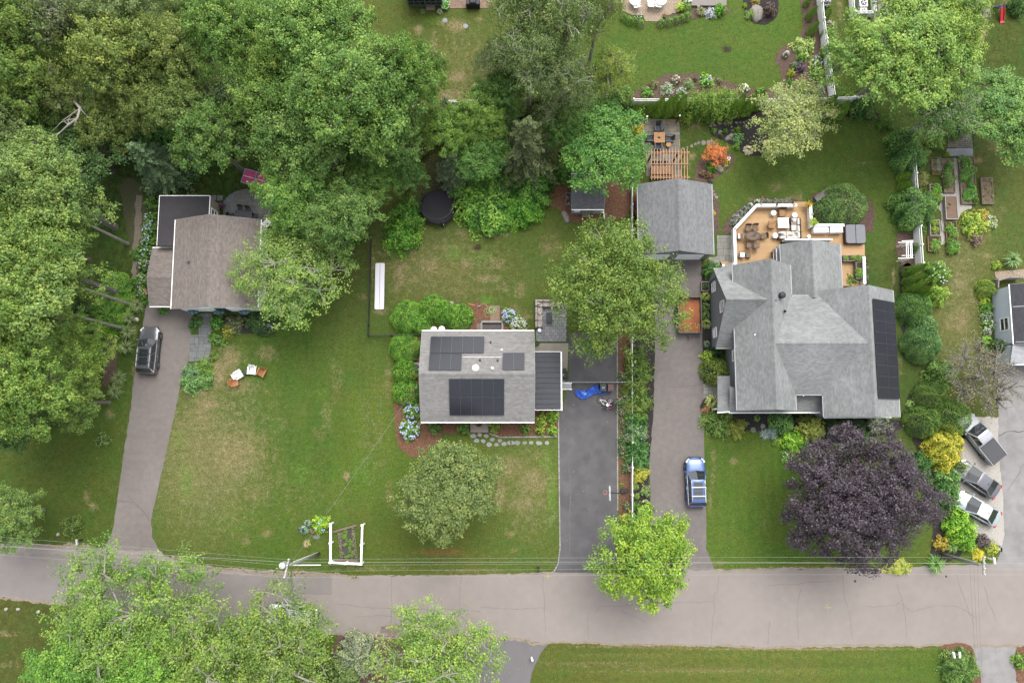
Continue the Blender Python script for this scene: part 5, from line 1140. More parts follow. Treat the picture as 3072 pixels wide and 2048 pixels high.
 if sunroof:
  g=MB()
  for x0,x1 in((ft-.95,ft-.20),(ft-1.75,ft-1.0)):g.box(((x0+x1)/2,0,top-.005),(x1-x0,wt*1.25,.012))
  o=g.build('sunroof',CGLASS,roof)
 if rails:
  for s in(-1,1):g=MB();g.tube([(rt+.1,s*wt*.93,top-.05),(rt+.25,s*wt*.93,top+.03),(ft-.25,s*wt*.93,top+.03),(ft-.08,s*wt*.93,top-.05)],.028,6);g.build('roof_rail',rails,t)
 if bars:
  for f in(.28,.68):x=rt+(ft-rt)*f;g=MB();g.bar((x,-wt*.98,top+.055),(x,wt*.98,top+.055),.075,.03);g.build('cross_bar',bars,t)
 if kind=='suv' and bars is None or kind=='sedan':
  g=MB();g.bar((rt+.28,0,top-.03),(rt+.12,0,top+.06),.03,.05);g.build('antenna',BLACKP,t)
 # wheels
 wr=.36 if kind!='sedan' else.32
 for fx in(-.60,.62):
  for s in(-1,1):
   x,y=fx*h,s*(w-.10);g=MB();g.tube([(x,y-.12,wr),(x,y+.12,wr)],wr,18);wo_=g.build('wheel',TYRE,t)
   g=MB();g.tube([(x,y+s*.10,wr),(x,y+s*.128,wr)],wr*.64,14)
   g.build('rim',rimm,wo_)
   g=MB()
   for q in range(5):a=q*2*pi/5;g.bar((x,y+s*.132,wr),(x+cos(a)*wr*.6,y+s*.132,wr+sin(a)*wr*.6),.02,.05,up=(0,1,0))
   g.build('spokes',BLACKP,wo_)
 for s in(-1,1):
  g=MB();g.bar((h*.93,s*w*.62,belt*.78),(h*.80,s*w*.93,belt*.82),.16,.13);g.build('headlight',HEAD,t)
  g=MB();g.bar((-h*.985,s*w*.62,belt*.86),(-h*.93,s*w*.93,belt*.88),.10,.12);g.build('taillight',TAIL,t)
  g=MB();g.bar((fb-.05,s*(w+.01),belt*.98),(fb-.02,s*(w+.2),belt*1.03),.12,.12);g.build('mirror',pm,t,bevel=.02)
  for f in(-.28,.16):
   g=MB();g.bar((f*h,s*(w+.005),belt*.80),(f*h+.18,s*(w+.005),belt*.80),.02,.03);g.build('door_handle',CHROME if rails else pm,t)
  g=MB();g.bar((-.5*h,s*(w*.96),z0+.05),(.52*h,s*(w*.96),z0+.05),.10,.09);g.build('sill',BLACKP,t)
 g=MB();g.box((h*.985,0,.42),(.12,Wd*.66,.2));g.build('bumper',BLACKP,t,bevel=.03)
 g=MB();g.box((-h*.99,0,.44),(.12,Wd*.76,.2));g.build('bumper',BLACKP,t,bevel=.03)
 g=MB();g.box((h*.965,0,belt*.72),(.08,Wd*.34,.12));g.build('grille',CHROME if rails else BLACKP,t,bevel=.02)
 g=MB() # wiper blades and hood creases
 for s in(-1,1):g.bar((fb+.02,s*w*.1,belt+.05),(fb-.16,s*w*.1+w*.45,belt+.14),.025,.02)
 g.build('wipers',BLACKP,t)['kind']='stuff'
 for s in(-1,1):
  g=MB();g.bar((h*.86,s*w*.46,belt*.915),(fb+.06,s*w*.58,belt*1.012),.035,.02);g.build('hood_crease',pm,t)
 if kind=='pickup':
  g=MB();g.box((-.60*h,0,belt+.05),(.80*h-.10,Wd*.90,.09));g.build('bed_cover',mat('tonneau_vinyl',A(98,98,102),.7,.06),t,bevel=.025)
  for s in(-1,1):g=MB();g.bar((-1.0*h+.04,s*w*.955,belt+.025),(-.2*h,s*w*.955,belt+.025),.06,.05);g.build('bed_rail',pm,t)
 return t
def heading(k,x0,y0,x1,y1):a,b=P(k,x0,y0,.8),P(k,x1,y1,.8);return atan2(b.y-a.y,b.x-a.x),(a+b)/2
hd,c=heading('suv',290,1430,400,300);car('dark grey car with roof rails parked on the left driveway',c,hd,4.62,1.90,1.66,(.075,.078,.085,1),rails=CHROME,bars=BLACKP,sunroof=True)
hd,c=heading('blu',445,1450,395,215);car('metallic blue car with silver roof bars on the driveway',c,hd,4.68,1.88,1.66,(.035,.075,.20,1),rails=CHROME,bars=CHROME,sunroof=True)
hd,c=heading('s',951,1851,803,1838);car('silver car parked on the street under the twiggy tree',c,hd,4.7,1.86,1.66,(.52,.54,.56,1),rails=CHROME)
hd,c=heading('rc',535,625,118,110);car('silver pickup truck with grey bed cover on the gravel',c,hd,5.2,1.86,1.76,(.28,.29,.31,1),'pickup',cat='truck',name='pickup_truck')
hd,c=heading('rc',515,1005,62,690);car('charcoal sedan between the pickup and the pale sedan',c,hd,4.6,1.8,1.45,(.10,.10,.115,1),'sedan')
hd,c=heading('rc',528,1330,52,1062);car('pale silver sedan nearest the street on the gravel',c,hd,4.5,1.76,1.44,(.27,.32,.33,1),'sedan',roofcol=(.44,.46,.46,1))
# bicycles -----------------------------------------------------------------------------------------
def bicycle(label,loc,rz,col,size=1.0,lie=0.0,basket=None):
 t=thing('bicycle',label,'bicycle',loc,rz,'bicycles at the driveway edge');
 M=Matrix.Rotation(lie,4,'X')@Matrix.Scale(size,4);fm=mat('bike_%d'%int(col[0]*100+col[2]*10),col,.35,.05)
 q=lambda x,y,z:M@Vector((x,y,z))+Vector((0,0,.03 if lie else 0));R=.33
 for x in(-.52,.52):
  g=MB();g.tube([q(x+R*cos(a*pi/9),0,R+R*sin(a*pi/9))for a in range(19)],.022*size,6,cap=False);w_=g.build('wheel',TYRE,t)
  g=MB()
  for a in range(6):g.tube([q(x-R*cos(a*pi/6),0,R-R*sin(a*pi/6)),q(x+R*cos(a*pi/6),0,R+R*sin(a*pi/6))],.006,4)
  g.build('spokes',GREYMETAL,w_)
 g=MB()
 for a,b_ in(((-.52,0,.33),(-.08,0,.30)),((-.08,0,.30),(-.22,0,.78)),((-.20,0,.74),(.36,0,.78)),((-.08,0,.30),(.38,0,.68)),((.34,0,.86),(.52,0,.33)),((-.52,0,.33),(-.2,0,.72))):g.tube([q(*a),q(*b_)],.026*size,6)
 g.build('frame',fm,t)
 g=MB();g.tube([q(.28,-.28,.98),q(.36,-.1,.98),q(.36,.1,.98),q(.28,.28,.98)],.017,6);g.tube([q(.34,0,.84),q(.35,0,.98)],.02,6);g.build('handlebar',GREYMETAL,t)
 g=MB();g.blob(q(-.24,0,.84),(.14*size,.08*size,.05*size),8,5,.05);g.build('saddle',BLACKP,t,smooth=True)
 g=MB();g.bar(q(-.08,-.16,.2),q(-.08,.16,.4),.05,.02);g.build('pedals',BLACKP,t)
 if basket:g=MB();b0=q(.5,0,.88);g.lathe(b0,[(.11,0),(.15,.2),(.14,.2),(.10,.02)],10);g.build('basket',basket,t)
 return t
WHT=(.7,.68,.62,1)
bicycle('white bicycle lying flat below the blue tarpaulin',P('bike',1230,720),-.12,WHT,.95,1.45)
bicycle('pink bicycle nearest the fallen white one',P('bike',1330,840),3.16,(.55,.06,.30,1),.78)
bicycle('pale blue child bicycle in the middle of the bike row',P('bike',1340,905),3.10,(.45,.6,.75,1),.7,basket=WHITE)
bicycle('red bicycle lowest in the bike row',P('bike',1325,975),3.18,(.5,.03,.03,1),.85)
g=MB();c=P('bike',1470,900)
bk=thing('bike_rack','low black bike rack against the granite edging','bike rack',(c.x,c.y,0))
for i in range(5):g=MB();y=c.y-.55+i*.28;g.tube([(c.x-.1,y,0),(c.x-.1,y,.4),(c.x+.14,y,.4),(c.x+.14,y,0)],.018,5);g.build('hoop',DARKMETAL,bk,world=True)
# trailer with orange bed ---------------------------------------------------------------------------
def trailer():
 z=.75;q=PL('21',[(1140,478),(1300,472),(1304,722),(1150,724)],z);c=sum(q,Vector())/4;t=thing('dump_trailer','grey open trailer with a rusty orange bed','trailer',(c.x,c.y,0));x0,x1=(q[0].x+q[3].x)/2,(q[1].x+q[2].x)/2;y1,y0=q[0].y,q[2].y
 b=MB();b.box((c.x,c.y,.46),(x1-x0-.1,y1-y0-.1,.05));b.build('bed',mat('orange_ply',A(196,120,76),.8,.16,1.2,30,col2=A(160,98,70),big=.2),t,world=True)
 for i,(p,d)in enumerate((((x0,c.y),(.09,y1-y0)),((x1,c.y),(.09,y1-y0)),((c.x,y0),(x1-x0-.1,.09)),((c.x,y1),(x1-x0-.1,.09)))):b=MB();b.box((p[0],p[1],.70),(d[0],d[1],.48));b.build('side_board',mat('grey_board',A(134,128,124),.8,.15,8,40),t,world=True)
 for s in(x0-.12,x1+.02):
  for dy in(-.5,.4):b=MB();b.tube([(s-.09,c.y+dy,.32),(s+.09,c.y+dy,.32)],.32,14);b.build('wheel',TYRE,t,world=True)
 b=MB();b.bar((c.x,y0-.05,.42),(c.x,y0-.55,.42),.1,.08);b.build('hitch',DARKMETAL,t,world=True)
trailer()
# ================================================================ FENCES, POLES, WIRES
def fence(label,pts,h=1.65,sp=2.4,lattice=True,mt=WHITE,name='fence'):
 """privacy fence along world points: posts with caps, solid panels, rails, open picket top"""
 pts=[Vector((p[0],p[1],0))for p in pts];t=thing(name,label,'fence',tuple(pts[0]));posts=[]
 for a,b_ in zip(pts[:-1],pts[1:]):
  d=b_-a;n=max(1,round(d.length/sp));u=d.normalized()
  for i in range(n):
   p,q=a.lerp(b_,i/n),a.lerp(b_,(i+1)/n);posts.append(p)
   hp=h-.38 if lattice else h;m=MB();m.bar(p+u*.06+Vector((0,0,hp/2+.04)),q-u*.06+Vector((0,0,hp/2+.04)),.04,hp-.08);m.build('panel',mt,t,world=True)
   for z in((hp,h)if lattice else(h,)):m=MB();m.bar(p+u*.06+Vector((0,0,z)),q-u*.06+Vector((0,0,z)),.05,.05);m.build('rail',mt,t,world=True)
   if lattice:
    m=MB();k=int((q-p).length/.11)
    for j in range(1,k):s=p.lerp(q,j/k);m.box((s.x,s.y,(hp+h)/2),(.025,.035,h-hp-.06),atan2(u.y,u.x))
    m.build('pickets',mt,t,world=True)['kind']='stuff'
 posts.append(pts[-1])
 for p in posts:m=MB();m.box((p.x,p.y,h/2+.06),(.13,.13,h+.12));m.box((p.x,p.y,h+.15),(.17,.17,.06),top=.3);m.build('post',mt,t,world=True)
 return t
fence('white fence between the two driveways',px([(1893,545),(1893,860),(1892,1180),(1893,1400),(1893,1565)]),1.1,lattice=False)
fence('white fence behind the evergreen screen',px([(1894,318),(2140,318),(2320,317),(2488,313)]))
fence('white fence running to the top edge beside the brown mulch bed',px([(2488,313),(2472,200),(2455,80),(2447,-20)]))
fence('short white fence right of the corner evergreen',px([(2488,313),(2600,308)]))
fence('white fence piece visible below the top lawn',px([(1345,322),(1470,320)]))
fence('white fence beside the raised beds',px([(2722,480),(2730,590),(2738,690),(2745,800)]))
fence('white fence seen through the right hand trees',px([(2880,318),(2990,316)]),1.2)
# black aluminium fence on the left of the back yard: every picket its own bar
def bar_fence(label,pts,h=1.25):
 t=thing('metal_fence',label,'fence',tuple(pts[0]));m=MB();i=0
 for a,b_ in zip(pts[:-1],pts[1:]):
  a,b_=Vector((a[0],a[1],0)),Vector((b_[0],b_[1],0));n=int((b_-a).length/.12);u=(b_-a).normalized()
  for z in(.18,h-.15,h-.02):r=MB();r.bar(a+Vector((0,0,z)),b_+Vector((0,0,z)),.03,.03);r.build('rail',DARKMETAL,t,world=True)
  for k in range(n):p=a.lerp(b_,k/n);s=MB();s.box((p.x,p.y,h/2),(.022,.022,h));s.build('picket',DARKMETAL,t,world=True)
  for k in range(int((b_-a).length/2.2)+1):p=a+u*min(k*2.2,(b_-a).length);s=MB();s.box((p.x,p.y,h/2+.03),(.06,.06,h+.06));s.build('post',DARKMETAL,t,world=True)
 return t
bar_fence('black metal picket fence beside the gym mat',px([(1115,715),(1108,1009),(1178,1009),(1262,1006)]))
# chain-link double gate across the dark driveway
def gate():
 a,b_=P('bike',210,375),P('bike',1720,380);t=thing('driveway_gate','grey chain link gate across the dark driveway','gate',tuple(a));h=1.2
 for z in(.1,h):m=MB();m.tube([a+Vector((0,0,z)),b_+Vector((0,0,z))],.03,6);m.build('rail',GREYMETAL,t,world=True)
 for f in(0,.17,.37,.57,.82,1):p=a.lerp(b_,f);m=MB();m.tube([p,p+Vector((0,0,h+.06))],.04,8);m.build('post',GREYMETAL,t,world=True)
 m=MB();n=60
 for k in range(n):p=a.lerp(b_,k/n);q=a.lerp(b_,min(1,(k+3)/n));m.tube([p+Vector((0,0,.1)),q+Vector((0,0,h))],.006,3);m.tube([q+Vector((0,0,.1)),p+Vector((0,0,h))],.006,3)
 m.build('mesh',GREYMETAL,t,world=True)['kind']='stuff'
gate()
# slatted white gate leaf folded beside the porch
t=thing('slatted_gate','white slatted gate panel beside the porch gutter','gate',tuple(P('bike',320,460)))
for i in range(14):m=MB();a,b_=P('bike',222+i*15,388,1.0),P('bike',222+i*15,525,.15);m.bar(a,b_,.03,.02);m.build('slat',WHITE,t,world=True)
for y in(385,528):m=MB();z=1.0 if y==385 else.15;m.bar(P('bike',210,y,z),P('bike',440,y,z),.07,.05);m.build('rail',WHITE,t,world=True)
# utility poles ------------------------------------------------------------------------------------
WOODP=mat('pole_wood',A(160,164,150),.9,.16,4,30);INSUL=mat('insulator',A(235,238,235,.8),.4,.05);WIRE=mat('wire',A(190,200,192,.5),.5,.05);WIRED=mat('dark_wire',(.05,.05,.05,1),.6,.05)
PH=9.4
def pole(label,k,bx,by,tx,ty,arm,xf=True):
 a=P(k,bx,by,0);e=P(k,tx,ty,PH);t=thing('utility_pole',label,'utility pole',tuple(a))
 m=MB();m.tube([a-Vector((0,0,.3)),a.lerp(e,.5),e+(e-a).normalized()*.4],[.17,.15,.12],12);m.build('pole',WOODP,t,world=True,smooth=True)
 m=MB();m.tube([a.lerp(e,.02)+Vector((0,.16,0)),a.lerp(e,.93)+Vector((0,.14,0))],.03,6);m.build('conduit',WHITE,t,world=True)
 p,q=[P(k,x,y,PH)for x,y in arm];m=MB();m.bar(p,q,.12,.14);m.build('cross_arm',mat('arm_grey',A(214,216,214),.7,.08),t,world=True)
 for f in(.03,.35,.65,.97):c=p.lerp(q,f)+Vector((0,0,.07));m=MB();m.lathe(c,[(.03,0),(.03,.06),(.06,.08),(.06,.13),(.03,.2),(0,.21)],8);m.build('insulator',INSUL,t,world=True,smooth=True)
 if xf:
  c=P(k,370,1205,PH-1.1);m=MB();m.lathe(c,[(.24,-.45),(.27,-.42),(.27,.40),(.28,.42),(.20,.50),(.08,.53),(.08,.6)],16);m.build('transformer',mat('transformer_grey',A(225,228,226,.7),.45,.04),t,world=True,smooth=True)
  m=MB();m.bar(P(k,560,1205,PH-2.2),P(k,1190,1203,PH-2.2),.07,.06);m.build('service_arm',INSUL,t,world=True)
 return p,q,e
pL=pole('wooden utility pole with transformer beside the white garden frame','pole',1150,955,545,1190,((495,1062),(395,1480)))
pR=pole('wooden utility pole at the right end of the street','32',1200,686,1445,748,((1484,695),(1486,820)),False)
def wire(label,a,b_,sag=.35,r=.012,mt=WIRE,n=14):
 a,b_=Vector(a),Vector(b_);m=MB();m.tube([a.lerp(b_,i/n)-Vector((0,0,sag*4*(i/n)*(1-i/n)))for i in range(n+1)],r,4)
 o=m.build('overhead_wire',mt);tag(o,label,'wire','overhead lines along the street');return o
for i,f in enumerate((.03,.35,.65,.97)):
 nm=('northernmost','second','third','southernmost')[i];a=pL[0].lerp(pL[1],f)+Vector((0,0,.28));b_=pR[0].lerp(pR[1],f)+Vector((0,0,.28));wire(nm+' overhead wire from the transformer pole to the right pole',a,b_,.5,.006)
 e=P('02',0,(520,540,560,640)[i],PH)-Vector((16,-.6,0));wire(nm+' overhead wire from the transformer pole toward the left edge',a,e,.4,.006)
 wire(nm+' overhead wire from the right pole off the right edge',b_,b_+Vector((14,-.2,0)),.2,.006)
m1=P('pole',560,1150,7.4);m2=P('32',1440,745,7.4);wire('thick telephone cable strung below the wires to the right',m1,m2,.6,.013,mat('cable_grey',A(180,186,182,.5),.6));wire('thick telephone cable going left from the transformer pole',m1,P('02',0,575,7.4)-Vector((14,0,0)),.5,.013,mat('cable_grey',A(180,186,182,.5),.6))
wire('pale service drop running to the small solar-roof house',P('pole',600,1080,7.8),P('11',1112,1078,3.2),.5,.006)
for i,(x,y)in enumerate(((500,1420),(560,1400),(620,1560),(540,1600))):wire(('leftmost','second','third','last')[i]+' dark wire crossing the street from the transformer pole',P('pole',548,1230,8.0),P('12',190+i*36,1080,6.5)+Vector((0,-8,0)),.3,.010,WIRED)
for i in range(3):wire(('left','middle','right')[i]+' thin wire crossing the street from the right pole',P('32',1390+i*27,745,7.6),P('32',1440+i*14,1330,6.8)+Vector((0,-6,0)),.2,.006,WIRED)
# ================================================================ PATIOS, DECK, FURNITURE
TEAK=mat('teak',A(214,160,108),.65,.14,6,50);TEAK_D=mat('brown_wood',A(120,84,64),.7,.15,6,50);DECKM=mat('deck_board',A(228,184,130),.6,.07,3,40,attr=True);CEDAR=mat('cedar_rafter',A(232,180,138),.65,.08,6,40)
DARKCH=mat('slate_resin',A(74,80,88),.55,.08);WHITECH=mat('white_resin',(.78,.78,.77,1),.5,.04);ORANGECH=mat('orange_wood',A(208,142,90),.6,.12,8,40);GREENCH=mat('spruce_resin',A(92,116,122),.55,.06)
CUSH=mat('sand_cushion',A(222,216,208,.6),.9,.06,4,40);CUSHG=mat('taupe_cushion',A(208,196,186),.9,.06,4,40);WICK=mat('wicker',A(122,106,92),.8,.2,20,90);MESHB=mat('bronze_mesh',A(128,104,84),.5,.12,20,80);GREYB=mat('grey_boards',A(176,166,160),.8,.12,6,40)
def adirondack(label,loc,rz,mt,group='adirondack chairs',s=1.0):
 t=thing('adirondack_chair',label,'chair',loc,rz,group)
 for i in range(5):m=MB();x=.30-i*.125;m.box((x*s,0,(.36-i*.028)*s),(.11*s,.52*s,.022),ry=.22);m.build('seat_slat',mt,t)
 for i in range(5):
  y=(-.22+i*.11)*s;hh=(.78-abs(i-2)*.06)*s;m=MB();m.bar((-.24*s,y*.85,.26*s),(-.52*s,y*1.15,.26*s+hh*.92),.095*s,.02,up=(1,0,0));m.build('back_slat',mt,t)
 for q in(-1,1):
  m=MB();m.box((.02*s,q*.34*s,.56*s),(.74*s,.14*s,.025));m.build('arm',mt,t);m=MB();m.box((.32*s,q*.29*s,.275*s),(.08*s,.03,.55*s));m.build('leg',mt,t);m=MB();m.bar((.36*s,q*.27*s,.34*s),(-.5*s,q*.27*s,.06*s),.03,.12*s);m.build('side_rail',mt,t)
 m=MB();m.bar((-.4*s,-.3*s,.56*s),(-.4*s,.3*s,.56*s),.06,.03);m.build('back_brace',mt,t);return t
def seat_thing(name,label,cat,loc,rz,mt,w=.62,d=.62,z=.42,back=.45,arms=True,cush=None,group=None,legm=None):
 """chair: frame, seat, curved backrest, arms, four legs"""
 t=thing(name,label,cat,loc,rz,group);legm=legm or mt
 m=MB();m.box((0,0,z),(d*.9,w*.9,.05));m.build('seat',cush or mt,t,bevel=.015)
 m=MB();n=7;secs=[]
 for i in range(n):
  a=(i/(n-1)-.5)*2.0;x,y=-d*.30-d*.22*cos(a),w*.52*sin(a)/sin(1.0)
  secs.append([(x,y,z+.02),(x-.10,y*1.03,z+back),(x-.14,y*1.03,z+back),(x-.05,y,z+.02)])
 loft(m,secs);smoothmesh(m,'backrest',mt,t,50)
 if back:
  for q in(-1,1):
   for x in(-d*.38,d*.4):m=MB();m.tube([(x,q*w*.42,0),(x,q*w*.42,z)],.016,6);m.build('leg',legm,t)
 if arms:
  for q in(-1,1):m=MB();m.tube([(-d*.35,q*w*.5,z+.22),(d*.35,q*w*.5,z+.22),(d*.42,q*w*.48,z)],.02,6);m.build('arm',legm,t)
 return t
def rest_table(name,label,loc,rz,sx,sy,h,mt,legm=None,rings=0,planks=0,group=None,z0=0):
 t=thing(name,label,'table',loc,rz,group);legm=legm or mt
 if planks:
  for i in range(planks):m=MB();w=sy/planks;m.box((0,-sy/2+w*(i+.5),h-.02),(sx,w-.012,.04),v=rnd.uniform(.92,1.08));m.build('plank',mt,t)
 elif rings:
  for i in range(rings):
   f=1-i/rings;a,b_=sx/2*f,sy/2*f;w=sx/2/rings-.012
   for(x,y,dx,dy)in((0,b_-w/2,2*a,w),(0,-b_+w/2,2*a,w),(a-w/2,0,w,2*b_-2*w),(-a+w/2,0,w,2*b_-2*w)):m=MB();m.box((x,y,h-.02),(dx,dy,.04));m.build('plank',mt,t)
  m=MB();m.box((0,0,h-.055),(sx-.05,sy-.05,.02));m.build('under_frame',TEAK_D,t)
 else:m=MB();m.box((0,0,h-.03),(sx,sy,.06));m.build('top',mt,t,bevel=.015)
 for a in(-1,1):
  for b_ in(-1,1):m=MB();m.box((a*(sx/2-.06),b_*(sy/2-.06),(h-.06)/2),(.07,.07,h-.06));m.build('leg',legm,t)
 return t
def drum(name,label,cat,p,r,h,mt,prof=None,group=None,n=18):
 m=MB();m.lathe((0,0,0),prof or[(r*.8,0),(r*.72,h*.5),(r*.9,h*.9),(r,h*.92),(r,h),(r*.96,h+.005)],n);t=thing(name,label,cat,p,0,group);m.build('body',mt,t,smooth=True);smooth_fix(t);return t
def smooth_fix(t):
 for c in t.children:
  try:c.data.set_sharp_from_angle(angle=radians(35))
  except Exception:pass
def pot(label,p,r=.22,h=.3,mt=WHITE,col=(96,140,60),plantr=None,flower=None,group=None):
 t=thing('flower_pot',label,'pot',p,0,group);m=MB();m.lathe((0,0,0),[(r*.7,0),(r,h),(r*1.06,h),(r*1.06,h-.03),(r*.92,h-.03),(r*.9,h-.06)],14);m.build('pot',mt,t,smooth=True)
 c=link('plant',shrub_mesh('loose_s',1),t,(0,0,h-.08),(0,0,rnd.uniform(0,6)),(plantr or r,plantr or r,(plantr or r)*.9),LC(*col))
 if flower:link('flowers',bloom_mesh(2,14,.2),t,(0,0,h-.05),(0,0,0),(plantr or r,plantr or r,(plantr or r)*.9),A(*flower,.75))['kind']='stuff'
 return t
def cushion(t,name,c,d,mt,rz=0,seed=0):m=MB();m.box(c,d,rz);return m.build(name,mt,t,bevel=min(d)*.3)
# ---------------------------------------------------------------- deck of the big house
DZ=.55
def deck():
 o=thing('deck','honey coloured wooden deck with white parapet behind the big house','deck',P('deck',700,700));rr=random.Random(4)
 for poly in([(272,600),(575,290),(1092,290),(1300,300),(1312,570),(1312,760),(900,770),(850,1030),(500,1120),(285,1112)],[(1092,212),(1268,212),(1275,290),(1092,290)],[(1312,560),(1800,560),(1800,816),(1312,816)],[(1700,816),(2090,816),(2094,1400),(1700,1400)],[(65,1052),(215,1052),(215,1160),(100,1160)]):
  q=[(p.x,p.y)for p in PL('deck',poly,DZ)];y=min(p[1]for p in q);y1=max(p[1]for p in q);k=int(y/.14);zz=DZ if poly[0][0]>100 else DZ-.18
  while k*.14<y1:
   c=clip2(clip2(q,1,k*.14+.004,True),1,(k+1)*.14-.004,False);k+=1
   if len(c)>=3:m=MB();m.prism(c,zz-.04,zz,rr.uniform(.93,1.06));m.build('deck_board',DECKM,o,world=True)
  m=MB();cx,cy=sum(p[0]for p in q)/len(q),sum(p[1]for p in q)/len(q);m.prism([(cx+(p[0]-cx)*.98,cy+(p[1]-cy)*.98)for p in q],.0,zz-.05);m.build('skirt',mat('deck_skirt_brown',A(92,74,58),.9),o,world=True)  # skirt block below the boards in one dark brown
 for(a,b_)in(((250,600),(562,266)),((560,262),(1135,262)),((1326,248),(1340,566)),((252,585),(270,1110)),((1372,540),(1802,542)),((2080,985),(2092,1370))):
  p,q=P('deck',*a,DZ+.9),P('deck',*b_,DZ+.9);m=MB();m.bar(p-Vector((0,0,.03)),q-Vector((0,0,.03)),.26,.06);m.build('parapet_cap',WHITE,o,world=True)
  m=MB();m.bar(p-Vector((0,0,.48)),q-Vector((0,0,.48)),.12,.84);m.build('parapet',WHITE,o,world=True)
 m=MB();p=P('deck',1300,757,2.0);m.box((p.x,p.y+.1,DZ+1.0),(4.6,.12,.9));m.build('window_band',WHITE,o,world=True)
 for(x,y)in((92,1130),(235,1100)):p=P('deck',x,y,1.0);m=MB();m.box((p.x,p.y,.7),(.2,.4,1.0));m.build('newel',WHITE,o,world=True)
deck()
dk=lambda x,y,h=0:tuple(P('deck',x,y,DZ+h)[:2])+(DZ,)
for i,(x,y)in enumerate(((805,368),(1102,400),(830,690))):drum('garden_stool',('white drum stool at the wicker chair','white drum stool behind the sofa corner','white drum stool at the end of the sofa')[i],'stool',dk(x,y,.5),.26,.5,WHITE,group='white drum stools on the deck')
rest_table('coffee_table','square white coffee table in front of the sofa',dk(942,510,.45),0,1.08,1.02,.45,WHITECH)
drum('pedestal','small white pedestal table by the gable','table',dk(1305,700,.6),.16,.6,WHITE)
def sofa():
 t=thing('sectional_sofa','L-shaped beige wicker sofa with loose cushions on the deck','sofa',dk(1100,640));o=Vector(dk(1100,640));f=lambda x,y,h:P('deck',x,y,DZ+h)
 for(x0,y0,x1,y1)in((1050,440,1180,740),(872,625,1050,740)):
  a,b_=f(x0,y0,.3),f(x1,y1,.3);m=MB();m.box(((a.x+b_.x)/2,(a.y+b_.y)/2,DZ+.16),(abs(b_.x-a.x),abs(a.y-b_.y),.3));m.build('base',WICK,t,world=True)
 for i,(x,y,w,d)in enumerate(((1095,485,88,90),(1095,580,88,90),(940,665,80,75),(1022,665,80,75),(1100,668,80,75))):c=f(x,y,.42);m=MB();m.box((c.x,c.y,DZ+.38),(w/4.704*.0315,d/4.704*.0315,.15));m.build('seat_cushion',CUSH,t,world=True,bevel=.05)
 for i,(x,y,w,d)in enumerate(((1155,490,34,95),(1158,590,34,95),(1160,680,36,90),(935,715,95,34),(1035,715,95,34),(1115,715,70,34))):c=f(x,y,.7);m=MB();m.box((c.x,c.y,DZ+.56),(w/4.704*.0315,d/4.704*.0315,.38));m.build('back_cushion',CUSH,t,world=True,bevel=.06)
 for i,(x,y,r)in enumerate(((1098,478,.5),(930,660,-.2),(1050,672,.1),(1130,640,.3),(890,650,.1))):c=f(x,y,.6);m=MB();m.blob((c.x,c.y,DZ+.56),(.22,.10 if i else.2,.14),10,6,.04,i,rz=r);m.build('pillow',CUSH,t,world=True,smooth=True)
 for(x,y,w,d)in((1050,465,14,60),(878,690,14,100),(1185,590,10,300)):c=f(x,y,.5);m=MB();m.box((c.x,c.y,DZ+.30),(w/4.704*.0315,d/4.704*.0315,.58));m.build('arm',WICK,t,world=True)
sofa()
seat_thing('wicker_armchair','wicker armchair north of the white coffee table','chair',dk(925,372,.4),-pi/2,WICK,.72,.75,.42,.45,True,mat('tan_cushion',A(196,150,108),.9),'wicker armchairs');seat_thing('wicker_armchair','wicker armchair left of the white coffee table','chair',dk(775,545,.4),-.15+0,WICK,.72,.7,.42,.45,True,mat('tan_cushion',A(196,150,108),.9),'wicker armchairs')
t=thing('dining_table','oval bronze mesh dining table on the deck','table',dk(512,700,.72));m=MB();m.lathe((0,0,.68),[(.78,0),(.84,.015),(.84,.04),(.5,.045),(.0,.045)],26,sx=1.02,sy=.58);m.build('top',MESHB,t,smooth=True);m=MB();m.lathe((0,0,0),[(.3,0),(.28,.03),(.05,.06),(.05,.68)],12);m.build('pedestal',MESHB,t,smooth=True)
for a in range(8):m=MB();a_=a*pi/4;m.bar((0,0,.732),(.8*cos(a_),.46*sin(a_),.732),.018,.012);m.build('spoke',mat('bronze_dark',A(84,66,54),.5),t)
m=MB();m.lathe((0,0,0),[(.16,.0),(.03,.05),(.03,2.0)],8);m=MB();c=P('deck',545,665,DZ+.9);m.tube([c-Vector((.12,.12,0)),c+Vector((.16,.16,.12))],[.04,.07],8);m.build('folded_umbrella',mat('umbrella_grey',A(120,112,104),.8),t,world=True)
for i,(x,y,r,lab)in enumerate(((443,590,-1.6,'mesh chair at the upper left of the oval table'),(545,585,-1.5,'mesh chair at the upper right of the oval table'),(660,697,pi+.1,'mesh chair at the right end of the oval table'),(458,822,1.5,'mesh chair at the lower left of the oval table'),(558,825,1.5,'mesh chair at the lower right of the oval table'),(335,705,.0,'mesh chair with a blue and white towel by the parapet'),(360,960,.0,'mesh chair with a white towel near the steps'))):
 c_=seat_thing('mesh_chair',lab,'chair',dk(x,y,.45),r,MESHB,.56,.56,.42,.42,True,None,'bronze mesh chairs on the deck')
 if i>4:m=MB();m.box((-.18 if i==5 else 0,0,.62 if i==5 else.47),(.2 if i==5 else.46,.46,.05));m.build('towel',mat('towel',A(226,232,246,.75),.9),c_,bevel=.015)
rest_table('mesh_ottoman','low mesh ottoman beside the towel chair',dk(450,968,.4),0,.45,.45,.4,MESHB)
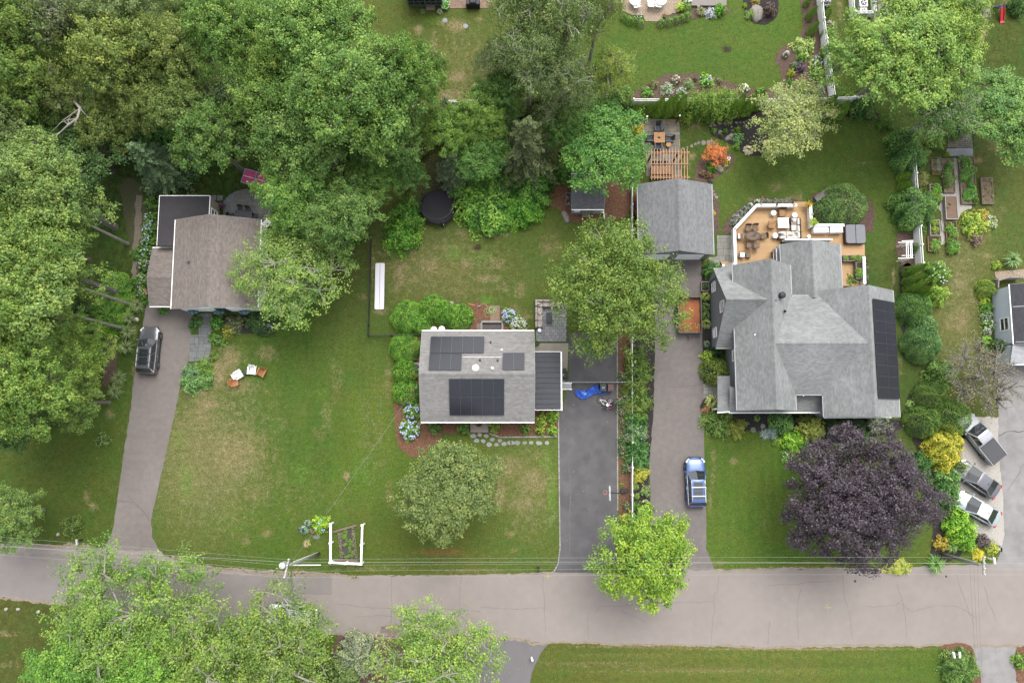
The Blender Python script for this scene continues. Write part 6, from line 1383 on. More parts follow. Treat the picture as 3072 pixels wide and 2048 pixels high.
for i,(x0,x1)in enumerate(((1355,1582),(1586,1786))):
 a,b_=P('deck',x0+15,560,DZ+.75),P('deck',x1,645,DZ+.75);t=thing('deck_box',('left white storage box along the parapet','right white storage box next to the hot tub')[i],'storage box',((a.x+b_.x)/2,(a.y+b_.y)/2,DZ),0,'white storage boxes');m=MB();m.box((0,0,.33),(b_.x-a.x-.06,a.y-b_.y-.06,.66));m.build('body',WHITECH,t);m=MB();m.box((0,0,.70),(b_.x-a.x,a.y-b_.y,.07));m.build('lid',WHITECH,t,bevel=.02)
def hot_tub():
 zt=1.15;a,b_=P('deck',1818,530,zt),P('deck',2108,800,zt);t=thing('hot_tub','hot tub with a grey folding cover beside the deck','hot tub',((a.x+b_.x)/2,(a.y+b_.y)/2,0));w,d=b_.x-a.x,a.y-b_.y
 m=MB();m.box((-.08,0,(zt-.1)/2),(w*.98,d*.99,zt-.1));m.build('cabinet',mat('tub_wood',A(86,54,46),.6,.1),t,bevel=.04)
 for s in(-1,1):
  pts=[];x0,x1=(-w/2,-.015)if s<0 else(.015,w/2)
  for(cx,cy,a0)in((x1-(.25 if s>0 else.02),d/2-.25,0),(x0+(.25 if s<0 else.02),d/2-.25,90),(x0+(.25 if s<0 else.02),-d/2+.25,180),(x1-(.25 if s>0 else.02),-d/2+.25,270)):
   rx=.25 if(s>0)==(cx>(x0+x1)/2)else.02
   for k in range(4):an=radians(a0+k*30);pts.append((cx+rx*cos(an),cy+.25*sin(an)))
  m=MB();m.prism(pts,zt-.1,zt,inset=.03);m.build('cover_half',mat('tub_cover',A(156,158,164),.7,.05),t)
hot_tub()
# raised planters on the deck's right end
SOIL=mat('potting_soil',A(88,74,64),.95,.3,10,60)
def box_bed(label,k,x0,y0,x1,y1,h,mt,plants=(),z0=0.0,w=.06,soilz=None,name='raised_bed',soil=SOIL):
 a,b_=P(k,x0,y0,z0+h),P(k,x1,y1,z0+h);t=thing(name,label,'planter',((a.x+b_.x)/2,(a.y+b_.y)/2,z0));sx,sy=b_.x-a.x,a.y-b_.y
 for(x,y,dx,dy)in((0,sy/2-w/2,sx,w),(0,-sy/2+w/2,sx,w),(sx/2-w/2,0,w,sy-2*w),(-sx/2+w/2,0,w,sy-2*w)):m=MB();m.box((x,y,h/2),(dx,dy,h));m.build('board',mt,t)
 m=MB();m.box((0,0,(h-.06)/2+.01),(sx-2*w,sy-2*w,h-.08));m.build('soil',soil,t)
 rr=random.Random(int(x0+y0))
 for(n,r,hh,col,kind)in plants:
  for i in range(n):
   s=r*rr.uniform(.7,1.25);x,y=rr.uniform(-1,1)*max(0,sx/2-s*.7),rr.uniform(-1,1)*max(0,sy/2-s*.7)
   link('plant',hosta_mesh(i%2)if kind=='hosta' else shrub_mesh(kind,i%3),t,(x,y,h-.06),(0,0,rr.uniform(0,6)),(s,s,hh*rr.uniform(.8,1.2)),LC(*[c*rr.uniform(.9,1.08)for c in col]))
 return t
VEG=((8,.22,.25,(110,150,60),'loose_s'),(3,.2,.2,(120,80,90),'loose_s'));DB=dict(z0=DZ)
box_bed('grey planter box with mixed salad greens on the deck','deck',1790,965,2088,1050,.6,GREYB,VEG,DZ);box_bed('grey planter box with bright herbs along the deck parapet','deck',1962,1062,2095,1300,.6,GREYB,((4,.35,.35,(128,170,58),'loose_s'),(3,.3,.3,(104,148,70),'hosta')),DZ)
box_bed('upper black planter frame hung outside the deck','deck',2092,1035,2145,1192,.45,DARKMETAL,((3,.15,.15,(110,120,80),'loose_s'),),.1,.05);box_bed('lower black planter frame hung outside the deck','deck',2100,1222,2150,1370,.45,DARKMETAL,((3,.15,.15,(110,120,80),'loose_s'),),.1,.05)
plant('loose','deck',1920,1310,115,.95,(120,150,70),'leafy potted shrub below the herb planter on the deck',zf=.9)
pot('clay pot on the middle of the north parapet',tuple(P('deck',845,262,1.45)[:2])+(1.45,),.1,.14,TEAK_D,(130,120,90));pot('white pot of yellow flowers at the end of the north parapet',tuple(P('deck',1088,256,1.45)[:2])+(1.45,),.12,.14,WHITE,(170,170,60),flower=(230,215,70));pot('small white pot at the parapet corner',tuple(P('deck',628,252,1.45)[:2])+(1.45,),.1,.14,WHITE)
pot('pot of orange flowers on the deck gate post',tuple(P('deck',1285,260,1.2)[:2])+(1.2,),.2,.2,TEAK_D,(150,150,60),.32,(224,160,60));pot('yellow-green plant on the parapet above the storage boxes',tuple(P('deck',1360,505,1.45)[:2])+(1.45,),.14,.16,WHITE,(150,176,60),.38);pot('small succulent pot on the right parapet',tuple(P('deck',1345,390,1.45)[:2])+(1.45,),.1,.12,WHITE)
# weathered bench under the rhododendron
t=thing('garden_bench','weathered grey wooden bench under the rhododendron','bench',tuple(P('deck',1450,150)),.55)
for i in range(4):m=MB();m.box((0,-.2+i*.13,.42),(1.3,.11,.035));m.build('seat_slat',GREYB,t)
for i in range(2):m=MB();m.box((0,.26+.03*i,.62+i*.16),(1.3,.035,.11));m.build('back_slat',GREYB,t)
for x in(-.58,.58):
 for y in(-.2,.22):m=MB();m.box((x,y,.2),(.07,.07,.42));m.build('leg',GREYB,t)
# ---------------------------------------------------------------- paved areas
paving('patio',[P('lp',x,y)for x,y in((235,1260),(235,830),(300,740),(400,650),(500,598),(640,553),(800,525),(920,535),(1060,562),(1200,620),(1320,720),(1380,850),(1400,1260))],.46,.46,STONE,'half-round bluestone patio behind the brown-roofed house',.04,seed=5,irregular=True,spread=.1,mix=STONE2)
for i,(x0,x1)in enumerate(((-60,70),(95,225))):q=PL('lp',[(x0,680),(x1,676),(x1,800),(x0,802)]);m=MB();m.prism([(p.x,p.y)for p in q],0,.05);o=m.build('stepping_slab',STONE);tag(o,('left','right')[i]+' of the two square slabs between flat roof and patio','stepping stone')
paving('patio',[P('ne',x,y)for x,y in((215,95),(885,105),(910,1060),(330,1065),(330,700),(215,400))],.62,.55,STONE2,'mixed flagstone terrace by the pergola',.04,seed=6,irregular=True,spread=.16,mix=mat('flag_tan',A(170,152,122),.85,.12,4,40,attr=True))
paving('patio',[P('deck',x,y)for x,y in((5,690),(222,688),(240,1090),(80,1090),(-40,1190),(-120,1190),(-120,1000),(0,990))],.62,.5,mat('pale_flag',A(176,174,164),.85,.12,3,40,attr=True),'pale flagstone walk between garage and deck',.04,seed=7,irregular=True,spread=.14)
paving('walkway',[P('01',x,y)for x,y in((1372,590),(1462,590),(1455,690),(1460,760),(1445,915),(1300,920),(1315,740),(1370,735))],.55,.48,STONE,'bluestone front walk of the white-walled house',.05,seed=8,irregular=True,spread=.12)
paving('patio',[P('bd',x,y)for x,y in((1795,100),(2250,100),(2250,722),(1795,722))],.42,.3,mat('grey_paver',A(176,176,178),.85,.12,4,40,attr=True),'grey cobble patio with the outdoor sofa',.04,seed=9,spread=.16)
paving('patio',[P('tp',x,y)for x,y in((160,-80),(880,-80),(880,60),(860,135),(690,195),(600,255),(450,250),(430,180),(300,180),(180,130))],.32,.22,TANP,'tan paved terrace with white loungers at the top edge',.04,seed=10,spread=.09)
paving('patio',[P('sun',x,y)for x,y in((965,-60),(1955,-60),(1955,200),(960,205))],.24,.12,BRICKP,'pink brick terrace with the covered grill at the top edge',.05,seed=11,spread=.1)
paving('patio',[P('tr',x,y)for x,y in((1560,-80),(1912,-80),(1925,228),(1560,235))],.7,.6,STONE2,'flagstone patio in the top right corner',.04,seed=12,irregular=True)
paving('patio',[P('tr',x,y)for x,y in((425,-80),(900,-80),(900,180),(600,200),(520,290),(430,280))],.7,.6,STONE2,'flagstone patio beside the fenced condensers',.04,seed=13,irregular=True)
paving('walkway',[P('gar',x,y)for x,y in((545,-60),(770,-60),(775,75),(530,75))],.22,.2,mat('cobble',A(150,142,136),.85,.15,6,40,attr=True),'cobbled path end above the raised beds',.035,seed=14,spread=.15)
paving('walkway',[P('rh',x,y)for x,y in((215,75),(700,30),(700,150),(460,165),(290,200),(230,175))],.3,.2,TANP,'tan brick path behind the pale blue house',.035,seed=15,spread=.1)
paving('walkway',[P('21',x,y)for x,y in((1318,1072),(1405,1080),(1405,1175),(1318,1175))],.5,.45,mat('pale_flag',A(176,174,164),.85,.12,3,40,attr=True),'small flagstone landing at the porch steps',.045,seed=16,irregular=True)
tag(sheet('gravel_pad',PL('gar',[(522,80),(780,80),(780,160),(640,160),(525,158)]),.03,mat('blue_gravel',A(176,180,186),.95,.2,12,60),0,.03),'blue grey gravel strip above the raised beds')
tag(sheet('path',PL('gar',[(590,180),(640,180),(655,620),(770,640),(770,672),(690,690),(640,770),(510,790),(505,1020),(462,1030),(470,700),(440,680),(475,520),(605,520)]),.022,GRAVEL,0,.05),'pale gravel path winding between the raised beds')
rr=random.Random(3)
def stone(label,p,r,seed,mt=None,h=.05,name='stepping_stone',cat='stepping stone',group=None,parent=None,sy=.8,rz=0):
 q=random.Random(seed);n=9;pts=[(p[0]+r*q.uniform(.8,1.15)*cos(a*2*pi/n),p[1]+r*sy*q.uniform(.8,1.15)*sin(a*2*pi/n))for a in range(n)]
 m=MB();m.prism(pts,0,h,q.uniform(.85,1.12),inset=.02);o=m.build(name,mt or STONE,parent,world=parent is not None)
 if label:tag(o,label,cat,group)
 return o
stp=thing('stepping_path','curved path of grey stepping stones from the front stoop to the driveway','path',tuple(P('11',1600,1470)))
for i,(k,x,y)in enumerate((('11',1495,1432),('11',1540,1425),('11',1585,1432),('11',1520,1465),('11',1565,1468),('11',1628,1458),('11',1605,1492),('11',1655,1492),('11',1680,1465),('11',1708,1488),('11',1745,1480),('21',2,1480),('21',37,1480),('21',87,1480),('21',132,1480),('21',185,1482),('21',240,1480))):stone(None,P(k,x,y),.25+.05*(i%3==0),i,mat('step_stone',A(182,182,180),.85,.08,4,40,attr=True),parent=stp)
stq=thing('stepping_path','short row of stepping stones left of the orange maple','path',tuple(P('ne',1250,520)))
for i,(x,y,r)in enumerate(((950,595,.14),(1020,575,.12),(1092,556,.18),(1153,522,.17),(1208,502,.18),(1288,502,.26),(1376,496,.26),(1440,500,.24),(1520,530,.12))):stone(None,P('ne',x,y),r,30+i,STONE2,parent=stq,sy=1.1)
stw=thing('stepping_path','row of pale stones through the dark bed below the evergreens','path',tuple(P('ne',1600,200)))
for i,(x,y,r)in enumerate(((1415,215,.2),(1478,205,.2),(1562,178,.22),(1652,175,.22),(1735,165,.22),(1550,128,.18),(1680,120,.16),(1845,160,.18),(1910,158,.15),(1970,152,.14),(2012,135,.13),(1760,230,.14),(1770,290,.14),(2050,110,.12))):stone(None,P('ne',x,y),r,50+i,STONE2,parent=stw)
sts=thing('stepping_path','pale stones along the east side of the garage','path',tuple(P('ne',1480,1370)))
for i,(x,y)in enumerate(((1440,1310),(1475,1370),(1510,1412),(1445,1640))):stone(None,P('ne',x,y),.2,70+i,FIELD,parent=sts)
def boulder(label,k,x,y,rx,ry,h,seed,rz=0,mt=None,name='boulder'):
 s=K[k][2];p=P(k,x,y,h/2);m=MB();m.blob((0,0,0),(rx/s*.0325,ry/s*.0325,h),14,8,.22,seed);o=m.build(name,mt or FIELD,smooth=True);o.location=(p.x,p.y,h*.1);o.rotation_euler=(0,0,rz);tag(o,label,'rock');return o
boulder('large pale boulder in the dark island bed','tp',1770,150,75,130,.5,1,.25);boulder('tall pale stone beside the shrub in the dark bed','ne',1725,400,50,95,.35,2,-.7);boulder('tan pointed stone in the dark bed','ne',1565,320,30,55,.25,3,-.3,STONE2);boulder('grey rock below the orange maple','ne',1570,930,48,95,.3,4,.5);boulder('lone rock left of the shed','20',370,1490,26,45,.35,5,.3)
boulder('pale boulder in the dark front bed','21',1728,1365,20,16,.3,6);boulder('white rock below the yellow shrub by the driveway','22',922,315,15,14,.25,7);boulder('brown stone leaning on the blue hydrangea of the street garden','pole',985,470,32,75,.25,8,.5,mat('brown_stone',A(150,128,112),.9,.15))
boulder('white quartz stone beside the left driveway','suv',70,140,55,55,.22,9,0,mat('quartz',A(224,216,206),.8,.1))
stone('flat grey slab beside the street garden hydrangea',P('pole',1105,590),.37,5,h=.07,sy=.6).rotation_euler=(0,0,0)
for i,(x,y)in enumerate(((40,1060),(122,1060),(262,1078),(398,545))):boulder(('leftmost of three white verge stones at the bottom left','middle of three white verge stones at the bottom left','right of three white verge stones at the bottom left','pale verge stone by the left mailbox')[i],'02',x,y,12,11,.16,20+i,0,mat('quartz',A(224,216,206),.8,.1),'verge_stone')
# ---------------------------------------------------------------- chairs on the lawns and terraces
lw=lambda x,y:tuple(W(x,y,.3)[:2])+(0,)
for x,y,r,mt,lab in((716,1124,.55,WHITECH,'white adirondack chair on the left of the lawn group'),(704,1146,.2,ORANGECH,'orange adirondack chair nearest the left shrub'),(757,1111,-1.65,WHITECH,'white adirondack chair in the middle of the lawn group'),(785,1117,-2.0,ORANGECH,'orange adirondack chair on the right of the lawn group')):adirondack(lab,lw(x,y),r,mt,'adirondack chairs on the front lawn')
drum('side_table','small dark round table between the lawn chairs','table',lw(738,1117),.22,.42,DARKCH)
NEp=lambda x,y,z=.4:tuple(P('ne',x,y,z)[:2])+(.04,)
rest_table('fire_table','square teak table with concentric boards on the terrace',NEp(549,407,.65),0,1.08,1.08,.65,TEAK,TEAK_D,rings=5);m=MB();c=P('ne',545,405,.72);m.blob((c.x,c.y,.72),(.13,.1,.06),8,5,.3,3);o=m.build('centrepiece',mat('twigs',A(90,76,66),.9));tag(o,'twig centrepiece on the square teak table','ornament')
for x,y,r,lab in((530,240,-pi/2,'slate adirondack chair above the teak table'),(395,415,0,'slate adirondack chair left of the teak table'),(712,425,pi,'slate adirondack chair right of the teak table'),(532,560,pi/2,'slate adirondack chair below the teak table')):adirondack(lab,NEp(x,y),r,DARKCH,'slate adirondack chairs on the terrace')
drum('side_table','round teak side table near the pergola','table',NEp(702,530),.26,.45,TEAK);drum('drum_stool','dark drum stool beside the upper slate chair','stool',NEp(615,247),.17,.4,DARKCH)
for i,(x0,y0,x1,y1)in enumerate(((300,98,262,182),(838,82,808,168))):
 e,a=P('ne',x0,y0,2.0),P('ne',x0-8,y0+76,0);t=thing('torch_post',('left','right')[i]+' brown torch post at the top of the terrace','post',tuple(a));m=MB();m.tube([a,Vector((a.x,a.y,1.7))],.06,8);m.build('post',TEAK_D,t,world=True);m=MB();m.lathe((a.x,a.y,1.7),[(.07,0),(.09,.15),(.03,.2)],10);m.build('burner',WHITE,t,world=True)
def pergola():
 t=thing('pergola','cedar pergola with thin rafters behind the garage','pergola',tuple(P('ne',720,860)));z=2.45
 for i in range(13):x=415+i*50;m=MB();m.bar(P('ne',x,600,z),P('ne',x+4,1116,z),.055,.14);m.build('rafter',CEDAR,t,world=True)
 for y in(655,676,865,1066,1086):m=MB();a,b_=P('ne',395,y,z-.15),P('ne',1062 if y!=865 else 1022,y,z-.15);dz=.24 if y==865 else 0;m.bar(a+Vector((0,0,dz)),b_+Vector((0,0,dz)),.05,.16);m.build('beam',CEDAR,t,world=True)
 for x,y in((985,666),(850,690),(985,1076),(430,666),(430,1076)):p=P('ne',x,y,z-.2);m=MB();m.box((p.x,p.y,(z-.25)/2),(.13,.13,z-.25));m.build('post',TEAK if x==985 else TEAK_D,t,world=True)
pergola()
rest_table('picnic_table','long plank table under the pergola',NEp(585,955,.75),0,2.1,.82,.75,mat('plank_pale',A(206,162,122),.7,.1,attr=True),TEAK_D,planks=6);rest_table('picnic_bench','plank bench below the long pergola table',NEp(570,1045,.45),0,1.7,.3,.45,mat('plank_pale',A(206,162,122),.7,.1,attr=True),TEAK_D,planks=2)
for i,x in enumerate((450,545,640)):seat_thing('patio_chair',('left','middle','right')[i]+' black chair on the upper side of the pergola table','chair',NEp(x,880,.4),-pi/2,DARKMETAL,.42,.42,.42,.4,False,None,'black chairs under the pergola')
LPp=lambda x,y,z=.4:tuple(P('lp',x,y,z)[:2])+(.04,)
rest_table('dining_table','dark grey plank table on the half-round patio',LPp(705,1130,.74),-.12,1.75,.8,.74,mat('dark_plank',A(92,94,102),.6,.1,attr=True),DARKMETAL,planks=5)
for x,y,r,lab in((640,1010,-1.6,'black chair above the dark patio table, left'),(805,1030,-1.7,'black chair above the dark patio table, right'),(975,1165,pi,'black chair at the right end of the dark patio table'),(430,1150,0,'black chair at the left end of the dark patio table')):seat_thing('patio_chair',lab,'chair',LPp(x,y),r,DARKMETAL,.48,.5,.43,.45,True,None,'black chairs on the half-round patio')
adirondack('white slatted chair on the half-round patio under the tree',LPp(1250,1340),2.3,WHITECH)
drum('planter','pot of purple foliage at the patio edge','pot',LPp(192,905,.2),.24,.35,TEAK_D);plant('loose','lp',192,900,62,.7,(120,84,116),'purple leaved plant in the pot at the patio edge',zf=.7)
def pingpong():
 z=.76;c=P('lp',990,285,z);t=thing('table_tennis_table','pink table tennis table under the oak beside the patio','table',(c.x,c.y,0),-.27);mp=mat('pink_top',A(214,84,142),.5,.04)
 m=MB();m.box((0,0,z-.02),(2.55,1.42,.04));m.build('top',mp,t);edge=mat('teal_edge',A(176,214,220),.5)
 for y in(-.72,.72):m=MB();m.box((0,y,z-.018),(2.6,.05,.07));m.build('edge',edge,t)
 for x in(-1.29,1.29):m=MB();m.box((x,0,z-.018),(.05,1.38,.07));m.build('edge',edge,t)
 m=MB();m.box((0,0,z+.003),(2.5,.03,.004));m.build('centre_line',WHITE,t);m=MB();m.box((0,0,z+.08),(.03,1.55,.15));m.build('net',edge,t)
 for x in(-1,1):
  for y in(-.55,.55):m=MB();m.box((x,y,.36),(.06,.06,.72));m.build('leg',DARKMETAL,t)
pingpong()
# outdoor corner sofa on the cobble patio
def sofa2():
 f=lambda x,y,h:P('bd',x,y,h);t=thing('corner_sofa','taupe outdoor corner sofa on the cobble patio','sofa',tuple(f(1850,300,0)))
 for(x0,y0,x1,y1)in((1778,90,1890,520),(1890,90,2180,205)):a,b_=f(x0,y0,.3),f(x1,y1,.3);m=MB();m.box(((a.x+b_.x)/2,(a.y+b_.y)/2,.19),(b_.x-a.x,a.y-b_.y,.3));m.build('base',mat('sofa_base',A(150,140,132),.7),t,world=True)
 for(x,y,w,d)in((1850,160,80,80),(1850,260,80,100),(1850,360,80,100),(1850,455,80,90),(1945,165,100,76),(2045,165,100,76),(2135,165,80,76)):c=f(x,y,.42);m=MB();m.box((c.x,c.y,.41),(w/5*.0315,d/5*.0315,.16));m.build('seat_cushion',CUSHG,t,world=True,bevel=.05)
 for(x,y,w,d)in((1796,140,34,100),(1796,250,34,100),(1796,350,34,100),(1796,460,34,100),(1850,108,90,30),(1945,108,100,30),(2045,108,100,30)):c=f(x,y,.68);m=MB();m.box((c.x,c.y,.56),(w/5*.0315,d/5*.0315,.36));m.build('back_cushion',CUSHG,t,world=True,bevel=.06)
 for i,(x,y)in enumerate(((1825,150),(1870,185),(1850,300),(1840,490),(2130,180))):c=f(x,y,.58);m=MB();m.blob((c.x,c.y,.56),(.2,.13,.12),10,6,.06,i,rz=i*.8);m.build('pillow',mat('pale_pillow',A(226,216,206),.9,.12,20,60),t,world=True,smooth=True)
sofa2()
rest_table('fire_table','dark grey fire table in front of the corner sofa',tuple(P('bd',1990,360,.5)[:2])+(.04,),0,.56,1.0,.5,DARKCH);drum('drum_stool','white drum stool at the end of the corner sofa','stool',tuple(P('bd',1845,552,.4)[:2])+(.04,),.17,.42,WHITE)
plant('ball','bd',1800,740,45,1.0,(70,116,62),'dark shrub wedged between small house and cobble patio')
# garden hose, stand pipe, rake
m=MB();pts=[];hr=random.Random(2)
for i in range(120):a=i*.42;r=.28+.10*sin(i*.17)+.05*cos(i*.31);c=P('bd',1125+12*sin(i*.05),250+12*cos(i*.07));pts.append((c.x+r*cos(a),c.y+r*sin(a)*1.1,.07+i*.0006))
c=P('bd',1140,410);pts+=[(c.x,c.y,.08)];tail=[P('bd',*q)for q in((1110,345),(1040,355),(1030,310),(1085,290))]
m.tube(pts,.022,5);m.tube(smooth_open([Vector((q.x,q.y,.06))for q in tail+[P('bd',1010,280),P('bd',1030,230),P('bd',1060,240),P('bd',1050,180),P('bd',1000,155),P('bd',950,180)]],5),.022,5);o=m.build('garden_hose',mat('green_hose',A(190,206,140),.5,.05));tag(o,'pale green garden hose coiled on the brick landing','hose')
t=thing('sprinkler','grey sprinkler spike in the mulch by the hose','sprinkler',tuple(P('bd',937,200)));m=MB();m.tube([(0,0,0),(0,0,.35)],.02,6);m.build('spike',GREYMETAL,t);m=MB();m.bar((-.15,0,.36),(.15,.04,.36),.04,.03);m.build('head',GREYMETAL,t)
m=MB();m.bar(P('bd',768,152,.06),P('bd',880,182,.06),.05,.04);o=m.build('yellow_level',mat('yellow_tool',A(236,184,84),.5));tag(o,'yellow tool handle lying at the mulch edge','tool')
for i,(x,y,r)in enumerate(((375,530,52),(255,540,50))):drum('condenser',('white round propane cap right of the hedge gap','white round propane cap left of the hedge gap')[i],'tank',tuple(P('bd',x,y,.7)[:2])+(0,),.30,.7,WHITE,[(.3,0),(.32,.55),(.28,.66),(.2,.7),(0,.71)],group='white tanks behind the hedge')
t=thing('condenser','air conditioner beside the west wall of the small house','air conditioner',tuple(P('11',1106,955,.7)[:2])+(0,));m=MB();m.box((0,0,.35),(.6,.7,.7));m.build('case',mat('ac_case',A(196,198,196),.5),t,bevel=.03);m=MB();m.lathe((0,0,.7),[(.26,0),(.26,.02),(.05,.05),(0,.05)],14);m.build('fan_guard',DARKMETAL,t)
# trampoline --------------------------------------------------------------------------------------
def trampoline():
 z=.8;c=P('10',1255,1425,z);R=1.72;t=thing('trampoline','round black trampoline with safety net at the edge of the woods','trampoline',(c.x,c.y,0))
 m=MB();m.lathe((0,0,z),[(0,0),(R-.28,0)],40);m.build('mat',mat('tramp_mat',(.006,.006,.007,1),.9,.1,spec=.05),t)
 m=MB();m.lathe((0,0,z),[(R-.27,.01),(R-.1,.045),(R+.05,.02),(R+.05,-.06)],40);m.build('pad',mat('tramp_pad',(.015,.015,.018,1),.6,.1,spec=.1),t,smooth=True)
 m=MB();n=40
 for i in range(n):a=2*pi*i/n;m.bar((R*cos(a),R*sin(a),z),(R*.98*cos(a+.05),R*.98*sin(a+.05),2.5),.008,.003)
 for k in range(5):zz=z+.34*(k+1);m.tube([(R*cos(a*pi/16),R*sin(a*pi/16),zz)for a in range(33)],.004,3,cap=False)
 m.build('net',mat('net_black',(.01,.01,.011,1),.9,spec=.05),t)['kind']='stuff'
 for i in range(8):a=i*pi/4+.2;m=MB();m.tube([((R+.06)*cos(a),(R+.06)*sin(a),0),((R+.06)*cos(a),(R+.06)*sin(a),2.55)],.03,7);m.build('net_pole',DARKMETAL,t)
 m=MB();m.tube([(R*cos(a*pi/20),R*sin(a*pi/20),2.52)for a in range(41)],.025,6,cap=False);m.build('top_ring',DARKMETAL,t)
 m=MB();m.lathe((-.05,-.08,z+.004),[(.10,0),(.13,.004),(.05,.004)],14);m.build('logo_ring',WHITE,t);m=MB();m.bar((-.3,0,z+.006),(-.12,.12,z+.006),.07,.004);m.build('logo_mark',WHITE,t)
 m=MB();m.bar((.55,-R-.1,0),(.55,-R-.02,z),.3,.03);m.build('ladder',GREYMETAL,t)
trampoline()
# air track mat
q=PL('11',[(818,243),(882,243),(885,562),(821,562)],.12);c=sum(q,Vector())/4;t=thing('gym_mat','long pale inflatable gym mat with a pink centre stripe','mat',(c.x,c.y,0));w,l=q[1].x-q[0].x,q[0].y-q[3].y
pts=[]
for(x,y,a0)in((w/2-.12,l/2-.12,0),(-w/2+.12,l/2-.12,90),(-w/2+.12,-l/2+.12,180),(w/2-.12,-l/2+.12,270)):pts+=[(x+.12*cos(radians(a0+k*30)),y+.12*sin(radians(a0+k*30)))for k in range(4)]
m=MB();m.prism(pts,0.0,.12);m.build('mat_body',mat('mat_grey',A(232,232,238,.62),.6,.03),t);m=MB();m.prism([(x*1.015,y*1.004)for x,y in pts],.03,.09);m.build('pink_side',mat('mat_pink',A(206,70,130),.6),t);m=MB();m.box((0,0,.1215),(.035,l*.98,.003));m.build('stripe',mat('mat_pink',A(206,70,130),.6),t)
# blue tarpaulin: crumpled sheet ------------------------------------------------------------------
def tarp():
 out=[P('bike',x,y)for x,y in((485,590),(560,540),(680,545),(775,575),(800,530),(900,470),(1000,415),(1040,440),(1085,530),(1130,575),(1245,610),(1235,640),(1100,650),(1010,625),(900,680),(770,755),(640,755),(560,700),(500,620))]
 xs,ys=[p.x for p in out],[p.y for p in out];g=.055;nx,ny=int((max(xs)-min(xs))/g)+2,int((max(ys)-min(ys))/g)+2
 def inside(x,y):
  c=False;n=len(out)
  for i in range(n):
   a,b_=out[i],out[(i+1)%n]
   if(a.y>y)!=(b_.y>y)and x<(b_.x-a.x)*(y-a.y)/(b_.y-a.y)+a.x:c=not c
  return c
 r_=random.Random(6);H_={};m=MB();ph=[r_.uniform(0,6)for _ in range(8)]
 def hgt(i,j):
  x,y=i*g,j*g;q=abs(sin(x*5.1+y*3.7+ph[0]))*.10+abs(sin(x*9-y*11+ph[1]))*.07+abs(sin(x*17+y*13+ph[2]))*.04+abs(sin(-x*7+y*15+ph[3]))*.06;return.05+q
 for i in range(nx):
  for j in range(ny):
   cx,cy=min(xs)+(i+.5)*g,min(ys)+(j+.5)*g
   if inside(cx,cy):
    pts=[]
    for(a,b_)in((i,j),(i+1,j),(i+1,j+1),(i,j+1)):
     X,Y=min(xs)+a*g,min(ys)+b_*g;ed=not inside(X,Y);H_.setdefault((a,b_),.028 if ed else hgt(a,b_));pts.append((X+.015*sin(a*3+b_),Y+.015*cos(b_*2.3+a),H_[(a,b_)]))
    m.face(pts)
 o=m.build('tarpaulin',mat('blue_tarp',A(62,112,224,.5),.35,.12,8,40,spec=.5));bm=bmesh.new();bm.from_mesh(o.data);bmesh.ops.remove_doubles(bm,verts=bm.verts,dist=.002);bm.to_mesh(o.data);bm.free();tag(o,'crumpled bright blue tarpaulin on the dark driveway','tarpaulin')
 c=P('bike',720,650);m=MB();m.face([(c.x-.27,c.y+.12,.235),(c.x,c.y-.23,.23),(c.x+.26,c.y+.1,.235),(c.x-.1,c.y+.22,.235)]);f=m.build('folded_flap',mat('tarp_light',A(118,176,250,.55),.35,.06),o)
tarp()
def bin_(label,x,y,mt,lidm,plate=None):
 z=1.05;c=P('bike',x,y,z);t=thing('wheelie_bin',label,'bin',(c.x,c.y,0),0,'wheeled bins at the gate');m=MB();m.box((0,0,.52),(.50,.58,.96),top=1.14);m.build('body',mt,t,bevel=.03);m=MB();m.box((0,0,z),(.62,.72,.07),top=.94);l=m.build('lid',lidm,t,bevel=.02);m=MB();m.box((0,-.05,z+.045),(.42,.42,.03),top=.9);m.build('lid_panel',lidm,t,bevel=.01)
 m=MB();m.tube([(-.25,.36,.95),(.25,.36,.95)],.025,6);m.build('handle',lidm,t)
 for s in(-1,1):m=MB();m.tube([(s*.22,.3,.12),(s*.3,.3,.12)],.12,12);m.build('wheel',TYRE,t)
 if plate:m=MB();m.box((0,.0,z+.065),(.26,.13,.006));m.build('sticker',plate,t)
bin_('charcoal wheeled bin with a pale blue sticker',1175,490,mat('bin_grey',A(84,86,90),.6),mat('bin_grey',A(84,86,90),.6),mat('sticker',A(128,190,205),.5));bin_('brown wheeled bin beside the granite edging',1355,490,mat('bin_brown',A(122,92,92),.6),mat('bin_brown',A(122,92,92),.6))
def grill(label,p,rz,w=1.4,d=.65,h=1.1):
 t=thing('covered_grill',label,'grill',p,rz);cm=mat('grill_cover',(.022,.022,.025,1),.6,.15);m=MB();m.box((0,0,h*.42),(w,d*.9,h*.84));m.build('skirt',cm,t,bevel=.04);m=MB();m.box((0,0,h*.92),(w*.55,d,h*.22),top=.75);m.build('hood',cm,t,bevel=.05);m=MB();m.box((0,-d*.42,h*.5),(w*.6,.08,h*.5));m.build('front_fold',cm,t,bevel=.02);m=MB();m.box((0,.05,h*1.035),(.16,.08,.006));m.build('label_patch',mat('patch',A(190,200,205),.6),t);return t
grill('grill under a black cover on the pink brick terrace',tuple(P('sun',1560,70,.6)[:2])+(.05,),0,1.4,.8);grill('grill under a black cover beside the porch roof',tuple(P('bike',235,200,.5)[:2])+(0,),pi/2,1.3,.65)
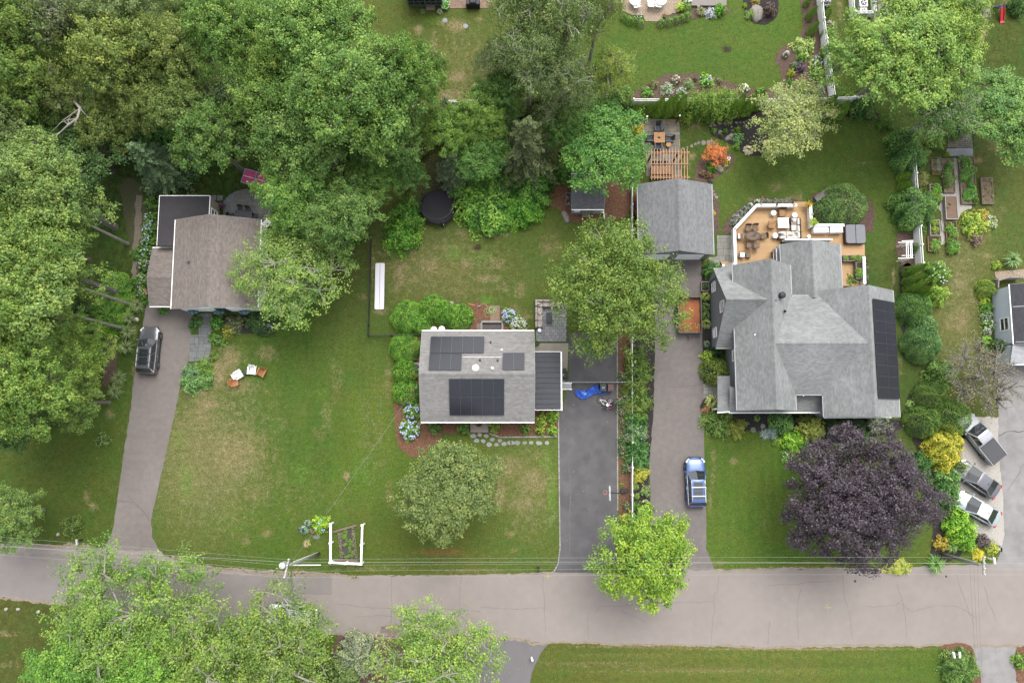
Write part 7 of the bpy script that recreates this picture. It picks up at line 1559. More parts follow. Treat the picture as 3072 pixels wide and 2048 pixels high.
# basketball hoop ----------------------------------------------------------------------------------
def hoop():
 b0=P('22',770,246);bd=P('22',671,260,3.3);t=thing('basketball_hoop','portable basketball hoop at the edge of the dark driveway','basketball hoop',tuple(b0))
 m=MB();m.box((b0.x,b0.y,.1),(.75,.48,.2),top=.8);m.build('base',DARKMETAL,t,world=True,bevel=.03);m=MB();m.tube([b0+Vector((0,0,.2)),b0+Vector((-.12,0,2.5)),bd+Vector((.10,0,-.1))],.05,8);m.build('pole',DARKMETAL,t,world=True)
 m=MB();m.box((bd.x,bd.y,bd.z),(.05,1.3,.85));m.build('backboard',mat('board_clear',A(236,240,240,.75),.3),t,world=True);m=MB();c=Vector((bd.x-.33,bd.y+.02,3.05));m.tube([c+Vector((.23*cos(a*pi/10),.23*sin(a*pi/10),0))for a in range(21)],.022,6,cap=False);m.bar(c+Vector((.22,0,0)),(bd.x,bd.y,3.05),.12,.03);rim=m.build('rim',mat('rim_orange',A(226,96,60),.5),t,world=True)
 m=MB()
 for a in range(10):an=a*pi/5;m.tube([c+Vector((.22*cos(an),.22*sin(an),0)),c+Vector((.12*cos(an+.5),.12*sin(an+.5),-.42))],.008,3)
 m.build('net',WHITE,t,world=True)['kind']='stuff'
 m=MB();m.box((b0.x-.05,b0.y-.12,.26),(.3,.2,.16));m.build('sandbag',mat('bag_grey',A(110,110,116),.9),t,world=True,bevel=.04)
hoop()
# mailboxes, lamps ---------------------------------------------------------------------------------
def mailbox(label,p,rz,mt,postm,n=1,h=1.05):
 t=thing('mailbox',label,'mailbox',p,rz);m=MB();m.box((0,0,h/2),(.11,.11,h));m.build('post',postm,t);m=MB();m.bar((-.25,0,h-.14),(.28,0,h-.14),.09,.07);m.build('arm',postm,t)
 m=MB();sec=[]
 for x in(-.16,.34):sec.append([(x,.09,h-.1),(x,.09,h+.04),(x,.05,h+.11),(x,0,h+.13),(x,-.05,h+.11),(x,-.09,h+.04),(x,-.09,h-.1)])
 loft(m,sec);m.build('box',mt,t);m=MB();m.box((.1,.11,h+.1),(.12,.02,.06));m.build('flag',TAIL,t);return t
mailbox('black mailbox on a post beside the dark driveway mouth',lw(1615,1700),-pi/2,DARKMETAL,mat('post_brown',A(120,100,84),.8));mailbox('white mailbox beside the right utility pole',tuple(P('32',1540,715,.6)[:2])+(0,),-pi/2,WHITE,WHITE)
mailbox('left white mailbox in the orange bark bed',tuple(P('br',600,500,.6)[:2])+(0,),pi/2+.2,WHITE,WHITE);mailbox('right white mailbox in the orange bark bed',tuple(P('br',735,500,.6)[:2])+(0,),pi/2,WHITE,WHITE);mailbox('silver and black mailbox on the left verge',tuple(P('02',545,585,.6)[:2])+(0,),-1.4,mat('mail_silver',A(206,210,214,.6),.4),DARKMETAL)
def lamp_post(label,base,h=2.0,mt=WHITE):
 t=thing('lamp_post',label,'lamp post',base);m=MB();m.tube([(0,0,0),(0,0,h)],.05,8);m.build('post',mt,t);m=MB();m.lathe((0,0,h),[(.06,0),(.13,.06),(.17,.32)],8);m.build('lantern',GLASS,t);m=MB();m.lathe((0,0,h+.32),[(.20,0),(.12,.08),(.03,.14),(0,.2)],8);m.build('cap',mat('lamp_cap',A(120,136,140),.5,metal=.3),t)
lamp_post('white lamp post at the shrub of the white-walled house',lw(825,984));lamp_post('white lamp post in the street garden',tuple(P('pole',850,350)[:2])+(0,),1.7)
t=thing('lamp_post','black path light in the left driveway shrub','lamp post',tuple(P('01',1345,1005,1.2)[:2])+(0,));m=MB();m.tube([(0,0,0),(0,0,1.3)],.03,6);m.build('post',DARKMETAL,t);m=MB();m.lathe((0,0,1.3),[(.05,0),(.12,.1),(0,.22)],8);m.build('lantern',DARKMETAL,t)
for i,(x,y)in enumerate(((900,485),(1385,620))):m=MB();p=P('sun',x,y);m.lathe((p.x,p.y,0),[(.26,.012),(.25,.035),(.0,.04)],20);o=m.build('septic_lid',mat('lid_grey',A(176,186,184),.7,.06));tag(o,('left','right')[i]+' round grey septic lid in the top lawn','lid')
# street garden: white rail frame and stone lined bed -------------------------------------------------
def garden_frame():
 z=1.25;f=lambda x,y,zz=z:P('pole',x,y,zz);t=thing('rail_fence','three-sided white rail fence around the stone bed by the street','fence',tuple(f(1750,800,0)))
 ends=((1405,300),(1400,1150),(2080,1185),(2105,330));mids=((1400,730),(1735,1170),(2090,765))
 for a,b_ in zip(ends[:-1],ends[1:]):
  for zz in(z,z-.5):p,q=f(*a),f(*b_);d=Vector((0,0,zz-z));m=MB();m.bar(p+d,q+d,.16 if zz==z else.05,.05 if zz==z else.14);m.build('rail',WHITE,t,world=True)
 for a in ends+mids:p=f(*a);m=MB();m.box((p.x,p.y,z/2+.02),(.14,.14,z+.04));m.build('post',WHITE,t,world=True);m=MB();m.box((p.x,p.y,z+.05),(.24,.2,.05));m.build('cap',WHITE,t,world=True)
garden_frame()
t=thing('stone_bed','stone lined flower bed framed by two timbers','flower bed',tuple(P('pole',1760,750)))
tim=mat('old_timber',A(150,132,116),.9,.2,8,50);m=MB();m.bar(P('pole',1465,480,.08),P('pole',1985,325,.08),.2,.18);m.build('timber',tim,t,world=True);m=MB();m.bar(P('pole',1490,1088,.08),P('pole',2012,1112,.08),.2,.18);m.build('timber',tim,t,world=True)
m=MB();m.prism([tuple(P('pole',*q)[:2])for q in((1600,480),(1880,400),(1950,1070),(1690,1065))],0,.05);m.build('soil',mat('bed_earth',A(92,88,84),.95,.25,8,50),t,world=True)
rr=random.Random(12);sm=mat('wall_stone',A(164,148,136),.9,.15,6,40,attr=True)
for(x0,y0,x1,y1)in((1575,500,1640,1060),(1610,500,1665,1055),(1890,400,1965,1070),(1925,395,1995,1070)):
 for i in range(17):f=(i+rr.uniform(-.2,.2))/17;p=P('pole',x0+(x1-x0)*f+rr.uniform(-10,10),y0+(y1-y0)*f);m=MB();m.blob((p.x,p.y,.06),(.09*rr.uniform(.8,1.3),.075*rr.uniform(.8,1.3),.09),7,4,.2,i,rr.uniform(.75,1.15),rz=rr.uniform(0,3));m.build('stone',sm,t,world=True)
for i in range(22):x,y=rr.uniform(1640,1930),rr.uniform(450,1050);p=P('pole',x,y);link('weed',shrub_mesh('rose',i%3),t,Vector((p.x,p.y,.03))-Vector(LOC[t.name]),(0,0,i),(.16,.16,.22),LC(120,156,66))
# ---------------------------------------------------------------- shed yard
t=thing('tool_crate','open crate with tools on the left side of the shed','crate',tuple(P('20',388,1368,.5)[:2])+(0,));
for(x,y,dx,dy)in((-.22,0,.04,1.15),(.22,0,.04,1.15),(0,.56,.4,.04),(0,-.56,.4,.04)):m=MB();m.box((x,y,.3),(dx,dy,.6));m.build('board',GREYB,t)
m=MB();m.box((0,0,.3),(.4,1.08,.04));m.build('shelf',TEAK_D,t)
for i in range(5):m=MB();m.blob((rnd.uniform(-.1,.1),-.4+i*.2,.4),(.12,.1,.1),8,5,.3,i);m.build('bundle',mat('bundle%d'%(i%3),A(*((190,190,196),(90,100,120),(170,150,120))[i%3]),.8),t)
m=MB();p=P('20',628,1465,.2);sec=[]
for f,w in((-1,.02),(-.85,.18),(-.4,.30),(.3,.32),(.8,.22),(1,.02)):sec.append([(w,f*1.2,.10),(0,f*1.2,.14),(-w,f*1.2,.10),(0,f*1.2,.05)])
def board(label,p,rz,mt,s=1.0,name='paddle_board',tilt=0.0):
 m=MB();loft(m,sec);o=m.build(name,mt,smooth=True);o.location=p;o.rotation_euler=(0,tilt,rz);o.scale=(s,s,s);tag(o,label,'board');return o
board('white and navy surfboard leaning at the shed corner',(p.x,p.y,.25),.15,mat('board_white',A(226,228,230,.7),.4),.62,tilt=.9);p=P('20',632,1385,.4);board('striped navy board standing along the shed wall',(p.x+.1,p.y,.3),0,mat('board_navy',A(60,76,110),.5,col2=A(200,196,188)),.55,tilt=1.3)
t=thing('work_table','yellow-topped folding table in front of the shed','table',tuple(P('20',512,1470,.7)[:2])+(0,));m=MB();m.box((0,.16,.72),(.85,.22,.03));m.build('top',mat('yellow_top',A(220,176,70),.6),t)
for i in range(3):m=MB();m.box((0,-.28+i*.14,.5),(.8,.10,.025));m.build('plank',GREYB,t)
for x in(-.4,.4):
 for y in(-.4,.25):m=MB();m.bar((x,y,0),(x,y*.8,.72),.03,.03);m.build('leg',mat('yellow_top',A(220,176,70),.6),t)
def kayak(label,k,x,y0,y1,c1,c2,z=.35):
 a,b_=P(k,x,y0,z),P(k,x+2,y1,z);t=thing('kayak',label,'kayak',(a.x,(a.y+b_.y)/2,z-.2));L_=(a.y-b_.y)/2;m=MB();s=[]
 for f,w in((-1,.02),(-.8,.17),(-.4,.29),(0,.32),(.4,.29),(.8,.17),(1,.02)):s.append([(w,f*L_,.2),(w*.6,f*L_,.34),(0,f*L_,.38),(-w*.6,f*L_,.34),(-w,f*L_,.2),(0,f*L_,0)])
 loft(m,s);m.build('hull',mat('kayak_mix_%d'%int(y0),A(*c1),.4,.1,1.0,20,col2=A(*c2)),t,smooth=True);m=MB();m.lathe((0,-.1,.36),[(.22,0),(.24,.04),(.18,.04),(.16,-.1)],16,sy=1.6);m.build('cockpit',DARKMETAL,t)
kayak('yellow and red kayak stored between fence and garage','20',852,1325,1495,(232,190,60),(206,60,40));
# top terrace furniture, deck, pots
TPp=lambda x,y,z=.4:tuple(P('tp',x,y,z)[:2])+(.04,)
for i,(x,y)in enumerate(((345,55),(520,45),(612,50))):seat_thing('white_chair',('left white chair on the tan terrace','middle white chair on the tan terrace','right white chair on the tan terrace')[i],'chair',TPp(x,y),pi/2+(.3,0,-.2)[i],WHITECH,.7,.75,.42,.3,True,WHITECH,'white chairs on the tan terrace')
for i,(x,y)in enumerate(((330,10),(640,10))):drum('patio_table',('left','right')[i]+' round white table at the top of the tan terrace','table',TPp(x,y,.6),.55,.7,WHITECH,[(.25,0),(.05,.05),(.05,.66),(.55,.67),(.55,.7),(0,.71)])
pot('white pot with green plant left of the clipped balls',TPp(385,185),.22,.3,WHITE,(80,110,60));pot('white pot with red flowers right of the terrace middle',TPp(685,175),.18,.28,WHITE,(110,150,80),.22,(170,60,60));pot('white flower pot at the grey deck corner',TPp(950,15),.3,.4,WHITE,(130,160,80),.4,(240,240,240));pot('striped pot with lime plant beside the terrace',TPp(870,80),.2,.35,mat('striped',A(150,150,150),.6,.4,30,60),(150,180,60),.45)
t=thing('deck','weathered grey wooden deck at the top edge','deck',tuple(P('tp',1150,20)))
for i in range(9):q=PL('tp',[(900,66-i*13),(1410,66-i*13),(1410,54-i*13),(900,54-i*13)],.3);m=MB();m.prism([(p.x,p.y)for p in q],.05,.3);m.build('deck_board',GREYB,t,world=True)
pot('large white ring planter with grass beside the sunroom',tuple(P('sun',905,130,.3)[:2])+(0,),.42,.4,WHITE,(96,160,60),.45);pot('small white ring planter by the sunroom corner',tuple(P('sun',885,30,.3)[:2])+(0,),.22,.3,WHITE,(70,90,50),.15)
lantern=drum('lantern_globe','glass globe ornament below the grey deck','ornament',TPp(1082,72,.3),.16,.3,mat('globe',A(190,196,180),.2),[(.05,0),(.16,.12),(.16,.2),(.05,.3),(0,.31)])
# condensers in white enclosure
fence('low white lattice enclosure around the condensers',[P('tr',100,-60),P('tr',130,225),P('tr',395,222),P('tr',385,-60)],1.2,2.2)
for i,(x,y,s)in enumerate(((300,40,.85),(310,135,.7))):t=thing('condenser',('larger','smaller')[i]+' white air conditioner in the lattice enclosure','air conditioner',tuple(P('tr',x,y,.8)[:2])+(0,));m=MB();m.box((0,0,s*.5),(s,s,s));m.build('case',mat('ac_case',A(196,198,196),.5),t,bevel=.05);m=MB();m.box((0,0,s+.005),(s*.96,s*.96,.03));m.build('top_plate',WHITE,t,bevel=.04);m=MB();m.lathe((0,0,s+.022),[(s*.38,0),(s*.38,.01),(0,.015)],18);m.build('fan_well',DARKMETAL,t);m=MB();m.bar((-.2,-.1,s+.05),(.2,.1,s+.05),.1,.02);m.bar((.1,-.2,s+.05),(-.1,.2,s+.05),.1,.02);m.build('fan_blades',GREYMETAL,t)
TRp=lambda x,y:tuple(P('tr',x,y,.4)[:2])+(.04,)
adirondack('grey-green adirondack chair on the top right patio',TRp(1785,118),.5,GREENCH);adirondack('grey-green adirondack chair half hidden by the white arbour',TRp(1605,108),2.6,GREENCH)
rest_table('fire_table','dark square fire table at the top right edge',TRp(1655,12),0,.7,.6,.5,DARKCH);rest_table('stone_table','small stone table at the patio corner',TRp(1712,222),0,.6,.5,.45,FIELD)
t=thing('white_arbour','white arbour posts at the left side of the top right patio','arbour',tuple(P('tr',1545,150)))
for x,y in((1550,60),(1550,200),(1520,120)):p=P('tr',x,y,2);m=MB();m.box((p.x,p.y,1.1),(.14,.14,2.2));m.build('post',WHITE,t,world=True)
for y in(140,185):m=MB();m.bar(P('tr',1488,y,2.2),P('tr',1615,y,2.2),.08,.12);m.build('beam',WHITE,t,world=True)
m=MB();m.bar(P('tr',1550,-40,2.3),P('tr',1556,215,2.3),.08,.12);m.build('beam',WHITE,t,world=True)
drum('parasol','pale blue parasol under the top right trees','parasol',tuple(P('tr',795,150,2.2)[:2])+(0,),1,2.4,mat('parasol_blue',A(176,214,226),.8),[(.25,0),(.25,.06),(.03,.07),(.03,1.95),(1.0,1.95),(.95,2.0),(.5,2.25),(.05,2.4),(0,2.42)],n=10)
t=thing('toy_slide','red and blue plastic toy slide on the right lawn','slide',tuple(P('tr',2030,190)),-1.3);red_=mat('slide_red',A(226,60,66),.4);blu_=mat('slide_blue',A(48,96,200),.4)
m=MB();m.bar((-.35,0,.75),(.75,0,.08),.42,.05);m.build('chute',red_,t)
for s in(-1,1):m=MB();m.bar((-.35,s*.21,.82),(.75,s*.21,.15),.05,.14);m.build('chute_side',red_,t)
m=MB();m.box((.85,0,.06),(.3,.46,.08));m.build('foot',red_,t,bevel=.02)
for s in(-1,1):m=MB();m.bar((-.42,s*.2,.9),(-.85,s*.28,0),.07,.1);m.build('ladder_rail',blu_,t)
for i in range(3):m=MB();m.bar((-.50-i*.12,-.22,.65-i*.22),(-.50-i*.12,.22,.65-i*.22),.07,.05);m.build('rung',blu_,t)
# ---------------------------------------------------------------- raised vegetable beds
GB=mat('bed_board',A(160,146,130),.85,.15,8,50);GW=mat('bed_board_white',A(206,202,196),.8,.1);GR=mat('bed_board_red',A(176,134,108),.85,.12)
def L(n,r,h,c,k='loose_s'):return(n,r,h,c,k)
STRAW=mat('straw_soil',A(156,138,112),.95,.3,10,60,col2=A(112,100,84))
box_bed('long left raised bed with tomatoes along its right side','gar',478,182,612,515,.3,GB,(L(16,.32,.7,(118,150,84)),),soil=STRAW);box_bed('longest raised bed with big squash leaves','gar',640,156,825,626,.3,GB,(L(22,.4,.5,(112,160,74),'hosta'),L(10,.4,.5,(108,146,80))),soil=STRAW);box_bed('bare raised bed farthest right','gar',856,366,990,626,.3,GB,(L(4,.14,.2,(150,150,80)),),soil=STRAW)
box_bed('tall white-framed raised bed with empty soil','gar',505,548,640,776,.6,GW,(L(2,.12,.2,(130,150,70)),),soil=mat('brown_soil',A(150,124,106),.95,.2,8,50));box_bed('white-framed bed with peppers beside the leafy bush','gar',356,782,466,937,.45,GW,(L(5,.26,.4,(138,170,64)),));box_bed('brown-framed bed of leafy greens lowest on the left','gar',336,944,460,1090,.3,GR,(L(9,.3,.35,(108,150,64)),))
box_bed('brown-framed bed with flowers lowest on the right','gar',512,800,642,1110,.3,GR,(L(14,.34,.6,(116,158,76)),L(4,.2,.3,(200,170,150))));box_bed('upper bed with white trellis frame behind the leafy bush','gar',356,432,466,600,.3,GW,(L(7,.34,.5,(110,156,62)),));box_bed('small fenced bed next to the white fence','gar',372,190,470,340,.2,GR,(L(4,.24,.35,(124,150,74)),),soil=STRAW)
m=MB()
for i in range(7):m.tube([P('gar',430+i*7,165,.05),P('gar',430+i*7,165,.8),P('gar',430+i*7,300,.8)],.008,4)
for i in range(6):m.tube([P('gar',345,175+i*22,.75),P('gar',475,175+i*22,.75)],.008,4)
o=m.build('wire_cage',GREYMETAL);tag(o,'wire mesh cage over the small fenced bed','cage')
def arbour():
 z=2.1;t=thing('garden_arbour','white garden arbour over the mulch patch at the fence','arbour',tuple(P('gar',125,1075)))
 for y0 in(990,1005,1133,1160):m=MB();m.bar(P('gar',45 if y0 not in(990,1133)else 82,y0,z-.05),P('gar',195,y0-4,z-.05),.05,.1);m.build('beam',WHITE,t,world=True)
 for x in(125,142,165,180):m=MB();m.bar(P('gar',x,1000,z+.06),P('gar',x+4,1150,z+.06),.05,.08);m.build('cross_slat',WHITE,t,world=True)
 for x in(130,178):
  for y in(1000,1148):p=P('gar',x,y,z);m=MB();m.box((p.x,p.y,z/2),(.09,.09,z));m.build('post',WHITE,t,world=True)
arbour()
t=thing('stone_bench','white stone bench below the corner evergreen','bench',tuple(P('30',447,797,.3)[:2])+(0,));m=MB();m.box((0,0,.4),(.95,.32,.08));m.build('seat',mat('cast_stone',A(212,206,196),.8,.1),t,bevel=.02)
for x in(-.35,.35):m=MB();m.box((x,0,.19),(.14,.28,.37),top=.8);m.build('leg',mat('cast_stone',A(212,206,196),.8,.1),t)
t=thing('wood_enclosure','weathered wooden fence box behind the pale blue house','fence',tuple(P('rh',430,240)))
for a,b_ in(((280,200),(440,150)),((440,155),(660,155)),((275,205),(270,310))):
 p,q=P('rh',*a,1.4),P('rh',*b_,1.4);n=max(2,int((q-p).length/.16))
 for i in range(n):s=p.lerp(q,(i+.5)/n);m=MB();m.box((s.x,s.y,.7),((q-p).length/n-.01,.03,1.4),atan2(q.y-p.y,q.x-p.x));m.build('board',GREYB,t,world=True)
 m=MB();m.bar(p,q,.1,.04);m.build('cap',GREYB,t,world=True)
m=MB();c=P('rh',240,190,.3);m.tube([(c.x-.2,c.y,.35),(c.x+.2,c.y-.1,.35)],.05,6);m.tube([(c.x,c.y-.15,.1),(c.x+.25,c.y-.3,.5)],.03,6);m.blob((c.x,c.y,.3),(.2,.14,.15),8,5,.3,4);o=m.build('hose_reel',mat('reel',A(150,150,152),.6,.2));tag(o,'grey hose reel at the corner of the wooden fence box','hose reel')
boulder('small red ball on the lawn above the lavender','deck',645,145,16,16,.12,1,0,mat('red_ball',A(226,120,104),.4),'ball')
m=MB();p=P('22',138,1405,.5);m.box((0,0,.3),(.16,.30,.6));o=m.build('marker_post',WHITE,bevel=.02);o.location=(p.x,p.y,0);o.rotation_euler=(0,0,.4);tag(o,'white marker post beside the side drive lawn','marker post')
t=thing('whirligig','rainbow garden pinwheel by the hydrangeas','pinwheel',tuple(P('01',1000,440,.8)[:2])+(0,));m=MB();m.tube([(0,0,0),(0,0,.9)],.015,6);m.build('stick',WHITE,t)
for i,c in enumerate(((226,90,60),(230,190,60),(120,200,60),(224,110,160))):m=MB();a=i*pi/2+.4;m.face([(0,0,.9),(.35*cos(a),.35*sin(a),.95),(.25*cos(a+.6),.25*sin(a+.6),.88)]);m.build('vane',mat('vane%d'%i,A(*c),.5),t)
# planted window boxes of the white-walled house
for i,(x,y)in enumerate(((1325,568),(1505,570),(1680,575))):
 p=P('01',x,y,1.1);t=thing('window_box',('left','middle','right')[i]+' window box of blue flowers on the white front wall','window box',(p.x,LH[3]+.02,.95));m=MB();m.box((0,0,0),(1.0,.26,.2));m.build('box',mat('box_slate',A(70,80,92),.6),t);link('plant',shrub_mesh('loose_s',0),t,(0,-.02,.05),(0,0,0),(.5,.18,.25),LC(90,130,60));link('flowers',bloom_mesh(5,26,.14,1,.1),t,(0,-.04,.06),(0,0,0),(.5,.2,.28),A(150,176,240,.75))['kind']='stuff'
# ================================================================ SHRUBS AND BED PLANTS
G1=(84,128,54);G2=(104,146,58);G3=(66,104,48);BLUE_F=(188,200,238);LIL_F=(196,176,216);WHT_F=(240,238,232);PINK_F=(216,140,150);YEL_F=(236,206,80)
HG=(92,138,44)
# hedge round the north-west corner of the small house
for i,(x,y,r,h,lab)in enumerate(((1040,610,125,2.2,'large glossy hedge mound at the corner of the black fence'),(1210,545,100,2.3,'tallest glossy hedge mound above the propane caps'),(1130,650,90,2.0,'glossy hedge mound left of the propane caps'),(1400,610,100,2.2,'glossy hedge mound right of the propane caps'),(1300,580,90,2.1,'glossy hedge mound in the middle of the back row'),(1020,825,115,2.2,'separate glossy hedge mound west of the solar roof'),(1025,985,95,2.2,'upper half of the long glossy hedge by the west wall'),(1030,1130,100,2.2,'lower half of the long glossy hedge by the west wall'))):plant('ball','11',x,y,r,h,HG,lab,'hedge','hedge')
plant('loose','11',1075,1260,62,1.0,(110,150,66),'blue hydrangea against the west wall of the small house','hydrangea',bloom=(BLUE_F,34,.10));plant('loose','11',1055,1390,72,1.1,(112,150,70),'large blue hydrangea at the south-west corner bed','hydrangea',bloom=(BLUE_F,52,.11))
for x,y,r,c,lab in((1230,1375,46,(92,124,60),'dark round shrub left of the front stoop bed'),(1430,1385,42,(96,132,58),'round green shrub just left of the front stoop'),(1640,1375,38,(126,150,66),'yellowish round shrub just right of the front stoop')):plant('loose','11',x,y,r,.9,c,lab)
for x,y,r,c,lab,fl in((90,1385,34,(96,136,56),'dark green shrub below the right eave of the small house',None),(205,1320,42,(142,166,70),'yellow-green shrub beside the porch roof',None),(280,1298,42,(130,172,62),'bright round shrub at the porch gutter corner',None),(193,1390,36,(112,150,60),'shrub with yellow flowers in the front mulch',YEL_F),(278,1392,38,(132,170,66),'lowest bright round shrub beside the granite kerb',None)):plant('loose','21',x,y,r,.9,c,lab,bloom=(fl,12,.06)if fl else None)
plant('loose','bd',1385,335,118,1.1,(116,150,80),'pale blue hydrangea beside the brick landing','hydrangea',bloom=((176,188,214),70,.09));plant('loose','bd',1530,475,130,1.1,(128,150,88),'fading hydrangea at the back eave','hydrangea',bloom=((196,200,190),80,.09))
plant('loose','bd',525,160,40,.6,(150,156,130),'small pale flowering plant at the tip of the hedge',bloom=(WHT_F,12,.06))
# woods edge shrubs
plant('loose','10',1600,1390,240,2.6,(104,150,56),'sprawling bright shrub right of the trampoline','bush','bush');plant('loose','10',1450,1240,170,2.6,(84,126,50),'dark vine bush above the trampoline','bush','bush');plant('loose','20',60,1420,150,2.6,(88,142,46),'bright green bush at the edge of the shed yard','bush','bush');plant('loose','20',120,1260,190,3.2,(84,130,48),'large bush between cedar and shed yard','bush','bush');plant('loose','10',1650,1230,170,2.8,(96,138,54),'bush in the thicket left of the shed yard bush','bush','bush')
plant('feather','10',1040,1470,120,2.6,(84,132,48),'feathery tree-of-heaven sapling left of the trampoline','sapling','sapling');plant('feather','11',990,60,130,2.4,(88,138,46),'drooping feathery sapling above the gym mat','sapling','sapling');plant('loose','10',1520,610,45,1.2,(112,140,74),'small shrub on the top lawn by the white fence');plant('loose','20',30,1040,120,3,(80,112,48),'shaded bush under the olive cedar','bush','bush');plant('loose','20',360,1180,90,2.2,(80,120,46),'dark bush against the shed roof','bush','bush');plant('loose','11',560,120,110,2.5,(76,112,48),'dark understory bush behind the open tree','bush','bush');plant('loose','11',640,30,90,2.2,(84,122,50),'understory bush at the top of the black fence','bush','bush')
plant('loose','20',690,640,150,3.2,(98,128,60),'tangled green bush below the vine tree','bush','bush');plant('loose','20',520,720,130,3,(92,122,60),'tangled bush left of the glossy maple','bush','bush');plant('loose','20',420,620,120,3.5,(98,118,66),'grey-green bush under the fan-twig birch','bush','bush')
USED_=set()
for i,(x,y,r,h)in enumerate(((350,300,160,4),(150,350,130,4),(70,800,120,3),(520,420,120,3),(640,330,120,3),(980,540,120,3),(1080,400,120,3),(880,300,120,3),(1230,380,90,3),(1520,480,120,3),(1480,380,100,3),(130,1060,110,3),(180,960,90,2.4),(60,1200,110,3),(700,2010,120,3),(420,2040,110,3),(880,2010,100,3),(1640,330,90,3),(1600,130,90,3))):
 near=sorted(TREES,key=lambda q:(q[1]-x)**2+(q[2]-y)**2);lab=next(q[6]for q in near if q[6]not in USED_);USED_.add(lab)
 plant('loose','s',x,y,r,h,(64+i%3*8,94+i%4*6,42),' '.join(('dark bush under the '+lab).split()[:16]),'undergrowth_bush','bush',group='undergrowth bushes beneath the woods')
plant('loose','12',610,1500,120,2.4,(116,140,78),'green bush at the bottom edge right of the twiggy tree','bush','bush');plant('loose','12',690,1390,150,2.2,(140,150,118),'grey-green bush at the bottom edge between two trees','bush','bush');plant('loose','12',1400,1300,60,1.4,(120,130,70),'brownish shrub by the side drive')
# left house plants
HY=(98,138,62)
for i,(k,x,y,fl,lab)in enumerate((('00',1035,1395,None,'leafy green plant at the top of the hydrangea strip'),('00',1032,1498,BLUE_F,'lilac hydrangea topmost in the strip'),('00',1025,1560,BLUE_F,'lilac hydrangea second in the strip'),('01',1015,20,BLUE_F,'hydrangea beside the upper flat roof corner'),('01',1010,90,BLUE_F,'hydrangea opposite the leaning northern trunk'),('01',1005,165,BLUE_F,'hydrangea at the end of the dark flat roof'),('01',990,255,LIL_F,'pale hydrangea beside the brown garage eave'),('01',975,355,(206,206,206),'white hydrangea at the garage ridge'),('01',968,440,LIL_F,'lilac hydrangea lowest in the strip'))):plant('loose',k,x,y,44,1.0,HY,lab,'hydrangea',bloom=(fl,11,.085)if fl else None)
for x,y,r,lab in((940,180,50,'green shrub behind the hydrangea strip, upper'),(935,380,48,'green shrub behind the hydrangea strip, lower'),(990,490,40,'green shrub at the garage corner')):plant('loose','01',x,y,r,.9,(84,124,50),lab)
for x,y,r,lab in((945,535,58,'ornamental grass nearest the garage corner'),(885,625,50,'ornamental grass beside the white quartz'),(880,715,62,'ornamental grass right of the southern trunk'),(868,825,62,'ornamental grass level with the grey car'),(815,1035,62,'blue ornamental grass above the last clump'),(785,1125,62,'lowest ornamental grass along the left driveway')):plant('tuft','01',x,y,r,.9,(128,146,94),lab,'ornamental_grass','grass')
plant('loose','01',790,430,130,.7,(96,140,46),'bright ground cover mound between the leaning trunks','ground_cover','shrub');plant('loose','01',750,600,140,.8,(96,140,46),'bright ground cover mound above the southern trunk','ground_cover','shrub');plant('loose','01',700,1460,48,.7,(96,122,62),'lone small shrub on the left lawn');plant('loose','02',480,490,70,1.1,(90,112,48),'dark low shrub by the left mailbox')
plant('loose','01',1120,572,28,.6,(96,146,60),'small potted green plant before the garage door');plant('loose','01',1345,650,40,.6,(74,112,52),'ground cover left of the bluestone walk',sy=1.5);plant('loose','01',1490,650,48,.8,(92,144,58),'fresh green shrub right of the bluestone walk');plant('loose','01',1610,660,65,.9,(104,120,78),'greyish shrub under the front windows',bloom=(PINK_F,10,.06));plant('feather','01',1570,710,45,.8,(134,150,64),'yellow daylily clump by the front walk',bloom=(YEL_F,14,.06));plant('loose','01',1485,770,42,.6,(92,126,54),'low shrub along the walk, upper',sy=1.6);plant('loose','01',1468,890,32,.5,(104,130,56),'low shrub along the walk, lower')
plant('loose','01',1320,1000,70,1.2,(106,142,92),'grey-green shrub at the left driveway bend, upper left');plant('feather','01',1400,960,62,1.0,(112,146,62),'grassy lily clump at the left driveway bend','lily_clump','plant');plant('loose','01',1310,1070,75,1.2,(108,148,82),'grey-green shrub at the left driveway bend, lower left');plant('loose','01',1405,1050,60,1.1,(110,148,80),'grey-green shrub at the left driveway bend, lower right')
plant('ball','11',45,655,95,1.6,(60,88,44),'dark clipped yew behind the white lamp post','yew_shrub');plant('loose','01',1740,640,60,1.2,(70,100,50),'dark shrub right of the front windows');plant('loose','11',240,70,60,1.2,(84,120,70),'blue hydrangea behind the open tree','hydrangea',bloom=(BLUE_F,14,.11))
# street garden
plant('loose','pole',1175,310,190,.9,(138,176,52),'bright green hydrangea of the street garden','hydrangea',bloom=((150,176,236),8,.09));plant('hosta','pole',900,290,85,.5,(128,150,126),'upper blue-grey leafy plant of the street garden','leafy_plant','plant');plant('hosta','pole',820,440,105,.5,(118,144,122),'lower blue-grey leafy plant of the street garden','leafy_plant','plant');plant('tuft','pole',880,740,105,.5,(176,164,116),'dry tan grass tuft of the street garden','ornamental_grass','grass')
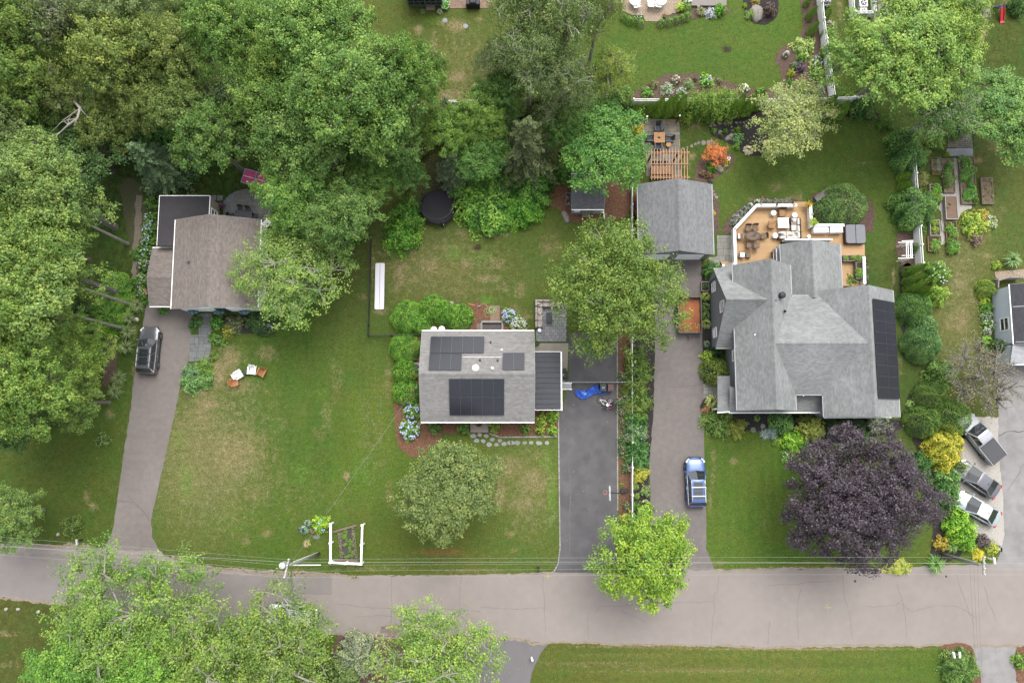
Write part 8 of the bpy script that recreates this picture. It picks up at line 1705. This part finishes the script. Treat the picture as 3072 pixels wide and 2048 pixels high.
# strip between driveways
ROSE=(104,132,88)
for i,(k,x,y,r,lab)in enumerate((('21',775,1190,50,'rose bush with pink blooms below the chain link gate'),('21',775,1270,42,'second rose bush below the gate'),('21',775,1345,38,'small rose bush in the middle of the mulch strip'),('21',770,1460,42,'rose bush above the lowest fence bushes'),('21',765,1530,38,'lowest rose bush of the upper strip'),('22',790,90,36,'rose bush near the basketball hoop'),('22',795,350,30,'small plant below the basketball base'),('21',765,1030,40,'shaded rose bush above the gate'))):plant('rose',k,x,y,r,.9,ROSE,lab,'rose_bush',bloom=(PINK_F,7,.07))
JN=(98,128,58)
for x,y,r,c,lab in((890,900,70,(86,112,52),'juniper at the top of the fence row under the tree'),(900,980,85,JN,'juniper second in the fence row'),(880,1090,75,(104,126,60),'juniper third in the fence row'),(900,1180,80,JN,'juniper fourth in the fence row'),(890,1255,70,(112,132,62),'yellowish juniper fifth in the fence row'),(885,1325,70,(72,120,50),'dark laurel sixth in the fence row'),(880,1415,68,(112,148,92),'lilac-flowered bush seventh in the fence row'),(885,1525,72,(76,120,60),'dark green bush lowest above the yellow shrub')):plant('feather' if c!=(72,120,50)and c!=(76,120,60)else 'loose','21',x-26,y,r*1.15,2.1,c,lab,'juniper_shrub',bloom=((200,196,214),20,.06)if 'lilac' in lab else None)
plant('loose','22',870,20,85,1.5,(84,128,66),'dark green rose bush beside the right driveway');plant('feather','22',882,130,56,.9,(186,188,74),'golden threadleaf shrub by the right driveway','golden_shrub');plant('ball','22',853,220,23,.5,(120,150,62),'upper small clipped ball beside the fence','clipped_ball');plant('ball','22',859,285,23,.5,(120,150,62),'lower small clipped ball beside the fence','clipped_ball');plant('loose','22',922,250,38,.7,(118,146,84),'pale rose shrub with one pink bloom by the driveway',bloom=(PINK_F,2,.08));plant('loose','22',930,375,48,.9,(104,138,66),'shrub at the driveway partly under the lime tree');plant('loose','22',850,350,30,.8,(92,130,60),'small shrub at the fence end');plant('loose','22',755,205,14,.3,(112,150,50),'tiny plant above the basketball base')
# big house foundation
plant('loose','21',1385,295,66,1.2,(76,120,52),'round shrub at the north-west corner of the big house');plant('ball','21',1330,405,30,.6,(66,100,56),'boxed dark plant beside the west wall');box_bed('low grey planter frame beside the west wall','21',1303,370,1360,436,.4,GREYB);
for x,y,r,c,lab in((1335,470,34,(168,184,100),'variegated hosta top of the west wall row'),(1335,545,36,(112,140,82),'blue hosta second in the west wall row'),(1335,605,34,(116,146,86),'hosta third in the west wall row'),(1338,660,38,(150,164,98),'striped hosta fourth in the west wall row'),(1342,800,26,(130,150,120),'small grey hosta beside the west wall'),(1375,1195,46,(176,186,118),'large variegated hosta at the porch corner')):plant('hosta','21',x,y,r,.55,c,lab,'hosta','plant')
plant('loose','21',1345,885,42,.9,(152,184,76),'lime shrub above the clipped egg-shaped yew');plant('loose','21',1405,850,40,1.0,(60,92,50),'dark shrub in the corner of the west wing');plant('ball','21',1410,985,105,2.3,(96,116,44),'big clipped egg-shaped yew at the porch','yew_shrub',zf=.55);plant('feather','21',1420,1340,105,1.3,(100,132,58),'spreading juniper at the driveway corner of the dark bed','juniper_shrub');plant('feather','21',1340,1255,30,.6,(176,140,90),'orange lily clump at the porch corner','lily_clump','plant');plant('feather','21',1545,1385,65,.9,(140,150,66),'yellow-orange barberry in the dark bed','barberry');plant('hosta','21',1448,1210,22,.4,(112,146,76),'small hosta beside the variegated one','hosta','plant');plant('hosta','21',1690,1310,24,.4,(110,144,82),'lone small plant in the dark bed','hosta','plant');plant('tuft','21',1662,1392,24,.4,(136,150,130),'blue fescue tuft in the dark bed','ornamental_grass','grass');plant('loose','21',1613,1350,20,.4,(120,138,90),'tiny shrub in the dark bed');plant('tuft','21',1745,1420,45,.5,(140,158,150),'blue-grey fescue mound in the dark bed','ornamental_grass','grass')
plant('ball','31',100,1335,92,1.5,(88,130,60),'round dark green shrub under the front eave');plant('feather','31',25,1415,45,.7,(134,152,148),'blue spruce globe in the dark bed','dwarf_spruce');plant('loose','31',175,1475,82,1.1,(128,176,52),'bright lime round shrub in the dark bed');plant('loose','31',55,1465,32,.5,(112,146,62),'small green shrub left of the lime one');plant('loose','31',250,1510,55,.8,(88,126,62),'dark shrub right of the lime one');plant('loose','31',255,1320,45,1.2,(96,116,56),'olive shrub under the porch roof');t_=tree('spiky',2304+320/2.2956,683+1390/2.2956,52,2.2,(150,160,74),'spiky golden conifer in the front bed','dwarf_conifer',zfrac=.5,cat='conifer')
for i,(x,r)in enumerate(((440,70),(530,70),(615,70))):plant('ball','31',x,1370,r,1.3,(62,88,44),('left','middle','right')[i]+' part of the dark clipped hedge under the front eave','hedge','hedge',group='dark clipped front hedge')
plant('tuft','31',735,1360,72,1.2,(148,164,124),'large pale fountain grass at the front corner','ornamental_grass','grass');plant('loose','31',830,1370,42,.8,(130,150,100),'pale shrub right of the fountain grass');plant('loose','31',660,1440,45,.5,(84,130,54),'low green plant above the purple maple');plant('hosta','31',985,1215,34,.5,(140,170,96),'hosta at the edge of the right hedge bed','hosta','plant');plant('loose','32',130,10,40,.4,(110,150,70),'low white-flowered plant below the lime shrub',bloom=(WHT_F,8,.05))
# right hedge row
plant('ball','31',1030,540,130,2.8,(84,124,56),'upper big rounded shrub of the right hedge row');plant('ball','31',1090,680,100,2.6,(92,128,72),'upper part of the large oval shrub in the right hedge row',group=None);plant('ball','31',1085,800,138,3.0,(80,118,62),'largest oval shrub in the right hedge row');plant('loose','31',1180,460,75,1.8,(136,168,72),'light green shrub behind the leaning evergreens');plant('loose','31',1180,310,85,1.9,(110,150,66),'white-flowered shrub right of the leaning evergreens',bloom=(WHT_F,16,.09));plant('loose','31',1205,1010,100,2.0,(100,136,66),'loose green shrub above the dark yews')
plant('ball','31',1140,1160,118,2.6,(82,110,44),'dark yew mound upper in the hedge bed','yew_shrub');plant('ball','31',1090,1330,125,2.8,(84,114,44),'dark yew mound lower left in the hedge bed','yew_shrub');plant('ball','31',1290,1310,140,2.9,(88,120,44),'dark yew mound lower right in the hedge bed','yew_shrub');plant('loose','31',1240,1490,130,2.3,(176,178,62),'bright golden yellow shrub beside the purple maple','golden_shrub');plant('loose','32',1220,40,95,1.9,(176,176,60),'golden yellow shrub lobe nearest the charcoal sedan','golden_shrub')
for x,y,r,c,lab in((1060,70,90,(72,112,52),'dark green shrub between the gold shrub and purple maple'),(1240,170,100,(92,134,66),'rounded rose-green shrub beside the charcoal sedan'),(1250,290,95,(88,132,62),'rounded shrub beside the pale sedan'),(1320,470,110,(120,168,50),'bright lime shrub below the pale sedan'),(1360,580,90,(112,160,52),'bright green shrub at the low stone edging'),(1335,80,45,(120,144,70),'small shrub at the bumper of the charcoal sedan')):plant('loose','32',x,y,r,1.9,c,lab)
plant('loose','32',1200,610,48,1.0,(176,160,66),'golden shrub at the right tip of the purple maple','golden_shrub');plant('tuft','32',1270,620,60,1.0,(124,158,80),'green ornamental grass right of the purple maple','ornamental_grass','grass');plant('tuft','32',1160,750,75,.9,(118,160,74),'ornamental grass spilling onto the street','ornamental_grass','grass');plant('loose','32',1490,590,45,1.0,(104,92,92),'purple smoke bush near the right pole');plant('feather','32',1455,690,40,.6,(212,204,70),'golden threadleaf mound near the right pole','golden_shrub');plant('loose','32',1550,640,42,.7,(156,172,70),'yellow-green plant near the white mailbox',bloom=(YEL_F,6,.05));plant('feather','32',870,775,75,.7,(178,186,82),'golden juniper below the purple maple at the kerb','golden_shrub',sy=.6,rz=0.0);plant('loose','32',930,770,55,.6,(160,172,76),'golden juniper right half at the kerb','golden_shrub')
plant('loose','32',1330,1480,130,1.6,(92,126,56),'dark spreading shrub in the orange bark bed');plant('loose','32',1330,1350,28,.6,(96,136,70),'small round shrub by the white mailboxes');plant('loose','32',1745,1420,50,.9,(110,146,64),'green shrub in the bottom right corner bed')
# arborvitae screens
for i,(x,y,r,h,lab)in enumerate(((848,757,26,1.8,'smallest evergreen cone at the left end of the screen'),(893,757,30,1.9,'second evergreen cone from the left of the screen'),(952,755,28,1.8,'third evergreen cone from the left of the screen'),(1017,735,42,3.4,'first tall evergreen cone of the screen'),(1080,735,42,3.4,'second tall evergreen cone of the screen'),(1112,725,38,3.5,'third tall evergreen cone of the screen'),(1165,725,42,3.6,'fourth tall evergreen cone of the screen'),(1560,725,46,3.7,'tall evergreen cone right of the broad evergreens'),(1640,715,46,4.0,'tallest evergreen cone near the pale flowering tree'),(1700,690,40,3.4,'evergreen cone at the right end of the screen'))):plant('cone','20',x,y-6,r*1.12,h*1.2,(128,164,62),lab,'arborvitae','evergreen',group='evergreen screen along the white fence')
for i,(x,y,r,lab)in enumerate(((1260,720,100,'left broad evergreen in the screen'),(1370,710,115,'middle broad evergreen in the screen'),(1475,700,110,'right broad evergreen in the screen'))):plant('feather','20',x,y,r,3.6,(112,144,60),lab,'arborvitae','evergreen',group='evergreen screen along the white fence')
for x,y,r,h,lab in((308,85,30,2.2,'upper evergreen cone in the brown bed at the tall fence'),(318,190,32,2.2,'lower evergreen cone in the brown bed at the tall fence'),(405,105,30,2.0,'upper evergreen cone outside the tall fence'),(420,335,36,2.6,'lower evergreen cone outside the tall fence'),(412,215,32,2.2,'middle evergreen cone outside the tall fence'),(285,0,26,1.8,'evergreen cone at the top of the tall fence'),(415,720,58,3.6,'large evergreen cone at the fence corner'),(515,745,52,2.8,'rounded evergreen right of the stone bench')):plant('cone','30',x,y,r*1.1,h*1.1,(116,152,60),lab,'arborvitae','evergreen',group='evergreens at the tall fence')
for x,y,r,h,lab in((950,1212,42,1.9,'upper of two small evergreens inside the garden fence'),(955,1275,42,1.9,'lower of two small evergreens inside the garden fence')):plant('cone','30',x,y,r*1.1,h,(118,154,58),lab,'arborvitae','evergreen',group='small evergreens inside the garden fence')
for i,(x,y)in enumerate(((1015,283),(1015,350),(1020,405),(1060,432),(1075,462))):plant('cone','31',x,y,40 if i<3 else 30,4.2 if i<3 else 3.4,(116,152,58),('uppermost','second','third','fourth','lowest')[i]+' leaning evergreen in the row by the garden fence','arborvitae','evergreen',group='leaning evergreen row')
plant('loose','30',670,720,100,2.2,(80,116,52),'dark shrub behind the rounded evergreen','bush','bush');plant('ball','30',650,132,45,1.1,(104,136,60),'clipped shrub in front of the lattice enclosure');plant('feather','30',300,735,40,1.0,(206,190,66),'golden shrub beside the pale flowering tree','golden_shrub')
plant('loose','30',960,960,110,3.0,(90,130,64),'dark glossy shrub at the right lawn edge, upper');plant('loose','30',990,1065,125,3.2,(94,134,68),'dark glossy shrub at the right lawn edge, lower');plant('loose','30',1030,1420,160,3.4,(92,130,64),'large dark shrub between lawn and raised beds');plant('ball','30',545,1400,168,2.6,(92,122,58),'large rhododendron beside the deck and hot tub','rhododendron');plant('ball','30',430,1440,110,2.2,(84,116,58),'lower left lobe of the rhododendron by the deck','rhododendron');plant('loose','30',820,840,60,1.2,(84,120,48),'low shrub at the top of the right lawn edge')
# terrace balls and top beds
for i,(x,y,r)in enumerate(((200,195,42),(265,230,50),(325,240,52),(395,265,52))):plant('ball','tp',x,y,r*1.05,1.0,(112,152,68),('first','second','third','fourth')[i]+' clipped ball from the left on the terrace edge','clipped_ball',group='left row of clipped balls')
for i,(x,y,r)in enumerate(((648,265,52),(742,248,54),(815,225,46),(888,205,48),(952,182,54),(945,90,60))):plant('ball','tp',x,y,r*1.05,1.0,(112,152,68),('first','second','third','fourth','fifth','uppermost')[i]+' clipped ball right of the terrace opening','clipped_ball',group='right row of clipped balls')
plant('tuft','tp',1110,130,75,.7,(134,138,92),'brownish grass clump below the grey deck','ornamental_grass','grass');plant('loose','tp',1225,150,70,.6,(176,182,186),'silvery lavender clump below the grey deck','lavender','plant');plant('loose','tp',1338,110,78,1.2,(104,158,56),'bright round shrub at the end of the grey deck');plant('loose','tp',1690,165,58,.8,(132,160,84),'pale green shrub beside the large boulder');plant('loose','tp',1920,110,82,1.2,(104,88,80),'brown-purple shrub right of the large boulder');plant('loose','tp',1750,10,55,.6,(150,140,70),'yellowish plant above the large boulder');plant('hosta','tp',1630,60,34,.4,(150,180,70),'lime hosta left of the large boulder','hosta','plant')
for x,y,r,c,fl,lab in((930,635,42,(104,146,60),None,'green shrub at the left end of the flower bed'),(978,580,32,(124,130,84),None,'small rose at the left curve of the flower bed'),(1070,610,48,(146,160,130),None,'silvery catmint in the flower bed'),(1130,550,34,(124,132,92),(220,200,200),'pale rose in the middle of the flower bed'),(1220,580,42,(128,148,100),None,'feathery perennial in the flower bed'),(1170,635,40,(110,150,66),LIL_F,'lilac hydrangea above the tall cones'),(1340,555,52,(112,164,50),LIL_F,'bright hydrangea at the top of the flower bed'),(1263,545,18,(120,110,90),None,'small bare rose in the flower bed'),(1432,555,20,(140,150,110),None,'small grey plant in the flower bed'),(1600,610,36,(150,164,110),WHT_F,'pale perennial right of the bright hydrangea'),(1715,640,40,(104,146,60),None,'green shrub near the pale flowering tree')):plant('loose' if 'feather' not in lab else 'feather','20',x,y,r,.7,c,lab,bloom=(fl,12,.10)if fl else None)
for x,y,r,c,fl,lab in((250,320,85,(140,164,84),None,'broad yellow-green shrub in the brown bed'),(235,395,34,(100,146,60),None,'small green shrub in the brown bed'),(220,460,44,(104,88,104),None,'purple shrub in the brown bed'),(335,425,46,(110,140,76),(180,166,214),'purple hydrangea beside the tall fence'),(340,512,48,(86,132,50),None,'dark round shrub beside the tall fence'),(355,630,46,(116,144,84),LIL_F,'lilac hydrangea at the fence corner'),(162,500,28,(170,180,70),None,'yellow plant in the brown bed'),(180,450,24,(120,150,90),None,'grey-green plant in the brown bed'),(125,375,18,(130,150,90),WHT_F,'white-flowered plant at the edge of the brown bed'),(270,610,46,(110,150,62),None,'leafy shrub at the bottom of the brown bed'),(235,560,24,(140,120,80),None,'brownish plant in the brown bed'),(150,565,30,(92,136,60),None,'green plant by the pale flowering tree'),(400,20,36,(110,140,70),LIL_F,'lilac shrub outside the tall fence, upper'),(420,170,36,(116,140,84),(214,180,200),'pink shrub outside the tall fence'),(420,265,34,(104,142,64),None,'green shrub outside the tall fence'),(450,440,40,(124,140,84),None,'olive shrub at the tree outside the fence'),(460,520,40,(84,116,66),None,'dark shrub at the tree outside the fence')):plant('loose','30',x,y,r,.8,c,lab,bloom=(fl,16,.10)if fl else None)
# beds below the screen
for x,y,r,c,fl,lab in((1475,285,48,(112,150,66),None,'small perennial left in the dark bed'),(1660,295,40,(92,150,46),None,'bright small mound in the dark bed'),(1870,420,110,(92,138,70),(196,200,220),'grey-green shrub beside the tall pale stone'),(1860,275,60,(100,140,46),None,'green shrub under the pale flowering tree'),(1850,560,60,(116,156,60),None,'low bright plant at the bed point'),(1590,380,30,(100,120,70),None,'small dark plant in the dark bed'),(1435,905,100,(80,140,52),None,'dark round shrub below the orange maple'),(1660,880,46,(176,186,110),None,'pale hosta right of the orange maple'),(1700,820,42,(104,150,66),(236,220,90),'small plants right of the orange maple'),(1280,1010,60,(124,112,84),(200,120,100),'brownish rose below the orange maple, left'),(1370,1040,55,(116,116,82),(206,110,90),'brownish rose below the orange maple, right'),(1455,1055,20,(170,170,60),(240,220,60),'yellow flowers below the dark round shrub'),(1415,1130,40,(120,116,110),None,'grey low plant at the bed tip'),(1455,1455,20,(110,160,70),None,'tiny plant beside the garage')):plant('loose','ne',x,y,r,.6,c,lab,bloom=(fl,10,.06)if fl else None)
plant('hosta','ne',2045,615,92,.5,(214,208,176),'white variegated hosta at the right of the bed','hosta','plant');pot('white ring pot on the maple island',tuple(P('ne',1718,757,.2)[:2])+(.03,),.17,.2,WHITE,(120,60,70),.1);plant('feather','ne',205,265,95,1.3,(208,194,78),'golden shrub between glossy maple and terrace','golden_shrub');plant('loose','20',1392,1470,14,.5,(220,208,60),'small yellow shrub beside the garage')
for i,(x,y,r)in enumerate(((300,450,75),(250,500,60),(360,380,65),(420,320,60),(480,270,45))):plant('loose','deck',x,y,r,.6,(138,144,132),('first','second','third','fourth','fifth')[i]+' lavender clump along the slanted parapet','lavender','plant',group='lavender round the deck')
for i,(x,y,r)in enumerate(((650,200,45),(740,215,48),(840,205,48),(930,208,46),(1010,205,48))):plant('loose','deck',x,y,r,.4,(148,150,132),('first','second','third','fourth','fifth')[i]+' grey catmint clump along the north parapet','catmint','plant',group='catmint round the deck')
for i,(x,y)in enumerate(((475,265),(570,212))):plant('loose','deck',x,y,36,.6,(120,150,90),('left','right')[i]+' white-flowered plant at the parapet corner',bloom=(WHT_F,14,.08))
plant('loose','deck',1310,215,50,.8,(120,150,60),'bright plant at the deck steps')
# garden right side
plant('loose','gar',810,830,135,1.3,(142,170,66),'mixed yellow-green flower clump beside the raised beds','perennial_clump','plant',bloom=((230,170,90),18,.07));plant('loose','gar',950,800,75,.9,(140,156,100),'white and orange flower clump beside the raised beds','perennial_clump','plant',bloom=(WHT_F,34,.06));plant('loose','gar',810,965,70,.8,(132,110,100),'reddish foliage clump below the flower clump','perennial_clump','plant');plant('loose','gar',870,740,75,.9,(150,160,70),'golden daisies above the flower clump','perennial_clump','plant',bloom=((232,160,70),16,.06))
plant('feather','gar',290,350,55,.8,(150,156,92),'striped grass along the garden fence, upper','ornamental_grass','grass');plant('feather','gar',290,410,50,.8,(156,160,96),'striped grass along the garden fence, lower','ornamental_grass','grass');plant('loose','gar',265,270,50,1.0,(96,128,64),'shrub along the garden fence');plant('loose','gar',215,1050,45,1.4,(104,140,80),'climbing rose at the garden arbour');plant('tuft','gar',1172,1172,105,1.3,(124,156,94),'big round ornamental grass by the tan path','ornamental_grass','grass');plant('loose','gar',1020,1225,45,.7,(142,172,72),'lime plant left of the big ornamental grass');plant('ball','gar',930,1455,100,1.6,(112,140,48),'clipped round shrub at the corner of the pale blue house');plant('loose','gar',530,140,30,.5,(120,150,60),'small plant at the top of the long bed')
for x,y,r,c,fl,lab,kd in((85,510,80,(156,180,70),None,'lime hosta below the clipped shrub','hosta'),(115,610,100,(100,146,58),None,'green perennial along the pale blue wall','loose'),(120,740,95,(120,146,96),(220,214,230),'flowering perennial along the pale blue wall','loose'),(140,850,95,(112,154,62),WHT_F,'white hydrangea along the pale blue wall','loose'),(110,960,65,(140,160,110),WHT_F,'second white hydrangea along the pale blue wall','loose'),(115,1085,85,(140,186,80),None,'large hosta along the pale blue wall','hosta'),(130,1220,70,(108,150,64),None,'green plant at the lower pale blue wall','loose')):plant(kd,'rh',x,y,r,.7,c,lab,'hosta' if kd=='hosta' else 'perennial_clump','plant',bloom=(fl,22,.06)if fl else None)
plant('loose','rh',290,1160,115,2.2,(68,116,60),'dark dense shrub against the pale blue wall')
plant('tuft','sun',375,270,85,.4,(124,150,104),'left low grass at the sunroom step','ornamental_grass','grass');plant('tuft','sun',770,275,95,.4,(150,164,132),'right low grass at the sunroom step','ornamental_grass','grass')
plant('loose','30',1730,40,70,1.6,(70,104,48),'dark shrub at the top right corner');plant('loose','30',1750,960,60,1.4,(96,116,100),'blue-grey shrub at the right edge');plant('loose','30',10,60,45,1.0,(100,88,80),'brown shrub left of the brown mulch bed, hidden half')
plant('loose','30',1300,820,130,1.8,(96,130,58),'green shrub above the cobbled path end','bush','bush');plant('loose','30',1160,960,70,1.2,(112,146,66),'shrub at the cobbled path','bush','bush')
# leaf litter specks: yellow fallen leaves on lawns and road, too many to count
m=MB();rr=random.Random(44)
for i in range(900):
 x,y=rr.uniform(0,3072),rr.uniform(0,2048);p=W(x,y);a=rr.uniform(0,6.28);s=rr.uniform(.03,.07);z=.03+rr.uniform(0,.01);m.face([(p.x+s*cos(a),p.y+s*sin(a),z),(p.x+s*.5*cos(a+1.6),p.y+s*.5*sin(a+1.6),z+.01),(p.x-s*cos(a),p.y-s*sin(a),z),(p.x+s*.5*cos(a-1.6),p.y+s*.5*sin(a-1.6),z+.01)],rr.uniform(.6,1.2))
o=m.build('fallen_leaves',mat('dry_leaf',A(214,196,120),.8,.1,attr=True));tag(o,'scattered yellow fallen leaves on lawns and paving','leaves',kind='stuff')

# grass tufts standing out of the lawn sheet: one uncountable mass, coloured like the lawn they grow from
def tufts(n=70000):
 rs=np.random.RandomState(9);x0,x1,y0,y1,nx,ny,C,D=GRID;X=rs.uniform(-52,52,n);Y=rs.uniform(-26,44,n);keep=np.ones(n,bool)
 for poly in FOOT:
  q=np.array([(p[0],p[1])for p in poly]);m=(X>q[:,0].min())&(X<q[:,0].max())&(Y>q[:,1].min())&(Y<q[:,1].max());k=np.nonzero(m&keep)[0]
  if not len(k):continue
  c=np.zeros(len(k),bool);px_,py_=X[k],Y[k]
  for i in range(len(q)):
   a,b=q[i],q[(i+1)%len(q)]
   if a[1]==b[1]:continue
   c^=((a[1]>py_)!=(b[1]>py_))&(px_<(b[0]-a[0])*(py_-a[1])/(b[1]-a[1])+a[0])
  keep[k[c]]=False
 X,Y=X[keep],Y[keep];n=len(X);i=np.clip(((X-x0)/(x1-x0)*(nx-1)).astype(int),0,nx-1);j=np.clip(((Y-y0)/(y1-y0)*(ny-1)).astype(int),0,ny-1)
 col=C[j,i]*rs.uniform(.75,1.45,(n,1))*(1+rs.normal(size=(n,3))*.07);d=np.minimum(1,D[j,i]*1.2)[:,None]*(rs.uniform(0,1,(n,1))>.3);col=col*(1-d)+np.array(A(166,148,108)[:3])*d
 me=leaf_mesh('grass_tufts',np.stack([X,Y,rs.uniform(.008,.03,n)],1),rs.normal(size=(n,3))*.45+np.array([0,0,1.0]),rs.uniform(.08,.2,n),rs.uniform(0,1,n),MATS['tuft'],rs,.55)
 a=me.attributes.new('gc','FLOAT_COLOR','POINT');a.data.foreach_set('color',np.repeat(np.hstack([np.clip(col,.005,1),np.ones((n,1))]),4,axis=0).reshape(-1).astype(np.float32))
 o=bpy.data.objects.new('grass_tufts',me);COL.objects.link(o);tag(o,'uneven tufts of grass and clover over all the lawns','grass',kind='stuff')
_m,_n,_b=_bsdf('tuft');_a=_n.nodes.new('ShaderNodeAttribute');_a.attribute_name='gc';_n.links.new(_a.outputs['Color'],_b.inputs['Base Color']);_b.inputs['Roughness'].default_value=.8;_b.inputs['Specular IOR Level'].default_value=.15;MATS['tuft']=_m
tufts()
